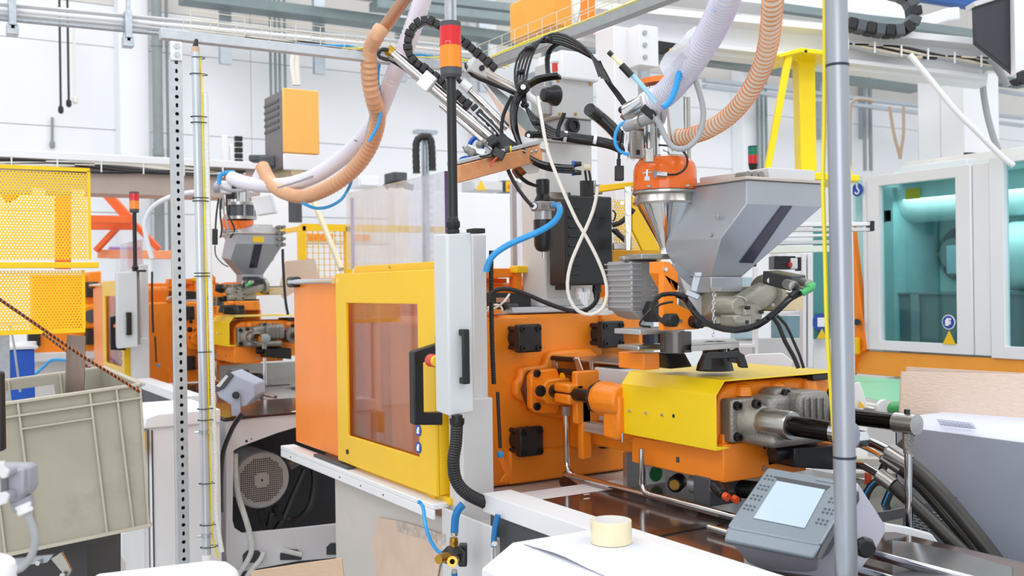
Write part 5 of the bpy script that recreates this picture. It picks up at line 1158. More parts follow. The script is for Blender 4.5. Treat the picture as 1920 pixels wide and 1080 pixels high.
one('blue_air_hose', BLUE, 'short bright blue tube rising along the clear hose above the loader', 'hose', B().tube(P([(1243, 201), (1256, 190), (1266, 168), (1272, 145), (1278, 122)], 2.62), .0085, 10))
one('clear_blue_tube', M('clear_blue_tube', '#a9d8ef', .15, var=.03), 'pale translucent blue tube pointing up left from the loader', 'hose', B().tube(P([(1230, 193), (1208, 165), (1185, 140)], 2.7), .0065, 10))
tp = thing('tube_coupling', 'black coupling with cream sleeve at the upper end of the pale blue tube', 'coupling', at(1165, 120, d=2.7))
B().cyl(at(1165, 122, d=2.7), at(1184, 142, d=2.7), .010, n=12).make('black_coupling', BLK, tp); B().cyl(at(1147, 103, d=2.7), at(1165, 122, d=2.7), .0055, n=8).make('cream_sleeve', MATS['cream_plastic'], tp); B().cyl(at(1141, 97, d=2.7), at(1148, 104, d=2.7), .007, n=8).make('black_tip', BLK, tp)
one('grey_hose_loop', GCAB, 'light grey hose hanging in a deep loop from the clear hose to the pneumatic valve', 'hose', B().tube(P([(1290, 118), (1300, 140), (1312, 175), (1319, 210), (1314, 245), (1300, 268), (1282, 279), (1262, 276), (1248, 258), (1238, 235), (1228, 220)], 2.66), .0075, 10))
one('blue_hose_loop', BLUE, 'thin blue hose curling left of the pneumatic valve', 'hose', B().tube(P([(1182, 226), (1165, 232), (1154, 250), (1154, 270), (1163, 284), (1180, 290)], 2.86), .0048, 8))
one('inline_connector', BLK, 'black rectangular connector hanging on a cable left of the orange dome', 'connector', B().ob(at(1161, 325, d=3.0), RGT*.013, UPV*.022, FWD*.012).ob(at(1160, 305, d=3.0), RGT*.006, UPV*.012, FWD*.006), .003)
tag(B().tube(P([(1167, 245), (1163, 265), (1161, 285), (1160, 303)], 3.0), .004).make('signal_cable', BLK), 'black cable running into the rectangular connector left of the orange dome', 'cable')
for k in range(2): tag(B().tube(P([(1174+6*k, 250), (1172+4*k, 272), (1180-6*k, 292), (1190-14*k, 300)], 2.95), .004).make('white_cable', WSTK), ['left', 'right'][k]+' of two white cables left of the steel valve plate', 'cable')
# yellow arm + yellow perforated guard behind
ya_ = thing('yellow_support_arm', 'yellow flat support arm reaching from the drive box to the orange dome', 'arm', at(1160, 350, d=3.2))
B().prism([at(px, py, d=3.2) for px, py in ((1123, 347), (1192, 340), (1192, 350), (1123, 360))], FWD*.03).make('arm', YELM, ya_, .003)
yg = thing('yellow_perforated_guard', 'yellow perforated guard behind the drive box of the front machine', 'guard', at(1180, 600, d=3.75))
def perf(pl, pr, pt, pb, d, pitch, r, par, mat, axis='x', nm='perforated_sheet'):
    A0 = at(pl, pt, d=d); x = A0.x; yR_ = at(pr, pt, x=x).y; z0 = at(pl, pb, x=x).z; b = B(); z = z0; row = 0
    nx_ = int((yR_-A0.y)/pitch); nz_ = int((A0.z-z0)/(pitch*.87))
    for j in range(nz_):
        for i in range(nx_):
            yc = A0.y+(i+.5)*pitch; zc = z0+(j+.5)*pitch*.87
            hy = pitch/2; hz = pitch*.435
            o_ = .25*pitch if j % 2 else -.25*pitch
            sq = [(-hy, -hz), (0, -hz), (hy, -hz), (hy, 0), (hy, hz), (0, hz), (-hy, hz), (-hy, 0)]
            # sheared cell so that holes sit in staggered rows
            rr = r
            hh_ = [(-rr*.7, -rr*.7), (0, -rr), (rr*.7, -rr*.7), (rr, 0), (rr*.7, rr*.7), (0, rr), (-rr*.7, rr*.7), (-rr, 0)]
            v = [V((x, yc+p[0]+o_, zc+p[1])) for p in sq]+[V((x, yc+p[0]+o_, zc+p[1])) for p in hh_]
            b.add(v, [(k, (k+1) % 8, 8+(k+1) % 8, 8+k) for k in range(8)])
    o = b.make(nm, mat, par, stuff=True); return o, x, A0.y, yR_, z0, A0.z
perf(1150, 1240, 370, 470, 3.8, .0115, .0036, yg, YELM); perf(1130, 1225, 555, 595, 3.85, .0115, .0036, yg, YELM)
polyx([(1186, 365), (1240, 470), (1205, 470), (1186, 430)], at(1190, 400, d=3.7).x, -.01).make('yellow_gusset', YELM, yg, .002)
q = at(1150, 470, d=3.8).x; polyx([(1148, 468), (1240, 468), (1240, 520), (1148, 520)], q-.1, -.02).make('yellow_backplate', MATS['mustard_panel'], yg, .002)
polyx([(1148, 505), (1200, 505), (1200, 512), (1148, 512)], q-.05, .01).make('chrome_strip', STL, yg)
for k in range(2): B().cyl(at(1148+k*5, 430, d=3.7), at(1176+k*4, 455+k*4, d=3.7), .008, n=8).make('guard_rod', BLK, yg)
B().tube(P([(1148, 422), (1162, 418), (1178, 405), (1188, 392)], 3.6), .009, 8).make('black_hose', BLK, yg); B().tube(P([(1148, 394), (1154, 400), (1152, 412), (1148, 414)], 3.6), .003).make('thin_wire', BLK, yg)
B().ob(at(1165, 462, d=3.6), RGT*.03, UPV*.012, FWD*.02).ob(at(1178, 455, d=3.6), RGT*.012, UPV*.025, FWD*.02).make('steel_bracket', STL, yg, .003)
# ================================================================ BIG HOSES (right)
th_ = thing('tan_spiral_hose', 'thick tan spiral hose rising from the loader to the upper right', 'hose', at(1262, 262, d=2.9), 'thick spiral hoses')
TP = P([(1258, 258, 2.95), (1290, 256, 2.9), (1330, 242, 2.8), (1370, 215, 2.7), (1400, 180, 2.6), (1425, 135, 2.5), (1440, 85, 2.4), (1447, 30, 2.3), (1450, -40, 2.2), (1446, -160, 2.15), (1436, -420, 2.1)])
B().tube(TP, .0225, 20, .02).make('hose_wall', CREAM, th_); B().helix(TP, .0228, .0168, .0026, 14).make('spiral_rib', TAN, th_)
chs = thing('clear_spiral_hose', 'thick translucent spiral hose rising from the steel inlet pipe to the top edge', 'hose', at(1225, 192, d=2.8), 'thick spiral hoses')
CP = P([(1218, 192, 2.82), (1245, 178, 2.78), (1272, 150, 2.7), (1300, 112, 2.6), (1330, 65, 2.5), (1352, 20, 2.4), (1372, -40, 2.3), (1400, -160, 2.25), (1430, -420, 2.2)])
B().tube(CP, .0345, 24, .02).make('hose_wall', CLEARH, chs); B().helix(CP, .0352, .012, .0014, 18).make('spiral_rib', CLEARR, chs)
B().tube(P([(1340, 20, 2.36), (1352, -5, 2.33), (1362, -40, 2.28)]), .006, 6).make('inner_blue_tube', M('pale_blue_tube', '#9fc0ea', .3), chs)
film = B(); fp = P([(1262, 128, 2.66), (1290, 98, 2.6), (1312, 76, 2.55)])
film.tube(fp, .039, 14, .03); 
for i in range(len(film.v)): film.v[i] = film.v[i]+V((R0.uniform(-.004, .004), R0.uniform(-.004, .004), R0.uniform(-.004, .004)))
film.make('tape_wrap', M('clear_tape_wrap', '#e9ecf4', .12, alpha=.55, var=.02), chs, smooth=10)
# ================================================================ hoses of machine two (crossing the centre left)
h1 = thing('tan_spiral_hose', 'tan ribbed hose hanging in a curve down to the second machine loader', 'hose', at(490, 315, d=5.6), 'ribbed hoses of the second machine')
HP = [(692, 110, 4.4), (693, 150, 4.45), (700, 185, 4.5), (708, 215, 4.6), (703, 250, 4.7), (685, 290, 4.8), (655, 325, 4.9), (615, 352, 5.0), (570, 368, 5.2), (532, 360, 5.3), (506, 340, 5.5), (492, 313, 5.6)]
B().rib(P([(a, b, c-.12) for a, b, c in HP]), .038, .026, .13, 16).make('hose', TANH, h1)
B().rib(P([(692, 112, 4.28), (696, 88, 4.25), (706, 68, 4.2), (716, 52, 4.2)]), .034, .03, .1, 14).make('hose_cuff', TANH, h1)
B().cyl(at(715, 60, d=4.25), at(930, -240, d=3.9), .026, n=16).make('copper_tube', M('copper_toned_tube', '#b98e72', .25, .6), h1)
h2 = thing('clear_ribbed_hose', 'translucent white ribbed hose hanging beside the tan one to the second machine', 'hose', at(420, 330, d=5.7), 'ribbed hoses of the second machine')
HQ = [(860, -400, 4.0), (830, -160, 4.05), (800, -30, 4.1), (775, 50, 4.2), (752, 110, 4.3), (735, 150, 4.4), (715, 200, 4.5), (695, 240, 4.6), (665, 275, 4.75), (630, 305, 4.9), (590, 330, 5.05), (545, 345, 5.2), (500, 348, 5.4), (460, 343, 5.6), (435, 334, 5.7)]
B().rib(P(HQ), .039, .022, .08, 16).make('hose', M('milky_hose', '#e6e3f0', .3, var=.02), h2)
one('blue_air_hose', BLUE, 'thin blue hose following the hanging tan and clear hoses', 'hose', B().tube(P([(712, 112, 4.4), (708, 150), (714, 200), (708, 235), (692, 265)], 4.42), .008, 8))
one('blue_air_hose', BLUE, 'thin blue hose sagging below the tan hose near the clear guard sheet', 'hose', B().tube(P([(660, 335, 4.9), (655, 350), (640, 374), (615, 388), (590, 390), (566, 380)], 5.0), .008, 8))
one('grey_lanyard', GCAB, 'thin grey cord running down beside the hanging blue hose', 'cord', B().tube(P([(706, 145), (700, 190), (690, 235), (680, 275)], 4.4), .0025, 5))
for (a_, c_) in (((664, 263), (695, 288)),): one('cable_tie', BLK, 'thin dark tie joining the two hanging hoses', 'cable tie', B().tube(P([a_, ((a_[0]+c_[0])/2, (a_[1]+c_[1])/2-6), c_], 4.65), .002, 5))
one('cable_tie', WSTK, 'white tie around the two hoses at the bottom of their curve', 'cable tie', B().tube(P([(548, 350), (551, 362), (553, 378)], 5.15), .006, 5))
# ================================================================ SECOND MACHINE = copies shifted along the row
OFF = V((-4.42, -.085, 0.02))
SKIP = ('drain_rod', 'white_beam_none', 'control_block')
M2 = dup(MACHINE, OFF); tag(M2, 'second orange injection moulding machine standing farther back on the left', 'machine')
P2 = dup(PEN, OFF+V((0, .0, -.03))); P2.scale = (1, 1.6, .97); tag(P2, 'white control pendant of the second machine, behind the perforated guard and post')
T2 = dup(TOW, OFF+V((0, .085, -.04))); T2.scale = (1, 1, .87); tag(T2, 'small red and amber signal tower of the second machine, on the left')
IOF = OFF+V((0, 0, .03))
L2_ = dup(LD, at(446, 440, d=6.95)-at(1247, 358, d=2.98)); L2_.scale = (1.15, 1.15, 1.15); tag(L2_, 'material loader of the second machine under the hanging hoses, with an orange dome')
D2 = dup(dz, IOF); tag(D2, 'dosing unit under the hopper of the second machine')
C2 = dup(cbx, IOF); tag(C2, 'connector box beside the hopper outlet of the second machine')
O2 = dup(hb_, OFF+V((0, 0, .07))); tag(O2, 'cover handle of the second machine, left of the orange side panel')
F2 = dup(fb, OFF+V((0, 0, .07))); tag(F2, 'dark feed block on the second machine')
K2 = dup(ob, IOF); tag(K2, 'orange mounting bracket on the second machine')
for c in kids(M2):
    if c.name.split('.')[0] in ('yellow_cover', 'gearbox_casting', 'cast_lug', 'lower_carriage', 'carriage_step', 'carriage_plate', 'square_flange', 'cast_hub', 'bright_sleeve', 'piston_tube', 'end_cap', 'pump_body', 'pump_ear', 'pump_lower', 'cast_rib', 'control_block', 'valve_block', 'black_sleeve', 'socket_bolt', 'pipe_nut', 'orange_cylinder_head', 'orange_cylinder_foot', 'shaft_flange', 'guide_shaft', 'split_clamp'):
        c.location = c.location+V((0, 0, .075 if 'cover' in c.name else .06))
# third machine farther back (only a slice seen under the yellow guard)
m3_ = thing('injection_molding_machine', 'part of a third orange machine far back on the left behind the yellow guard', 'machine', at(100, 640, d=9.0))
x3 = at(100, 600, d=9.0).x
def p3(pts, dx, nm, mat, th_=-.2, bev=.01): return B().prism([at(a, b, x=x3+dx) for a, b in pts], X*th_).make(nm, mat, m3_, bev)
p3([(60, 515), (190, 515), (190, 660), (62, 665)], 0, 'platen', ORANGE)
p3([(165, 510), (190, 508), (190, 560), (168, 560)], .05, 'platen_shoulder', ORANGE)
for px, py in ((176, 543), (175, 632), (66, 635)):
    c = at(px, py, x=x3+.15); B().box(x3, x3+.1, c.y-.05, c.y+.05, c.z-.07, c.z+.07).make('tie_bar_cover', IRON, m3_, .01)
c = at(172, 593, x=x3+.15); B().lathe(V((x3, c.y, c.z)), X, [(0, .11), (.1, .11), (.13, .09)], 24).make('ring', CASTO, m3_); B().cyl((x3+.13, c.y, c.z), (x3+.15, c.y, c.z), .06, n=20).make('ring_core', DGREY, m3_)
p3([(60, 662), (190, 658), (190, 672), (60, 680)], .05, 'base', LGREY); p3([(60, 675), (190, 670), (190, 880), (60, 880)], -.1, 'plinth', LGREY)
# ---- orange rack braces behind the yellow guard
rk = thing('orange_rack', 'orange steel rack with diagonal braces behind the yellow perforated guard', 'rack', at(130, 600, d=8.2))
OR3 = M('orange_rack_paint', '#f06a28', .4)
def bar(p, q, w, d, nm='brace', mat=OR3, par=rk):
    a, b_ = at(*p, d=d), at(*q, d=d); u = b_-a; n = u.cross(FWD).normalized(); return B().ob((a+b_)/2, u/2, n*w, FWD*.03).make(nm, mat, par, .004)
bar((80, 308), (160, 312), .03, 8.2, 'top_plate'); bar((118, 312), (118, 505), .055, 8.2, 'upright')
bar((160, 318), (240, 408), .035, 8.2); bar((85, 318), (10, 375), .035, 8.2); bar((172, 411), (253, 412), .03, 8.1, 'crossbar'); bar((172, 424), (250, 424), .03, 8.3, 'crossbar')
bar((252, 420), (298, 467), .022, 8.4); bar((222, 425), (180, 470), .02, 8.3); bar((185, 476), (330, 478), .035, 8.4, 'crossbar', M('pale_orange', '#f6a878', .4))
# purple/white boxes and white frame behind second machine
one('clear_guard_sheet', CLR, 'hazy clear guard sheet standing on the second machine', 'guard', B().box(-8.0, -7.2, 1.45, 1.455, 1.72, 2.0))
one('violet_part', M('violet_plastic', '#a48fd0', .5), 'small violet part behind the clear sheet of the second machine', 'part', B().box(*[v for v in (lambda q: (q.x-.05, q.x+.02, q.y-.13, q.y+.13, q.z-.03, q.z+.07))(at(235, 478, d=8.6))]), .01)
one('white_pipe_hose', M('pale_hose', '#dfe4ee', .4), 'pale hose arching down behind the second signal tower', 'hose', B().tube(P([(385, 358), (330, 366), (290, 385), (272, 415), (275, 450), (285, 485)], 6.6), .016, 8))
# ---------------- yellow perforated guard, left
YP = M('yellow_perforated', '#f9cc08', .5, var=.03)
yg2 = thing('yellow_perforated_guard', 'tall yellow perforated guard at the left edge with a yellow rail across it', 'guard', at(80, 632, d=4.6))
o1, gx_, gya, gyb, gza, gzb = perf(-40, 168, 312, 487, 4.75, .0148, .0046, yg2, YP)
B().box(gx_-.004, gx_+.004, gyb-.012, gyb+.002, gza, gzb).box(gx_-.004, gx_+.004, gya, gyb, gzb-.004, gzb+.014).make('sheet_border', YP, yg2)
o2, gx2, gyc, gyd, gzc, gzd = perf(-40, 158, 507, 622, 4.75, .0148, .0046, yg2, YP)
B().box(gx2-.004, gx2+.004, gyd-.012, gyd+.002, gzc, gzd).box(gx2-.004, gx2+.004, gyc, gyd, gzc-.02, gzc+.0).make('sheet_border', YP, yg2)
a = at(185, 497, x=gx_+.02); B().box(gx_-.02, gx_+.03, gya, a.y, a.z-.014, a.z+.014).make('guard_rail', YP, yg2, .003)
# steel strap hanging in the crate
one('steel_strip', M('worn_steel_strip', '#8b7a70', .3, .8, var=.2, scale=4, stretch=(6, 6, 1)), 'wide worn steel strip hanging from the yellow guard into the crate', 'strip', B().prism([at(px, py, d=2.97) for px, py in ((125, 628), (160, 630), (157, 740), (155, 850), (120, 850), (122, 738))], FWD*.004))
# blue trolley and table behind
bc = thing('blue_cabinet', 'bright blue cabinet with a grey top behind the crate on the left', 'cabinet', at(40, 735, d=6.4))
xb_ = at(40, 690, d=6.4).x
a = at(8, 660, x=xb_); b_ = at(66, 735, x=xb_)
B().box(xb_-.4, xb_, a.y, b_.y, .45, at(40, 655, x=xb_).z).make('body', BLUEP, bc, .01); B().box(xb_-.42, xb_+.02, a.y-.02, b_.y+.02, at(40, 655, x=xb_).z, at(40, 652, x=xb_).z+.01).make('top', LGREY, bc, .004)
q = at(40, 650, x=xb_-.15); B().lathe(q-Z*.02, Z, [(0, .09), (.05, .09), (.05, .05), (.0, .05)], 20).make('tape_roll', WSTK, bc)
one('grey_steel_post', GALV, 'thin pale steel post at the far left edge under the yellow guard', 'post', B().box(*[v for v in (lambda q: (q.x-.02, q.x+.02, q.y-.03, q.y+.03, 0, q.z))(at(4, 620, d=4.9))]), .003)
one('floor_air_hose', BLUE, 'blue air hose lying on the floor behind the crate', 'hose', B().tube([at(px, py, z=.02+.0*px) for px, py in ((66, 700), (80, 690), (100, 676), (125, 674))] if False else P([(66, 702), (82, 688), (98, 675), (128, 676)], 8.4), .012))
# ---------------- grey-beige crate, tilted
TR_ = at(262, 722, d=2.75); TL_ = at(-235, 792, d=2.45); BR_ = at(272, 988, d=2.72)
e1 = (TL_-TR_); W_ = e1.length; e1.normalize(); e3 = (BR_-TR_); H_ = e3.length; e3 = (e3-e1*e3.dot(e1)).normalized(); e2 = at(192, 691, d=3.13)-TR_; D_ = e2.length; e2.normalize()
cr_ = thing('storage_crate', 'tilted grey-beige plastic crate with ribbed sides in the left foreground', 'crate', BR_+e1*W_/2, None)
def cp(u, v, w_): return TR_+e1*u+e3*v+e2*w_          # u along the rim to the left, v down, w inwards
def cbox(b, u0, u1, v0, v1, w0, w1): return b.ob(cp((u0+u1)/2, (v0+v1)/2, (w0+w1)/2), e1*(u1-u0)/2, e3*(v1-v0)/2, e2*(w1-w0)/2)
tp_ = .018
b = B(); b.prism([cp(0, 0, 0), cp(W_, 0, 0), cp(W_-tp_, H_, tp_), cp(tp_, H_, tp_)], e2*.004).make('front_wall', CRATE, cr_)
b = B(); b.prism([cp(0, 0, 0), cp(0, 0, D_), cp(tp_, H_, D_-tp_), cp(tp_, H_, tp_)], e1*.004).make('side_wall', CRATE, cr_)
b = B(); s_ = .14; cbox(b, 0, s_, 0, H_, D_-.004, D_); cbox(b, s_, s_+.22, 0, .028, D_-.004, D_); cbox(b, s_, s_+.22, .075, H_, D_-.004, D_); cbox(b, s_+.22, W_, 0, H_, D_-.004, D_); b.make('back_wall', CRATE, cr_)
b = B(); cbox(b, W_-.004, W_, 0, H_, 0, D_); b.make('side_wall', CRATE, cr_)
b = B(); cbox(b, .01, W_-.01, H_-.006, H_, .01, D_-.01); b.make('bottom', CRATE, cr_)
b = B(); cbox(b, -.006, W_+.006, -.006, .002, -.012, .004); cbox(b, -.006, W_+.006, -.006, .002, D_-.004, D_+.01); cbox(b, -.012, .004, -.006, .002, -.012, D_+.01); b.make('rim', CRATEL, cr_, .002)
b = B(); cbox(b, -.0, W_, .030, .0355, -.011, 0); b.make('rib', CRATEL, cr_, .001)
for u in (.062, .128, .30, .37, .5):
    for _ in (0,): b = B(); b.prism([cp(u-.0028, 0, -.011), cp(u+.0028, 0, -.011), cp(u+.0028+(-.004), H_, tp_-.010), cp(u-.0028-.004, H_, tp_-.010)], e2*.011).make('rib', CRATEL, cr_, .001)
b = B(); b.prism([cp(-.002, 0, -.010), cp(.004, 0, -.010), cp(tp_+.004, H_, tp_-.008), cp(tp_-.002, H_, tp_-.008)], e2*.012).make('rib', CRATEL, cr_, .001)
b = B(); cbox(b, .128, .30, .066, .0705, -.008, 0); b.make('rib', CRATEL, cr_, .001)
b = B(); b.prism([cp(tp_-.006, H_-.004, tp_-.012), cp(W_, H_-.004, tp_-.012), cp(W_, H_+.004, tp_-.012), cp(tp_-.006, H_+.004, tp_-.012)], e2*.014).make('rib', CRATEL, cr_, .001)
for u in (.12, .26, .4): b = B(); b.prism([cp(u, 0, D_-.012), cp(u+.005, 0, D_-.012), cp(u+.005, .1, D_-.012), cp(u, .1, D_-.012)], e2*.01).make('rib', CRATEL, cr_)
# stand below the crate
cs = thing('crate_stand', 'dark grey steel stand with a bent bracket under the tilted crate', 'stand', at(120, 1070, d=2.9))
q = at(120, 1030, d=2.95)
B().prism([at(px, py, d=2.95) for px, py in ((-60, 1038), (190, 1000), (195, 1010), (165, 1022), (165, 1120), (-60, 1120))], FWD*.25).make('stand_body', M('charcoal_panel', '#3b3b3f', .45), cs, .003)
B().prism([at(px, py, d=2.8) for px, py in ((-60, 1062), (20, 1048), (100, 1040), (88, 1055), (30, 1062), (-60, 1075))], FWD*.01).make('bracket_plate', GALV, cs, .001)
B().prism([at(px, py, d=2.78) for px, py in ((95, 1048), (115, 1035), (133, 1070), (128, 1080), (120, 1078))], FWD*.01).make('bent_plate', STL, cs, .001)
c = at(72, 1055, d=2.79); B().cyl(c, c-FWD*.006, .007, n=8).make('screw', CHR, cs); c = at(118, 1078, d=2.77); B().cyl(c, c-FWD*.006, .007, n=8).make('screw', CHR, cs)
# twisted rope and second cord
rp = thing('twisted_cord', 'orange and black twisted cord slanting across the crate corner', 'cord', at(262, 735, d=2.62))
RP = P([(-20, 548, 2.3), (60, 603, 2.4), (150, 665, 2.5), (220, 708, 2.58), (262, 735, 2.62)])
B().tube(RP, .0038, 8).make('cord_core', M('dark_cord', '#4a2a1c', .6), rp); B().helix(RP, .0030, .012, .0019, 10).make('cord_strand', M('orange_strand', '#c9743a', .5), rp)
rp2 = thing('twisted_cord', 'second twisted cord running behind the steel strip into the crate', 'cord', at(165, 690, d=3.6))
RP2 = P([(80, 625, 3.5), (120, 655, 3.5), (168, 690, 3.5)]); B().tube(RP2, .0045, 8).make('cord_core', MATS['dark_cord'], rp2); B().helix(RP2, .0036, .014, .002, 10).make('cord_strand', MATS['orange_strand'], rp2)
one('thin_wire', GCAB, 'thin grey wire hanging beside the blue cabinet', 'wire', B().tube(P([(18, 610), (25, 640), (32, 690), (38, 735)], 5.6), .006, 6))
# dark edge at the very left + grey connector
one('dark_panel_edge', BLK, 'narrow black panel edge at the far left in front of the crate', 'panel', B().prism([at(px, py, d=2.2) for px, py in ((-40, 690), (2, 698), (5, 845), (-40, 860))], FWD*.02), .004)
gc = thing('grey_connector', 'grey industrial plug connector with latch levers at the lower left edge', 'connector', at(20, 960, d=1.75))
CG = M('connector_grey', '#9fa0ab', .45, .15, var=.03)
def gq(pts, d, th_, nm, mat=CG, bev=.003): return B().prism([at(a, b, d=d) for a, b in pts], FWD*th_).make(nm, mat, gc, bev)
gq([(-60, 872), (50, 873), (53, 880), (55, 918), (40, 935), (30, 942), (-60, 948)], 1.72, .04, 'housing', bev=.006)
gq([(12, 880), (44, 880), (44, 925), (36, 932), (14, 934)], 1.705, .015, 'housing_face', bev=.003)
gq([(-60, 885), (12, 880), (14, 936), (-60, 948)], 1.70, .01, 'socket', M('socket_shadow', '#77767c', .5))
for y in (888, 932): c = at(8, y, d=1.68); B().cyl(c, c+FWD*.03, .0085, n=16).make('latch_pivot', CG, gc, .002)
gq([(-60, 862), (2, 866), (6, 864), (8, 876), (16, 884), (12, 896), (2, 898), (-2, 892), (-2, 925), (8, 922), (16, 930), (12, 944), (0, 948), (-60, 945), (-60, 935), (-8, 930), (-8, 880), (-60, 876)], 1.675, .008, 'latch_lever', LGREY, .002)
B().cyl(at(38, 935, d=1.74), at(46, 955, d=1.74), .0185, n=12).make('gland_nut', CG, gc, .002); B().cyl(at(42, 945, d=1.735), at(49, 962, d=1.735), .0155, .013, 10).make('gland_nut', WSTK, gc, .002)
B().tube(P([(50, 960), (60, 985), (66, 1010), (60, 1040), (40, 1065), (0, 1078), (-30, 1080)], 1.74), .0065, 10).make('cable', GCAB, gc)
one('white_plastic_fitting', WSTK, 'blurred white plastic fitting in the bottom left corner', 'fitting', B().lathe(at(-6, 1070, d=1.55), (V((.0, 0, 1))+RGT*.4), [(-.04, .03), (-.005, .032), (.0, .028), (.012, .026), (.02, .02)], 20))
# ---------------- white cabinets beside the crate
wc = thing('white_floor_cabinet', 'white steel floor cabinet with a sloped top behind the perforated post', 'cabinet', at(340, 1100, d=4.4))
xw = -4.45; a = at(283, 900, x=xw); b_ = at(414, 900, x=xw); zt_ = at(350, 797, x=xw).z
B().box(xw-.45, xw, a.y, b_.y, .0, zt_).make('body', WHT, wc, .004)
t0 = at(270, 795, x=xw+.01); 
B().prism([V((xw+.015, a.y-.03, zt_)), V((xw+.015, a.y-.02, zt_+.045)), V((xw+.015, a.y+.03, zt_+.06)), V((xw+.015, b_.y, zt_+.06)), V((xw+.015, b_.y, zt_))], X*-.5).make('lid', WHT, wc, .006)
B().box(xw-.42, xw-.03, a.y-.03, a.y-.004, .03, zt_-.01).make('door', LGREY, wc, .004)
B().box(xw-.0, xw+.004, a.y+.004, a.y+.010, 0, zt_-.01).make('seam', DGREY, wc)
q = at(268, 830, y=a.y-.03); B().box(q.x-.03, q.x+.05, a.y-.036, a.y-.03, q.z-.05, q.z+.05).make('yellow_plate', YSTK, wc); B().cyl((q.x+.02, a.y-.036, q.z+.02), (q.x+.02, a.y-.045, q.z+.02), .011).make('lock', BLK, wc)
wc2 = thing('white_floor_cabinet', 'pale lower cabinet with a slanted edge on the floor below the crate', 'cabinet', at(250, 1065, d=5.2))
yy2 = at(250, 1010, d=5.2)
B().prism([at(px, py, x=yy2.x) for px, py in ((228, 1000), (252, 998), (252, 1070), (246, 1066), (229, 1042))], X*-.6).make('body', WHT, wc2, .003)
B().prism([at(px, py, x=yy2.x+.02) for px, py in ((253, 990), (283, 985), (283, 1068), (254, 1068))], X*-.6).make('side_panel', M('warm_side_panel', '#cdb9ab', .45), wc2, .003)
for px, py in ((248, 1036), (253, 1041)): c = at(px, py, x=yy2.x+.02); B().cyl(c, c+X*.01, .012).make('lock', BLK, wc2)
# ---------------- machine two drive bay with motor fan
bay = thing('drive_bay', 'grey machine base frame with an open bay showing a round motor fan and black hoses', 'machine base', at(530, 1000, d=4.6))
xs = -4.62; fr0 = [(425, 795), (545, 778), (700, 760), (700, 1040), (425, 1075)]
# the front sheet of the bay: outer polygon with an opening
op = [(438, 845), (450, 838), (520, 812), (560, 800), (700, 785), (700, 975), (560, 990), (455, 1000), (440, 990), (436, 975)]
ou = [(424, 790), (440, 788), (520, 778), (560, 770), (704, 760), (704, 1040), (560, 1052), (455, 1072), (430, 1075), (424, 1040)]
B().ring([at(px, py, x=xs) for px, py in ou], [at(px, py, x=xs) for px, py in op], X*-.02).make('front_sheet', WHT, bay, .003)
B().box(xs-.6, xs-.58, at(420, 800, x=xs).y, at(700, 800, x=xs).y+.1, .3, 1.0).make('rear_sheet', M('dark_bay', '#3e3f44', .4, .3), bay)
B().box(xs-.6, xs-.02, at(424, 900, x=xs).y-.0, at(424, 900, x=xs).y+.02, .2, at(424, 792, x=xs).z).make('left_sheet', LGREY, bay, .002)
B().box(xs-.6, xs+.01, at(420, 790, x=xs).y, at(700, 790, x=xs).y, at(440, 786, x=xs).z, at(440, 786, x=xs).z+.012).make('top_tray', TRAY, bay, .002)
for px, py in ((462, 827), (471, 823)): c = at(px, py, x=xs); B().cyl(c, c+X*.002, .006 if px < 465 else .003).make('hole', BLK, bay)
for (l, r_, t_, b_) in ((455, 492, 1032, 1055), (525, 565, 1030, 1050), (612, 640, 1018, 1040)): 
    B().prism([at(px, py, x=xs+.001) for px, py in ((l, b_), (l, t_+8), (l+8, t_), (r_-8, t_), (r_, t_+8), (r_, b_))], X*.002).make('cable_slot', M('slot_dark', '#4b4e52', .5), bay)
# motor fan cover: round with a real grid of square holes
c = at(491, 900, x=xs-.10); xfn = xs-.10
B().lathe(c, X, [(-.3, .125), (-.02, .135), (-.01, .135), (0, .128), (0, .112), (-.03, .111)], 40).make('fan_housing', M('fan_grey', '#b4b6ba', .4, .1), bay)
gb = B(); st = .0098; n_ = 11
for i in range(-n_, n_+1):
    for j in range(-n_, n_+1):
        rr = math.hypot(i, j)*st
        if rr > .115: continue
        hole = rr < .106 and not (abs(i) < 3 and abs(j) < 4 or abs(i) < 4 and abs(j) < 3)
        y, z = c.y+i*st, c.z+j*st; h = st/2; k = h*.7
        sq = [V((xfn+.001, y+a, z+b)) for a, b in ((-h, -h), (h, -h), (h, h), (-h, h))]
        if not hole: gb.add(sq, [(0, 1, 2, 3)])
        else:
            inn = [V((xfn+.001, y+a, z+b)) for a, b in ((-k, -k), (k, -k), (k, k), (-k, k))]
            gb.add(sq+inn, [(q, (q+1) % 4, 4+(q+1) % 4, 4+q) for q in range(4)])
gb.make('fan_grille', M('grille_paint', '#b9b4ae', .4, .1), bay, stuff=True)
B().cyl((xfn+.001, c.y, c.z), (xfn+.004, c.y, c.z), .005).make('center_bolt', BLK, bay)
B().cyl((xfn-.04, c.y, c.z), (xfn-.02, c.y, c.z), .112, n=30).make('fan_shade_disc', BLK, bay)  # black disc added behind the grille, stands in for shade in its holes
for k, pts in enumerate(([(488, 955), (492, 985), (510, 1000), (530, 975), (550, 930), (572, 880)], [(515, 950), (530, 975), (555, 975), (580, 950), (590, 900), (583, 855)], [(510, 960), (505, 985), (498, 1000)])): B().tube([at(px, py, x=xs-.25) for px, py in pts], .018, 8).make('black_hose', BLKM, bay)
B().cyl(at(540, 872, x=xs-.3), at(575, 850, x=xs-.3), .03).ball(at(562, 858, x=xs-.3), .03).make('hose_coupling', CAST, bay)
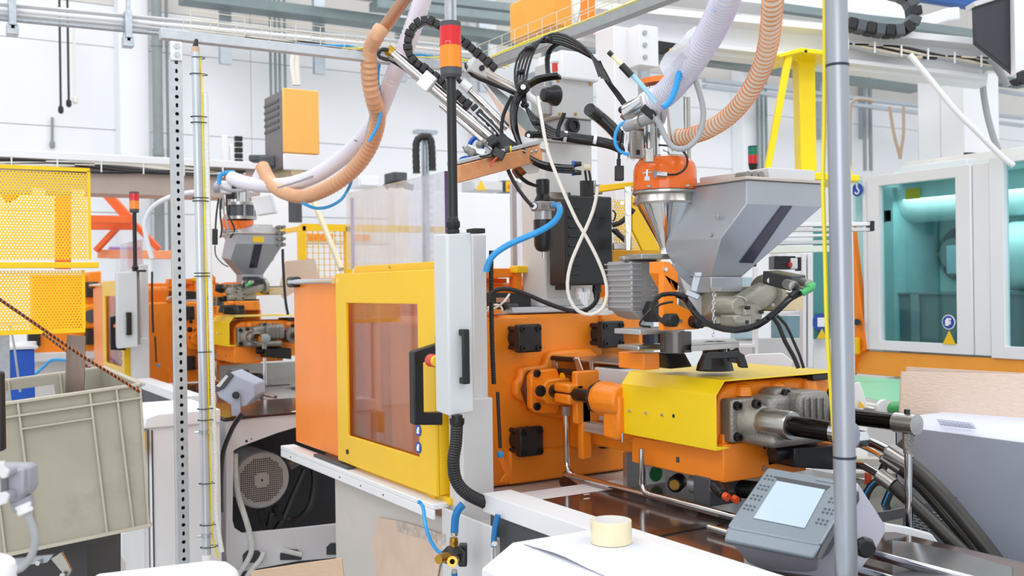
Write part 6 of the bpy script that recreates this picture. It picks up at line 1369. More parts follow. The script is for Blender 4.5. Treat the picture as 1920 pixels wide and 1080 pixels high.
one('white_conduit_hose', COND, 'white corrugated conduit running down inside the drive bay and out over its lower edge', 'hose', B().rib([at(px, py, x=xs-.06 if i < 3 else xs+.03) for i, (px, py) in enumerate(((441, 850), (442, 890), (447, 930), (458, 965), (468, 1000), (472, 1030), (462, 1055), (448, 1075), (440, 1100)))], .0135, .011, .14, 12))
one('white_conduit_hose', COND, 'second white corrugated conduit looping through the lower slot of the drive bay', 'hose', B().rib([at(px, py, x=xs+.03) for px, py in ((495, 1035), (488, 1050), (472, 1068), (458, 1090))], .0135, .011, .14, 12))
one('white_conduit_hose', COND, 'short white corrugated conduit seen inside the middle slot of the drive bay', 'hose', B().rib([at(px, py, x=xs+.02) for px, py in ((530, 1032), (548, 1036), (565, 1040))], .012, .01, .14, 12))
# small monitor of machine two
mo2 = thing('operator_terminal', 'small blue-grey operator terminal of the second machine, seen from its side', 'terminal', at(435, 780, d=4.6))
d4 = 4.55; cs_ = [at(px, py, d=d4) for px, py in ((402, 727), (432, 697), (478, 720), (480, 742), (462, 762), (440, 765), (410, 745))]
B().prism(cs_, FWD*.18).make('housing', BGREY, mo2, .006)
B().prism([at(px, py, d=d4-.01) for px, py in ((400, 728), (406, 735), (420, 728), (438, 704), (430, 697))], FWD*.2).make('bezel', DGREY, mo2, .003)
B().prism([at(px, py, d=d4-.015) for px, py in ((405, 724), (412, 726), (428, 706), (424, 703))], FWD*.005).make('screen', LGREY, mo2)
B().cyl(at(442, 741, d=d4-.03), at(442, 741, d=d4), .017, n=10).make('knob', BLK, mo2, .003)
B().prism([at(px, py, d=d4-.01) for px, py in ((433, 741), (450, 741), (451, 780), (434, 780))], FWD*.01).make('arm', BGREY, mo2, .002)
one('terminal_cable', BLKG, 'black cables hanging from the small operator terminal down into the drive bay', 'cable', B().tube(P([(454, 776), (440, 795), (428, 820), (418, 850), (414, 900), (414, 960)], 4.5), .011, 8))
# cardboard pieces near the bottom
one('cardboard_edge', CARD, 'corrugated cardboard sheet lying below the drive bay', 'cardboard', B().prism([at(px, py, d=3.3) for px, py in ((470, 1072), (560, 1058), (641, 1047), (646, 1100), (470, 1110))], FWD*.01))
cbp = thing('taped_cardboard', 'torn piece of cardboard taped to the base below the yellow door', 'cardboard', at(760, 1080, y=YD-.01))
B().prism([at(px, py, y=YD+.006) for px, py in ((712, 970), (745, 976), (780, 985), (838, 1004), (845, 1030), (825, 1060), (818, 1100), (700, 1100), (707, 1080), (706, 1050), (697, 1025))], Y*-.004).make('sheet', M('torn_cardboard', '#d4bcab', .75, var=.05, scale=8, bump=.08, bscale=30), cbp, smooth=10)
tb = B(); n_t = 24
for k in range(n_t+1): tb.v += [at(742+k*3.9, 975+k*1.15+j*7, y=YD-R0.uniform(.0, .005)) for j in range(4)]
for k in range(n_t):
    for j in range(3): tb.f.append((k*4+j, k*4+4+j, k*4+5+j, k*4+1+j))
tb.make('clear_tape', sheet_glass('clear_tape', '#f4f0ec', .2, rough=.1), cbp, smooth=5)
# brass manifold with blue hoses
mf = thing('brass_manifold', 'black air manifold with brass couplings on the machine base below the door', 'manifold', at(855, 1060, d=2.85))
def fq(px, py, d=2.84): return at(px, py, d=d)
B().ob(fq(868, 1040, 2.88), RGT*.012, UPV*.03, FWD*.02).make('mount_plate', BLK, mf, .004)
B().lathe(fq(850, 1058), Z, [(0, .012), (.008, .03), (.035, .033), (.05, .018)], 12).make('body', BLK, mf, .002)
B().cyl(fq(851, 1026), fq(851, 1008), .0115, n=10).cyl(fq(851, 1020), fq(851, 1014), .014, n=6).make('brass_coupling', BRASS, mf)
B().cyl(fq(840, 1044, 2.8), fq(822, 1049, 2.76), .0125, n=14).cyl(fq(834, 1045, 2.79), fq(829, 1047, 2.78), .0145, n=6).make('brass_coupling', BRASS, mf)
B().cyl(fq(852, 1050, 2.8), fq(848, 1053, 2.74), .0145, n=14, hollow=.5).make('brass_coupling', BRASS, mf)
B().cyl(fq(852, 1004), fq(852, 998), .0105, n=10).make('hose_clip', STL, mf); B().cyl(fq(852, 1068), fq(852, 1076), .008, n=8).make('nipple', STL, mf)
one('blue_air_hose', DBLUE, 'dark blue hose dropping from the machine edge into the brass manifold', 'hose', B().tube(P([(868, 946), (860, 955), (854, 970), (852, 1000)], 2.85), .0115, 10))
one('blue_air_hose', BLUE, 'thin blue hose hanging from the lip rail to the left brass coupling', 'hose', B().tube(P([(784, 940, 2.9), (793, 950, 2.9), (798, 985), (808, 1015), (822, 1034), (832, 1038)], 2.85), .0055, 8))
one('blue_air_hose', DBLUE, 'blue hose leaving the bottom of the brass manifold', 'hose', B().tube(P([(852, 1074), (852, 1090), (850, 1110)], 2.84), .009, 8))
one('blue_air_hose', DBLUE, 'dark blue hose hanging behind the white beam, right of the manifold', 'hose', B().tube(P([(934, 965), (929, 985), (926, 1010), (926, 1025)], 2.8), .0085, 8))
# ---------------- white table cover with tape roll
wt = thing('white_cover', 'white steel cover with chamfered front edge in the bottom centre foreground', 'cover', (-1.5, 1.2, .9))
zc1 = 1.09; yc0 = at(960, 1018, z=zc1).y; yc1 = 1.40; xf0 = -1.895
B().box(xf0, -.85, yc0, yc1, zc1-.03, zc1).make('top_sheet', WHT, wt, .004)
lo = at(897, 1062, z=1.045)
B().prism([V((xf0, yc0+.002, zc1-.001)), V((xf0, yc0-.075, zc1-.045)), V((xf0, yc0-.075, .9)), V((xf0, yc1, .9)), V((xf0, yc1, zc1-.03)), V((xf0, yc0+.01, zc1-.03))], X*1.05).make('chamfered_front', WHT, wt, .003)
c = at(928, 1019, d=2.24); B().lathe(c-Z*.004, Z, [(0, .009), (.004, .009), (.009, .004)], 12).make('screw_cap', CHR, wt)
# paper lying on the cover with a lifted wavy edge
pp = B(); nxp, nyp = 26, 12
for j in range(nyp+1):
    for i in range(nxp+1):
        x = xf0+.03+i*.04; y = yc0+.012+j*(yc1-yc0-.05)/nyp
        z = zc1+.002+(.007*math.exp(-((i-3.5)/2.2)**2) if j == 0 else .003*math.exp(-((i-3.5)/2.2)**2) if j == 1 else 0)
        pp.v.append(V((x, y, z)))
for j in range(nyp):
    for i in range(nxp): k = j*(nxp+1)+i; pp.f.append((k, k+1, k+nxp+2, k+nxp+1))
one('paper_sheet', M('blueish_paper', '#dfe2ee', .6, var=.01), 'pale paper sheet with a wavy edge lying on the white cover under the tape roll', 'paper', pp)
tr_ = thing('tape_roll', 'roll of clear packing tape standing on the white cover', 'tape roll', at(1145, 1024, z=zc1+.004))
q = at(1146, 1022, z=zc1+.003); q = V((q.x-.02, q.y+.015, q.z))
B().lathe(q, Z, [(0, .0445), (.048, .0445), (.048, .0385), (0, .0385)], 48).make('tape', M('packing_tape', '#e8dcb8', .22, var=.03), tr_, .001)
B().lathe(q, Z, [(.0, .0385), (.049, .0385), (.049, .0365), (0, .0365)], 48).make('core', M('white_core', '#e6e2dc', .6), tr_)
B().cyl(q+Z*.004, q+Z*.03, .0363, n=40).make('inner_paper', MATS['blueish_paper'], tr_)
one('white_panel_corner', WHT, 'blurred white panel corner in the bottom left foreground', 'panel', B().prism([at(px, py, d=2.1) for px, py in ((170, 1082), (390, 1056), (418, 1058), (442, 1074), (450, 1130), (170, 1130))], FWD*.03), .01)
# ---------------- operator terminal, right foreground
mt = thing('operator_terminal', 'large blue-grey operator terminal with a bright screen in the right foreground', 'terminal', at(1500, 1090, d=2.35))
c00 = at(1441, 876, d=2.42); c01 = at(1363, 986, d=2.27); c11 = at(1539, 1022, d=2.16)
nn = (c01-c00).cross(c11-c01).normalized(); c10 = atp(1607, 906, c00, nn)
ux = (c10-c00).normalized(); vy = (c01-c00).normalized()
if nn.dot(FWD) > 0: nn = -nn
SLV = M('silver_grey_bezel', '#87919a', .38, .3, var=.02)
def mp_(u, v, w_=0): return c00.lerp(c10, u)*(1-v)+c01.lerp(c11, u)*v+nn*w_
B().prism([mp_(.0, .0), mp_(.97, 0), mp_(1, .03), mp_(1, .97), mp_(.96, 1), mp_(.04, 1.02), mp_(0, .98), mp_(-.01, .04)], nn*-.02).make('bezel', SLV, mt, .006, seg=3)
B().prism([mp_(0.0, 1.0, -.002), mp_(1, .98, -.002), mp_(.97, 1.13, -.012), mp_(.03, 1.14, -.012)], nn*-.012).make('lower_lip', SLV, mt, .005, seg=3)
B().prism([mp_(1.0, .1, -.003), mp_(1.005, 1, -.003), mp_(.99, 1.12, -.016), mp_(1.0, .95, -.03), mp_(1.0, .1, -.03)], ux*.012).make('dark_side_strip', DGREY, mt, .002)
B().prism([mp_(.15, .13, .0005), mp_(.76, .13, .0005), mp_(.735, .2, .0005), mp_(.19, .2, .0005)], nn*.001).make('screen_shadow_bar', DGREY, mt)
B().prism([mp_(.19, .2, .001), mp_(.73, .2, .001), mp_(.76, .82, .001), mp_(.21, .82, .001)], nn*.001).make('screen', M('lit_screen', '#b7c8d4', .2, var=.03, emit=.04), mt)
for s_ in (0, 1):
    for k in range(4):
        for i in range(3):
            for j in range(2):
                p = mp_((.05 if s_ == 0 else .84)+i*.045, .14+k*.17+j*.055, .0015); B().ob(p, ux*.0022, vy*.0018, nn*.0008).make('key', M('key_grey', '#5c656c', .5), mt)
p = mp_(.72, .06, .001); B().ob(p, ux*.03, vy*.003, nn*.0004).make('badge', M('badge_grey', '#868e94', .5), mt)
hs = [mp_(.05, .1, -.02), mp_(1, .02, -.02), mp_(1, 1, -.02), mp_(.05, 1.1, -.02)]
hb2 = [p_ for p_ in hs]; cen = sum(hs, V())/4
back = [cen+(p_-cen)*.55+V((-.0, .0, 0))-nn*.16 for p_ in hs]
B().rings([hs, back]).make('rear_housing', M('lavender_grey', '#c0c2d0', .5), mt, .004)
sidep = [at(px, py, d=dd) for px, py, dd in ((1608, 905, 2.32), (1660, 985, 2.32), (1660, 1000, 2.32), (1640, 1035, 2.3), (1590, 1100, 2.25), (1560, 1100, 2.2))]
B().prism(sidep, FWD*.05).make('side_housing', M('mauve_grey', '#b5b4c1', .5), mt, .004)
B().prism([at(px, py, d=dd) for px, py, dd in ((1376, 1004, 2.33), (1526, 1042, 2.22), (1590, 1000, 2.2), (1600, 1120, 2.2), (1440, 1120, 2.3))], FWD*.06).make('lower_housing', M('lavender_grey', '#c0c2d0', .5), mt, .004)
c = at(1617, 1023, d=2.2); B().lathe(c, -FWD, [(0, .02), (.015, .024), (.03, .02)], 8).make('tilt_knob', BLK, mt, .003)
B().prism([at(px, py, d=2.3) for px, py in ((1402, 1045), (1412, 1045), (1414, 1060), (1430, 1064), (1432, 1100), (1402, 1100))], FWD*.04).make('arm', LGREY, mt, .003)
# ---------------- blue-grey cabinet right with louvre vent, cardboard behind
yk = 2.78
bgc = thing('blue_grey_cabinet', 'big blue-grey cabinet with a slotted vent at the right edge', 'cabinet', (at(1800, 1000, y=yk).x, yk, 0))
x0_ = at(1681, 950, y=yk).x; zT = at(1700, 803, y=yk).z
vent = [at(1706, 930, y=yk), at(1768, 935, y=yk), at(1768, 1005, y=yk), at(1706, 990, y=yk)]
vx0, vx1, vz1, vz0 = vent[0].x, vent[1].x, vent[0].z+.005, vent[3].z
B().box(x0_, vx0, yk, yk+.004, .2, zT).box(vx1, .2, yk, yk+.004, .2, zT).box(vx0, vx1, yk, yk+.004, .2, vz0).box(vx0, vx1, yk, yk+.004, vz1, zT).make('front_sheet', BGREY, bgc)
B().box(x0_, .2, yk+.3, yk+.7, .2, zT).make('rear_body', DGREY, bgc)
B().box(x0_, x0_+.004, yk, yk+.7, .2, zT).make('side_sheet', BGREY, bgc)
B().prism([V((x0_, yk, zT)), V((x0_, yk+.05, zT+.03)), V((x0_, yk+.7, zT+.03)), V((x0_, yk+.7, zT))], X*2.2).make('top_sheet', M('pale_top', '#d3d8ea', .4, var=.01), bgc, .006)
nr = 13
for j in range(nr+1):
    z = vz0+(vz1-vz0)*j/nr; B().box(vx0, vx1, yk-.0, yk+.006, z-.0017, z+.0017).make('vent_bar', WSTK, bgc)
for j in range(nr):
    z = vz0+(vz1-vz0)*(j+.5)/nr
    for i in range(4): x = vx0+(vx1-vx0)*(i+.3+.5*(j % 2))/4.2; B().box(x-.0017, x+.0017, yk, yk+.006, z-(vz1-vz0)/nr/2, z+(vz1-vz0)/nr/2).make('vent_bar', WSTK, bgc)
c = at(1687, 970, y=yk); B().ball(c-Y*.004, .008).make('black_stud', BLK, bgc)
for j in range(4):
    for i in range(9):
        q = at(1762+i*7+j*2, 787+j*3+i*.8, z=zT+.031); B().box(q.x-.010, q.x+.010, q.y-.003, q.y+.003, zT+.0295, zT+.0315).make('top_slot', M('slot_blue', '#a9b0cc', .5), bgc)
cdb = thing('cardboard_sheets', 'large pale cardboard sheets leaning behind the blue-grey cabinet', 'cardboard', at(1800, 800, d=3.6))
B().prism([at(px, py, d=dd) for px, py, dd in ((1691, 697, 3.55), (1960, 703, 3.25), (1960, 815, 3.2), (1686, 810, 3.5))], FWD*.012).make('sheet', CARDP, cdb)
B().prism([at(px, py, d=dd) for px, py, dd in ((1701, 688, 3.62), (1960, 702, 3.32), (1960, 815, 3.3), (1700, 800, 3.6))], FWD*.012).make('sheet', CARDP, cdb)
# lower right dark shiny tray + white bracket
one('white_bracket', WHT, 'bright white angled bracket plate in front of the blue-grey cabinet', 'bracket', B().prism([at(px, py, d=2.62) for px, py in ((1660, 982), (1705, 990), (1748, 1002), (1764, 1024), (1655, 1005))], FWD*.02), .002)
one('shiny_cover', M('shiny_cover', '#8f8f93', .22, .7, var=.15, scale=3), 'shiny curved grey cover in the lower right corner', 'cover', B().prism([at(px, py, d=dd) for px, py, dd in ((1655, 1004, 2.6), (1760, 1026, 2.55), (1800, 1034, 2.4), (1900, 1062, 2.1), (1900, 1130, 1.9), (1600, 1130, 2.1))], V((0, 0, -.03))), .004)
# hydraulic hoses lower right
def hyd(label, pts, r, silver, d):
    t = thing('hydraulic_hose', label, 'hose', at(*pts[-1][:2], d=d[1]), 'hydraulic hoses on the right')
    n = len(pts); PP = [at(px, py, d=d[0]+(d[1]-d[0])*i/(n-1)) for i, (px, py) in enumerate(pts)]
    B().tube(PP[silver:], r, 14).make('rubber_hose', M('worn_black_hose', '#35322f', .35, var=.15), t)
    B().tube(PP[:silver], r*.62, 12).make('steel_elbow', CHR, t)
    B().tube([PP[silver-1], PP[silver-1].lerp(PP[silver], .5), PP[silver]], r*1.12, 16).make('crimp_sleeve', STL, t)
    return t
hyd('upper thick hydraulic hose curving down to the lower right corner', [(1608, 824), (1628, 828), (1648, 836), (1665, 845), (1705, 870), (1745, 905), (1790, 955), (1835, 1010), (1880, 1070), (1905, 1110)], .0225, 4, (2.95, 2.6))
hyd('middle hydraulic hose tucked under the upper thick one', [(1612, 834), (1630, 842), (1645, 850), (1655, 858), (1690, 882), (1730, 918), (1775, 970), (1818, 1022), (1850, 1080)], .014, 4, (3.02, 2.7))
hyd('lower thick hydraulic hose passing in front of the slotted vent', [(1605, 872), (1620, 874), (1634, 882), (1648, 890), (1675, 910), (1710, 942), (1750, 980), (1790, 1020), (1830, 1060), (1860, 1100)], .019, 4, (2.9, 2.6))
B_ = BLKM
for k, pts in enumerate(([(1712, 808), (1700, 825), (1680, 845), (1660, 870), (1648, 895)], [(1655, 898), (1640, 905), (1625, 925), (1618, 960)], [(1680, 908), (1668, 925), (1658, 950), (1650, 975)])):
    one('bundle_hose', BLKM, ['black hose with a silver fitting slanting down left of the blue-grey cabinet', 'left of two black hoses with a blue stripe behind the terminal', 'right of two black hoses with a blue stripe behind the terminal'][k], 'hose', B().tube(P(pts, 2.95), .012, 8))
    if k: one('blue_stripe', BLUE, ['', 'thin blue line along the left striped hose', 'thin blue line along the right striped hose'][k], 'stripe', B().tube(P([(a-3, b_) for a, b_ in pts], 2.935), .0028, 5))
one('orange_clip', MATS['orange_red_plug'], 'small orange clip behind the hydraulic hoses', 'clip', B().ob(at(1628, 898, d=3.0), RGT*.008, UPV*.018, FWD*.01).ob(at(1650, 906, d=3.0), RGT*.012, UPV*.007, FWD*.01), .002)
one('rear_profile_frame', M('cream_frame', '#cbc8bb', .5), 'cream coloured frame rails behind the hydraulic hoses', 'frame', B().ob(at(1640, 865, d=3.3), RGT*.09, UPV*.012, FWD*.02).ob(at(1640, 890, d=3.35), RGT*.09, UPV*.008, FWD*.02).ob(at(1660, 945, d=3.3), RGT*.05, UPV*.07, FWD*.02), .002)
one('hex_adapter', CHR, 'silver hexagonal adapter where the upper hydraulic hose starts', 'fitting', B().cyl(at(1600, 824, d=2.68), at(1620, 822, d=2.70), .024, n=6), .002)
# ================================================================ RIGHT: white machine with teal panes
YR = 5.0
il = area('inner_fill_light', (-3.3, YR+.35, 2.15), (1.6, .3), 8, (-3.3, YR+.6, 1.2))  # fill light added behind the panes to brighten the dark interior
rm = thing('white_windowed_machine', 'large white machine with teal glass windows and an orange band at the right', 'machine', (-3.4, YR, 0))
xL = at(1618, 500, y=YR).x; xW0 = at(1649, 500, y=YR).x; xW1 = at(1792, 500, y=YR).x; xg0 = at(1823, 500, y=YR).x; xg1 = at(1856, 500, y=YR).x; xV0 = at(1883, 500, y=YR).x; xV1 = xV0+.75; xR = xV1+.2
zW0, zW1 = 1.29, 2.209; zTop = at(1700, 322, y=YR).z; zO = at(1700, 659, y=YR).z; zOb = at(1640, 704, y=YR).z
d1 = B().ring([(xL, YR, zO), (xg0-.004, YR, zO), (xg0-.004, YR, zTop), (xL, YR, zTop)], [(xW0, YR, zW0), (xW1, YR, zW0), (xW1, YR, zW1), (xW0, YR, zW1)], Y*.05).make('sliding_door', WHT, rm, .006)
B().box(xg0, xg1-.004, YR+.01, YR+.05, zO, zTop).make('middle_panel', WHT, rm, .004)
d2 = B().ring([(xg1, YR, zO-.01), (xR, YR, zO-.01), (xR, YR, zTop+.02), (xg1, YR, zTop+.02)], [(xV0, YR, zW0), (xV1, YR, zW0), (xV1, YR, zW1+.05), (xV0, YR, zW1+.05)], Y*.05).make('sliding_door', WHT, rm, .006)
B().box(xW0-.02, xW1+.02, YR+.03, YR+.036, zW0-.02, zW1+.02).make('window_pane', TEALG, d1); B().box(xV0-.02, xV1+.02, YR+.03, YR+.036, zW0-.02, zW1+.07).make('window_pane', TEALG, d2)
xsm = at(1627, 500, y=YR).x; B().box(xsm-.003, xsm+.003, YR-.003, YR, zO, zTop-.03).make('door_seam', LGREY, rm)
B().box(xL-.1, xR, YR+.02, YR+.06, zOb, zO-.012).make('orange_band', M('light_orange_band', '#f7a53c', .4, var=.02), rm, .004)
B().box(xL-.1, xR, YR-.02, YR+.0, zOb-.03, zOb-.01).make('white_strip', WHT, rm, .002); B().box(xL, xR, YR+.02, YR+1.2, 0, zOb-.03).make('base', LGREY, rm)
B().prism([at(px, py, y=YR-.01) for px, py in ((1596, 420), (1600, 460), (1612, 560), (1624, 655), (1606, 665), (1596, 705), (1590, 700))], Y*.05).make('orange_wedge', ORANGE2, rm, .004)
B().box(xL-.1, xR, YR+1.15, YR+1.2, zOb, zTop-.02).make('rear_wall', TEALM, rm)
B().box(xL-.12, xL-.10, YR+.06, YR+1.2, zOb, zTop).box(xL, xR, YR+.06, YR+1.2, zTop-.02, zTop-.0).make('inner_panels', TEALM, rm)
# inside
pB = at(1690, 450, y=YR+.7); B().box(at(1675, 450, y=YR+.75).x, xg1, YR+.75, YR+.78, zW0-.3, zTop-.05).make('inner_platen', TEALM, rm)
c = at(1780, 372, y=YR+.55); r_ = .17
x0c = at(1684, 375, y=YR+.5).x; B().lathe((x0c, YR+.5, at(1740, 365, y=YR+.5).z), X, [(0, r_*.85), (.03, r_), (1.4, r_)], 32).make('inner_cylinder', TEALM, rm)
lbl = at(1710, 363, y=YR+.31); B().box(lbl.x-.05, lbl.x+.05, YR+.315, YR+.32, lbl.z-.032, lbl.z+.032).make('yellow_label', YSTK, rm)
lbl = at(1663, 405, y=YR+.3); B().box(lbl.x-.05, lbl.x+.03, YR+.3, YR+.305, lbl.z-.035, lbl.z+.035).make('yellow_label', YSTK, rm)
B().ball(at(1650, 368, y=YR+.4), .09, 16).make('inner_dome', TEALD, rm)
B().box(at(1682, 395, y=YR+.4).x, xg1, YR+.4, YR+.44, at(1740, 397, y=YR+.4).z, at(1740, 390, y=YR+.4).z).make('inner_rail', WHT, rm)
B().box(xW0-.3, at(1676, 500, y=YR+.3).x, YR+.3, YR+.9, zW0-.2, zTop-.05).make('inner_column', M('teal_column', '#9fcdd0', .5), rm)
c = at(1784, 476, y=YR+.6); B().lathe(V((c.x, YR+.74, c.z)), -Y, [(0, .175), (.03, .175), (.05, .12), (.12, .10), (.12, .0)], 28).make('round_flange', TEALD, rm)
for a_ in range(10): q = V((c.x+math.cos(a_*.628)*.145, YR+.70, c.z+math.sin(a_*.628)*.145)); B().cyl(q, q-Y*.03, .014, n=6).make('flange_bolt', TEALD, rm)
B().box(c.x+.03, c.x+.3, YR+.5, YR+.68, c.z-.13, c.z+.05).make('flange_block', M('blueish_block', '#86a9b4', .5), rm, .01)
z_ = at(1700, 552, y=YR+.35).z; B().box(at(1677, 600, y=YR+.35).x, xg1, YR+.35, YR+.37, zW0-.3, z_).box(at(1677, 600, y=YR+.35).x, xg1, YR+.33, YR+.75, z_, z_+.01).make('inner_dark_panel', TEALD, rm)
B().box(at(1708, 600, y=YR+.33).x, at(1722, 600, y=YR+.33).x, YR+.33, YR+.345, zW0-.3, z_).make('inner_strip', M('grey_strip', '#8fa0a4', .5), rm)
B().cyl(at(1905, 480, y=YR+.5), at(1990, 480, y=YR+.5), .2, n=24).make('inner_tank', TEALM, rm)
# signs
def roundsign(c, n, r, par, sym):
    u, v = perp(n); o = B().cyl(c, c+n*.003, r, n=30).make('sign_rim', WSTK, par); B().cyl(c+n*.003, c+n*.005, r*.87, n=30).make('blue_disc', BSTK, o)
    for (a0, b0, a1, b1) in sym:
        B().box(c.x+a0*r, c.x+a1*r, c.y-.007, c.y-.0055, c.z+b0*r, c.z+b1*r).make('sign_symbol', WSTK, o)
roundsign(at(1779, 604, y=YR-.002)-Y*.0, -Y, .041, rm, [(-.45, -.5, .1, .3), (-.3, .3, .45, .55), (.15, -.3, .4, .2)])
B().prism([at(px, py, y=YR-.003) for px, py in ((1768, 645), (1792, 646), (1780, 620))], Y*-.003).make('warning_triangle', YSTK, rm)
c = at(1608, 356, y=YR-.01); o = B().cyl(c, c-Y*.003, .04, n=28).make('hook_sign', BSTK, rm)
B().tube([V((c.x+a*.04, c.y-.005, c.z+b_*.04)) for a, b_ in ((0, .7), (0, .35), (.12, .1), (.35, -.15), (.2, -.55), (-.15, -.6), (-.38, -.3))], .0045, 6, .006).make('hook_symbol', WSTK, o); B().ball(V((c.x, c.y-.006, c.z+.03)), .007).make('hook_symbol', WSTK, o)
B().cyl(at(1607, 604, y=YR-.02), at(1607, 604, y=YR-.08), .02).make('black_stop', BLK, rm)
B().box(*[v for v in (lambda q: (q.x-.04, q.x+.03, q.y-.03, q.y, q.z-.05, q.z+.05))(at(1606, 648, y=YR-.02))]).make('yellow_lock', YELM, rm, .004)
# roof boxes
rt_ = at(1660, 322, y=YR)
B().box(xL+.1, xL+1.9, YR+.25, YR+1.1, zTop, zTop+.09).make('roof_plinth', M('cream_white', '#edeae6', .5), rm, .006); B().box(xL+.15, xL+.6, YR+.15, YR+.6, zTop, zTop+.055).make('roof_cover', WHT, rm, .01)
col = thing('white_column', 'wide white column carrying the gantry beam above the windowed machine', 'column', (-3.6, YR+.5, zTop+.09))
yq = YR+.55; x1_ = at(1722, 250, y=yq).x; x2_ = at(1808, 250, y=yq).x
zq = at(1760, 125, y=yq).z
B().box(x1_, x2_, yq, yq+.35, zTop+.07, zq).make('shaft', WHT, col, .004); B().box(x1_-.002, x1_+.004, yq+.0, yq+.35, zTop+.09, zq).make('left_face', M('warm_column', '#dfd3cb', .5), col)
B().box(x1_-.05, x2_+.03, yq-.03, yq+.4, zq-.02, zq+.01).make('head_plate', WHT, col, .003)
B().box((x1_+x2_)/2-.002, (x1_+x2_)/2+.002, yq-.004, yq, zTop+.09, zq-.02).make('seam', LGREY, col)
for k in range(6): q = V((x1_+.06+k*.07, yq-.03, zq-.005)); B().cyl(q, q-Y*.006, .006).make('bolt', MGREY, col)
# white gantry beam upper right, running along y
xB_ = at(1887, 97, d=5.0).x
yb0 = at(1100, 40, x=xB_-2.0).y
bm = thing('white_gantry_beam', 'long white gantry beam crossing the upper right with cables along its side', 'beam', at(1887, 160, d=5.0))
a = at(1085, 22, d=5.6); b_ = at(1888, 98, d=5.6)
def seg(a, b_, w_, h_, nm, mat, off=V((0, 0, 0))):
    u = b_-a; s_ = u.cross(Z).normalized(); n = s_.cross(u).normalized(); return B().ob((a+b_)/2+off, u/2, s_*w_, n*h_).make(nm, mat, bm, .003)
n = (b_-a).cross(Z).normalized(); tow = -n if n.dot(FWD) > 0 else n
seg(a, b_, .16, .018, 'top_flange', WHT)
seg(at(1085, 44, d=5.6), at(1850, 128, d=5.6), .06, .10, 'web', WHT, -tow*.03)
seg(at(1085, 66, d=5.6), at(1835, 150, d=5.6), .10, .012, 'lower_flange', WHT)
for k, m_ in enumerate((BLKM, M('beige_cable', '#d9cbb4', .5), BLKM, MATS['beige_cable'], GCAB)):
    B().tube([at(1560+i*36, 77+i*4.6+3.5*math.sin(i*1.3+k)+k*2.2, d=5.45) for i in range(10)], .013, 7).make('beam_cable', m_, bm)
for i in range(6): q = at(1590+i*50, 82+i*6.5, d=5.43); B().ob(q, RGT*.004, UPV*.03, FWD*.005).make('cable_tie', WSTK, bm)
B().tube(P([(1850, 112), (1866, 124), (1880, 145), (1890, 162)], 5.45), .02).make('beam_cable', GCAB, bm)
B().ob(at(1860, 118, d=5.5), RGT*.04, UPV*.05, FWD*.03).make('end_bracket', WHT, bm, .004)
sr = thing('dark_slide_rail', 'dark green-grey slide rail on top of the white gantry beam', 'rail', at(1700, 45, d=5.9)); a = at(1440, 12, d=5.9); b_ = at(1850, 68, d=5.9); u = b_-a; B().ob((a+b_)/2, u/2, u.cross(Z).normalized()*.03, Z*.022).make('rail', MATS['rack_steel'], sr)
seg(at(1200, -28, d=6.0), at(1690, 24, d=6.0), .12, .07, 'rear_beam', WHT)
cc_ = thing('energy_chain', 'grey-black energy chain curling on top of the white gantry beam', 'cable chain', at(1640, 50, d=5.4))
path = even(cr(P([(1586, 45), (1610, 50), (1650, 58), (1690, 58), (1712, 42), (1712, 15), (1700, -5), (1670, -14)], 5.4), .02), .05)
GCH = M('chain_grey', '#4f545c', .4)
for i, (p, q) in enumerate(zip(path, path[1:])): n1 = (q-p).normalized().cross(FWD).normalized(); B().ob((p+q)/2, (q-p)*.5, n1*.032, FWD*.045).make('chain_link', GCH if i % 2 else BLK, cc_, .008)
bb = thing('black_side_box', 'large black and white box hanging in the upper right corner', 'box', at(1880, 130, d=5.2))
xk_ = at(1828, 60, d=5.2)
B().prism([at(px, py, d=5.2) for px, py in ((1828, 5), (1902, -18), (1902, 138), (1830, 80))], FWD*.04).make('black_face', M('charcoal_box', '#34363f', .5), bb, .004)
B().prism([at(px, py, d=5.15) for px, py in ((1902, -20), (1960, -20), (1960, 145), (1904, 140))], FWD*.05).make('white_face', WHT, bb, .004)
B().prism([at(px, py, d=5.18) for px, py in ((1826, 3), (1902, -20), (1902, -12), (1828, 12))], FWD*.1).make('top_trim', LGREY, bb, .002)
for k in range(5): B().tube(P([(1896+k*3, 150), (1902+k*4, 158), (1910, 150-k*3), (1925, 148-k*3)], 5.1), .012).make('black_cable', BLK, bb)
one('white_hose', WSTK, 'thick white hose slanting across the wide white column down to the right', 'hose', B().tube(P([(1706, 102), (1745, 150), (1790, 205), (1835, 250), (1880, 295), (1900, 310)], 5.2), .015, 10))
one('grey_hose', GCAB, 'grey hose hanging down right of the wide white column', 'hose', B().tube(P([(1845, 120), (1843, 160), (1850, 210), (1862, 255), (1878, 298)], 5.7), .018, 8))
for k in range(2): one('black_hose', BLKM, ['upper', 'lower'][k]+' black hose bending on the roof of the windowed machine', 'hose', B().tube(P([(1808, 290+k*7), (1830, 291+k*6), (1850, 298+k*4), (1862, 304)], 5.9), .014))
one('white_box_beam', WHT, 'short white square beam end high up on the right', 'beam', B().prism([at(px, py, d=7.5) for px, py in ((1778, 14), (1800, 12), (1802, 36), (1780, 38))], FWD*1.0-RGT*.9-Z*.15), .01)
one('blue_crane_beam', M('crane_blue', '#1a5fae', .4), 'blue crane beam at the top right edge', 'beam', B().prism([at(px, py, x=-11) for px, py in ((1650, -30), (1960, -30), (1960, 26), (1845, 16), (1730, -2))], X*-.2), .01)
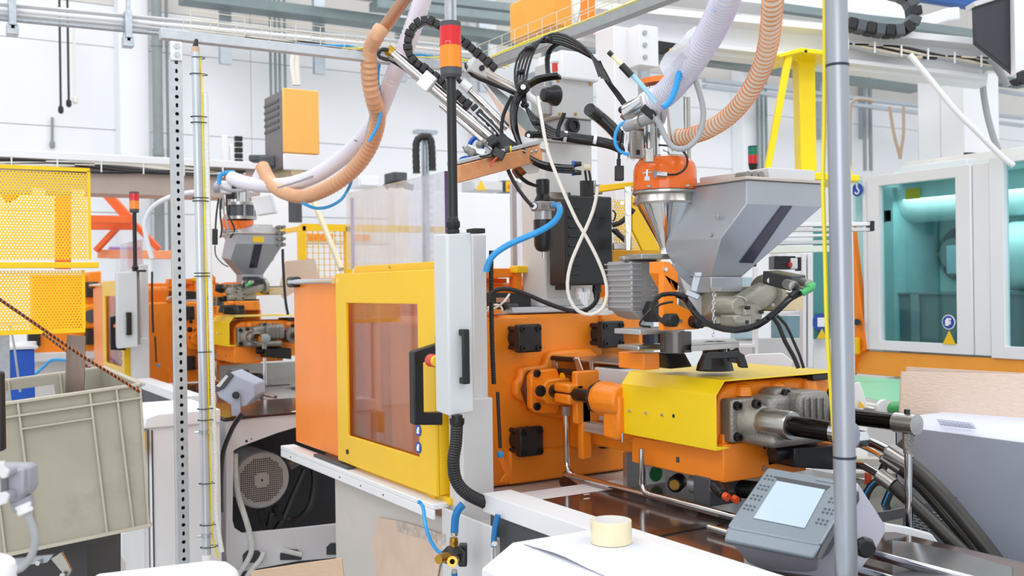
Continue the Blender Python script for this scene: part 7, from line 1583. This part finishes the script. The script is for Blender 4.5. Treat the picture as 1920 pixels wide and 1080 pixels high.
one('wall_tube_v', M('tan_wire', '#b39c86', .5), 'V-shaped pair of tan wires on the wall left of the white column', 'wire', B().tube(P([(1668, 200), (1676, 250), (1686, 288), (1688, 298)], 9), .014).tube(P([(1694, 200), (1694, 250), (1689, 285), (1688, 298)], 9), .014))
one('wall_wire_loop', M('tan_wire', '#b39c86', .5), 'tan wire hooking over the rail right of the foreground pole', 'wire', B().tube(P([(1594, 320), (1594, 220), (1598, 192), (1612, 186), (1640, 190)], 9), .014))
# ---------------- yellow crane column
yc_ = thing('yellow_crane_column', 'bright yellow crane column with slanted braces standing behind the hopper', 'column', at(1520, 335, d=5.4))
dY = 5.4; xY = at(1515, 200, d=dY).x
def ybar(pts, dd, th_, nm): return B().prism([at(px, py, d=dY+dd) for px, py in pts], FWD*th_).make(nm, YELY, yc_, .004)
YELY = M('bright_yellow', '#fbe104', .4, var=.02)
ybar([(1496, 95), (1528, 95), (1532, 322), (1502, 322)], .05, .12, 'shaft'); ybar([(1474, 98), (1488, 98), (1446, 318), (1434, 318)], -.1, .03, 'brace'); ybar([(1540, 98), (1552, 100), (1600, 330), (1590, 330)], -.1, .03, 'brace')
ybar([(1455, 103), (1502, 89), (1560, 96), (1560, 104), (1502, 98), (1462, 108)], -.12, .35, 'top_plate'); ybar([(1486, 105), (1497, 98), (1497, 118)], 0, .01, 'gusset'); ybar([(1528, 105), (1540, 98), (1528, 120)], 0, .01, 'gusset')
for px in (1458, 1583): q = at(px, 334, d=5.45); B().box(q.x-.03, q.x+.03, q.y-.03, q.y+.03, 0, q.z).make('support_post', WHT, yc_, .003)
ybar([(1432, 322), (1445, 318), (1545, 324), (1612, 328), (1612, 340), (1445, 333), (1432, 333)], -.2, .35, 'foot_beam')
B().cyl(at(1511, 96, d=5.25), at(1511, 96, d=5.24), .008).make('hole', BLK, yc_)
gsl = thing('signal_tower', 'small teal and red signal light left of the yellow crane column', 'signal light', at(1412, 318, d=5.8))
c = at(1412, 318, d=5.8); zf = lambda py: at(1412, py, d=5.8).z; r = .028
B().cyl((c.x, c.y, 0), (c.x, c.y, zf(318)), .012, n=8).make('pole', BLK, gsl); B().lathe((c.x, c.y, zf(318)), Z, [(0, r*.75), (.02, r*.9), (zf(307)-zf(318), r)], 20).make('tower_base', BLK, gsl); B().cyl((c.x, c.y, zf(307)), (c.x, c.y, zf(291)), r, n=20).make('red_lens', RED, gsl); B().cyl((c.x, c.y, zf(291)), (c.x, c.y, zf(276)), r, n=20).make('green_lens', GREENL, gsl); B().cyl((c.x, c.y, zf(276)), (c.x, c.y, zf(274)), r, n=20).make('tower_cap', BLK, gsl)
# ---------------- machine parts between hopper and right machine: white profile conveyor, frames, teal panel
wf = thing('white_guard_frame', 'white aluminium guard frame with clear panes behind the connector box', 'frame', at(1480, 690, d=4.6))
def wbar(l, r_, t_, b_, d, nm='profile', mat=WHT, par=wf, th_=.05): return B().prism([at(px, py, d=d) for px, py in ((l, t_), (r_, t_), (r_, b_), (l, b_))], FWD*th_).make(nm, mat, par, .003)
wbar(1505, 1512, 475, 690, 4.6); wbar(1515, 1524, 475, 690, 4.6); wbar(1415, 1422, 500, 690, 4.7); wbar(1424, 1512, 583, 590, 4.65); wbar(1345, 1420, 645, 652, 4.7)
wbar(1446, 1506, 592, 634, 4.72, 'pane', sheet_glass('grey_pane', '#b9cdd2', .1), th_=.005); wbar(1370, 1418, 520, 640, 4.9, 'pane', sheet_glass('light_pane', '#d8e4e8', .1), th_=.005); wbar(1340, 1505, 634, 692, 4.9, 'lower_panel', LGREY)
wbar(1452, 1492, 480, 505, 4.4, 'black_device', BLK, th_=.1); wbar(1484, 1496, 484, 504, 4.38, 'white_device', WSTK); wbar(1482, 1486, 492, 500, 4.36, 'red_button', REDP); wbar(1496, 1503, 482, 508, 4.38, 'connector', BLK)
tl = thing('teal_side_panel', 'teal glass panel with a blue sign behind the yellow cable', 'panel', at(1540, 630, d=4.9))
B().prism([at(px, py, d=4.9) for px, py in ((1526, 420), (1558, 420), (1558, 636), (1526, 636))], FWD*.02).make('pane', M('deep_teal', '#3f8a8a', .2), tl, .002)
c = at(1539, 604, d=4.88); B().cyl(c, c-FWD*.004, .042, n=24).make('blue_sign', BSTK, tl); B().ob(c-FWD*.006, RGT*.018, UPV*.022, FWD*.001).make('book_symbol', WSTK, tl)
B().prism([at(px, py, d=4.87) for px, py in ((1531, 635), (1551, 635), (1541, 616))], FWD*-.003).make('warning_triangle', YSTK, tl)
wbar(1526, 1560, 636, 1130, 4.95, 'white_panel', WHT, tl)
pc = thing('profile_conveyor', 'stacked white aluminium profiles running behind the hopper to the black end cap', 'rail', at(1560, 480, d=4.2))
for (l, r_, t0, t1, h_, m_) in ((1480, 1635, 418, 416, 7, WHT), (1480, 1633, 428, 427, 6, LGREY), (1470, 1560, 440, 438, 5, WHT), (1450, 1560, 452, 450, 7, ALU), (1430, 1560, 463, 460, 12, M('pale_green_white', '#dfe6dc', .4))):
    B().prism([at(l, t0, d=4.2), at(r_, t1, d=4.2), at(r_, t1+h_, d=4.2), at(l, t0+h_, d=4.2)], FWD*.05).make('profile', m_, pc, .002)
q = at(1580, 434, d=4.25); B().box(q.x-.02, q.x+.02, q.y-.02, q.y+.02, 0, q.z).make('support_leg', ALU, pc, .002)
B().prism([at(px, py, d=4.19) for px, py in ((1633, 414), (1640, 414), (1640, 433), (1633, 433))], FWD*.06).make('end_cap', BLK, pc, .002)
# green conveyor
gv = thing('green_conveyor', 'conveyor with a light green belt right of the foreground pole', 'conveyor', at(1660, 790, d=3.9))
B().prism([at(px, py, d=dd) for px, py, dd in ((1560, 700, 4.5), (1690, 712, 4.2), (1690, 752, 3.7), (1665, 754, 3.7), (1560, 735, 4.0))], Z*-.02).make('belt', GBELT, gv, .002)
B().cyl(at(1655, 766, d=3.72), at(1700, 766, d=3.65), .025, n=20).make('belt_roll', GRN, gv)
B().cyl(at(1620, 762, d=3.74), at(1660, 770, d=3.72), .033, n=20).make('roll_end', STL, gv); B().cyl(at(1656, 766, d=3.70), at(1662, 767, d=3.68), .034, n=20).make('white_collar', WSTK, gv)
one('white_warning_plate', WHT, 'white bracket with a yellow warning triangle right of the foreground pole', 'bracket', B().prism([at(px, py, d=3.3) for px, py in ((1600, 720), (1612, 716), (1622, 745), (1629, 765), (1602, 766))], FWD*.01), .002)
tag(B().prism([at(px, py, d=3.29) for px, py in ((1610, 764), (1623, 764), (1611, 751))], FWD*-.002).make('warning_triangle', YSTK), 'small yellow warning triangle stuck on the white bracket right of the pole', 'sticker')

# ---------------- fittings of the second machine loader
f2 = thing('vacuum_valve', 'white vacuum valve with hanging cables left of the second machine loader', 'valve', at(418, 365, d=6.5))
B().ob(at(420, 352, d=6.45), RGT*.045, UPV*.04, FWD*.04).make('valve_body', WHT, f2, .01); B().cyl(at(402, 352, d=6.4), at(412, 352, d=6.4), .032, n=16).make('grey_cap', CG, f2, .004)
B().ob(at(434, 358, d=6.5), RGT*.03, UPV*.05, FWD*.03).make('black_coil', BLK, f2, .004); B().cyl(at(414, 372, d=6.45), at(414, 392, d=6.45), .012, n=8).make('nozzle', STL, f2)
for k in range(4): B().tube(P([(410+k*5, 372), (406+k*7, 400), (404+k*12, 430), (404+k*9, 446)], 6.4), .006, 6).make('hanging_cable', [BLK, BLK, GCAB, BLK][k], f2)
B().ob(at(403, 444, d=6.35), RGT*.015, UPV*.05, FWD*.015).make('inline_switch', BLK, f2, .004)
B().tube(P([(403, 460), (405, 480), (418, 495), (428, 500)], 6.35), .004, 6).make('thin_wire', BLK, f2)
B().tube(P([(412, 350), (430, 357), (455, 357), (475, 350)], 6.3), .011, 8).make('grey_hose', GCAB, f2)
B().tube(P([(411, 345), (412, 330), (424, 324), (440, 324)], 6.2), .014, 8).make('blue_tube', BLUE, f2)
B().ob(at(482, 335, d=6.0), (RGT*.5+UPV).normalized()*.09, (RGT-UPV*.5).normalized()*.025, FWD*.03).make('clear_elbow', M('milky_hose', '#e6e3f0', .3), f2, .006)
cg = thing('filter_cage', 'steel filter cage with a dark band above the orange dome of the second machine', 'filter', at(450, 415, d=6.6))
cq = at(451, 412, d=6.6); ct = at(451, 380, d=6.6)
B().cyl(cq, V((cq.x, cq.y, ct.z)), .085, n=24).make('filter_body', M('dark_filter', '#5b5e66', .4, .4), cg)
for z in (cq.z, ct.z-.02): B().cyl((cq.x, cq.y, z), (cq.x, cq.y, z+.02), .1, n=24).make('cage_ring', STL, cg)
for a_ in range(5): q = V((cq.x+math.cos(a_*1.25)*.095, cq.y+math.sin(a_*1.25)*.095, cq.z)); B().cyl(q, q+Z*(ct.z-cq.z), .008, n=6).make('cage_rod', STL, cg)
one('white_filter_box', WSTK, 'tilted white box hanging under the ribbed hoses beside the second machine loader', 'box', B().ob(at(496, 385, d=6.4), (RGT+UPV*.15).normalized()*.06, (UPV-RGT*.3).normalized()*.06, FWD*.04), .006)
one('blue_hose_coil', BLUE, 'thin blue hoses curling behind the tan hose end', 'hose', B().tube(P([(478, 352), (492, 345), (512, 342), (530, 346), (540, 354), (520, 358), (500, 352)], 6.1), .008, 6))
one('grey_lanyard', GCAB, 'thin grey rod slanting above the ribbed hose bottom', 'cord', B().tube(P([(520, 352), (560, 340), (600, 325)], 5.0), .006, 6))
one('cardboard_edge', CARDP, 'pale cardboard sheet standing between the second machine and the yellow fence', 'cardboard', B().prism([at(px, py, d=7.2) for px, py in ((535, 490), (590, 485), (597, 520), (530, 560), (522, 545))], FWD*.02))
one('striped_post', M('beige_tube', '#d9cfae', .4), 'slanting pale yellow tube leaning behind the fence and the hanging hoses', 'tube', B().cyl(at(586, 372, d=7.6), at(640, 505, d=7.2), .022, n=8))
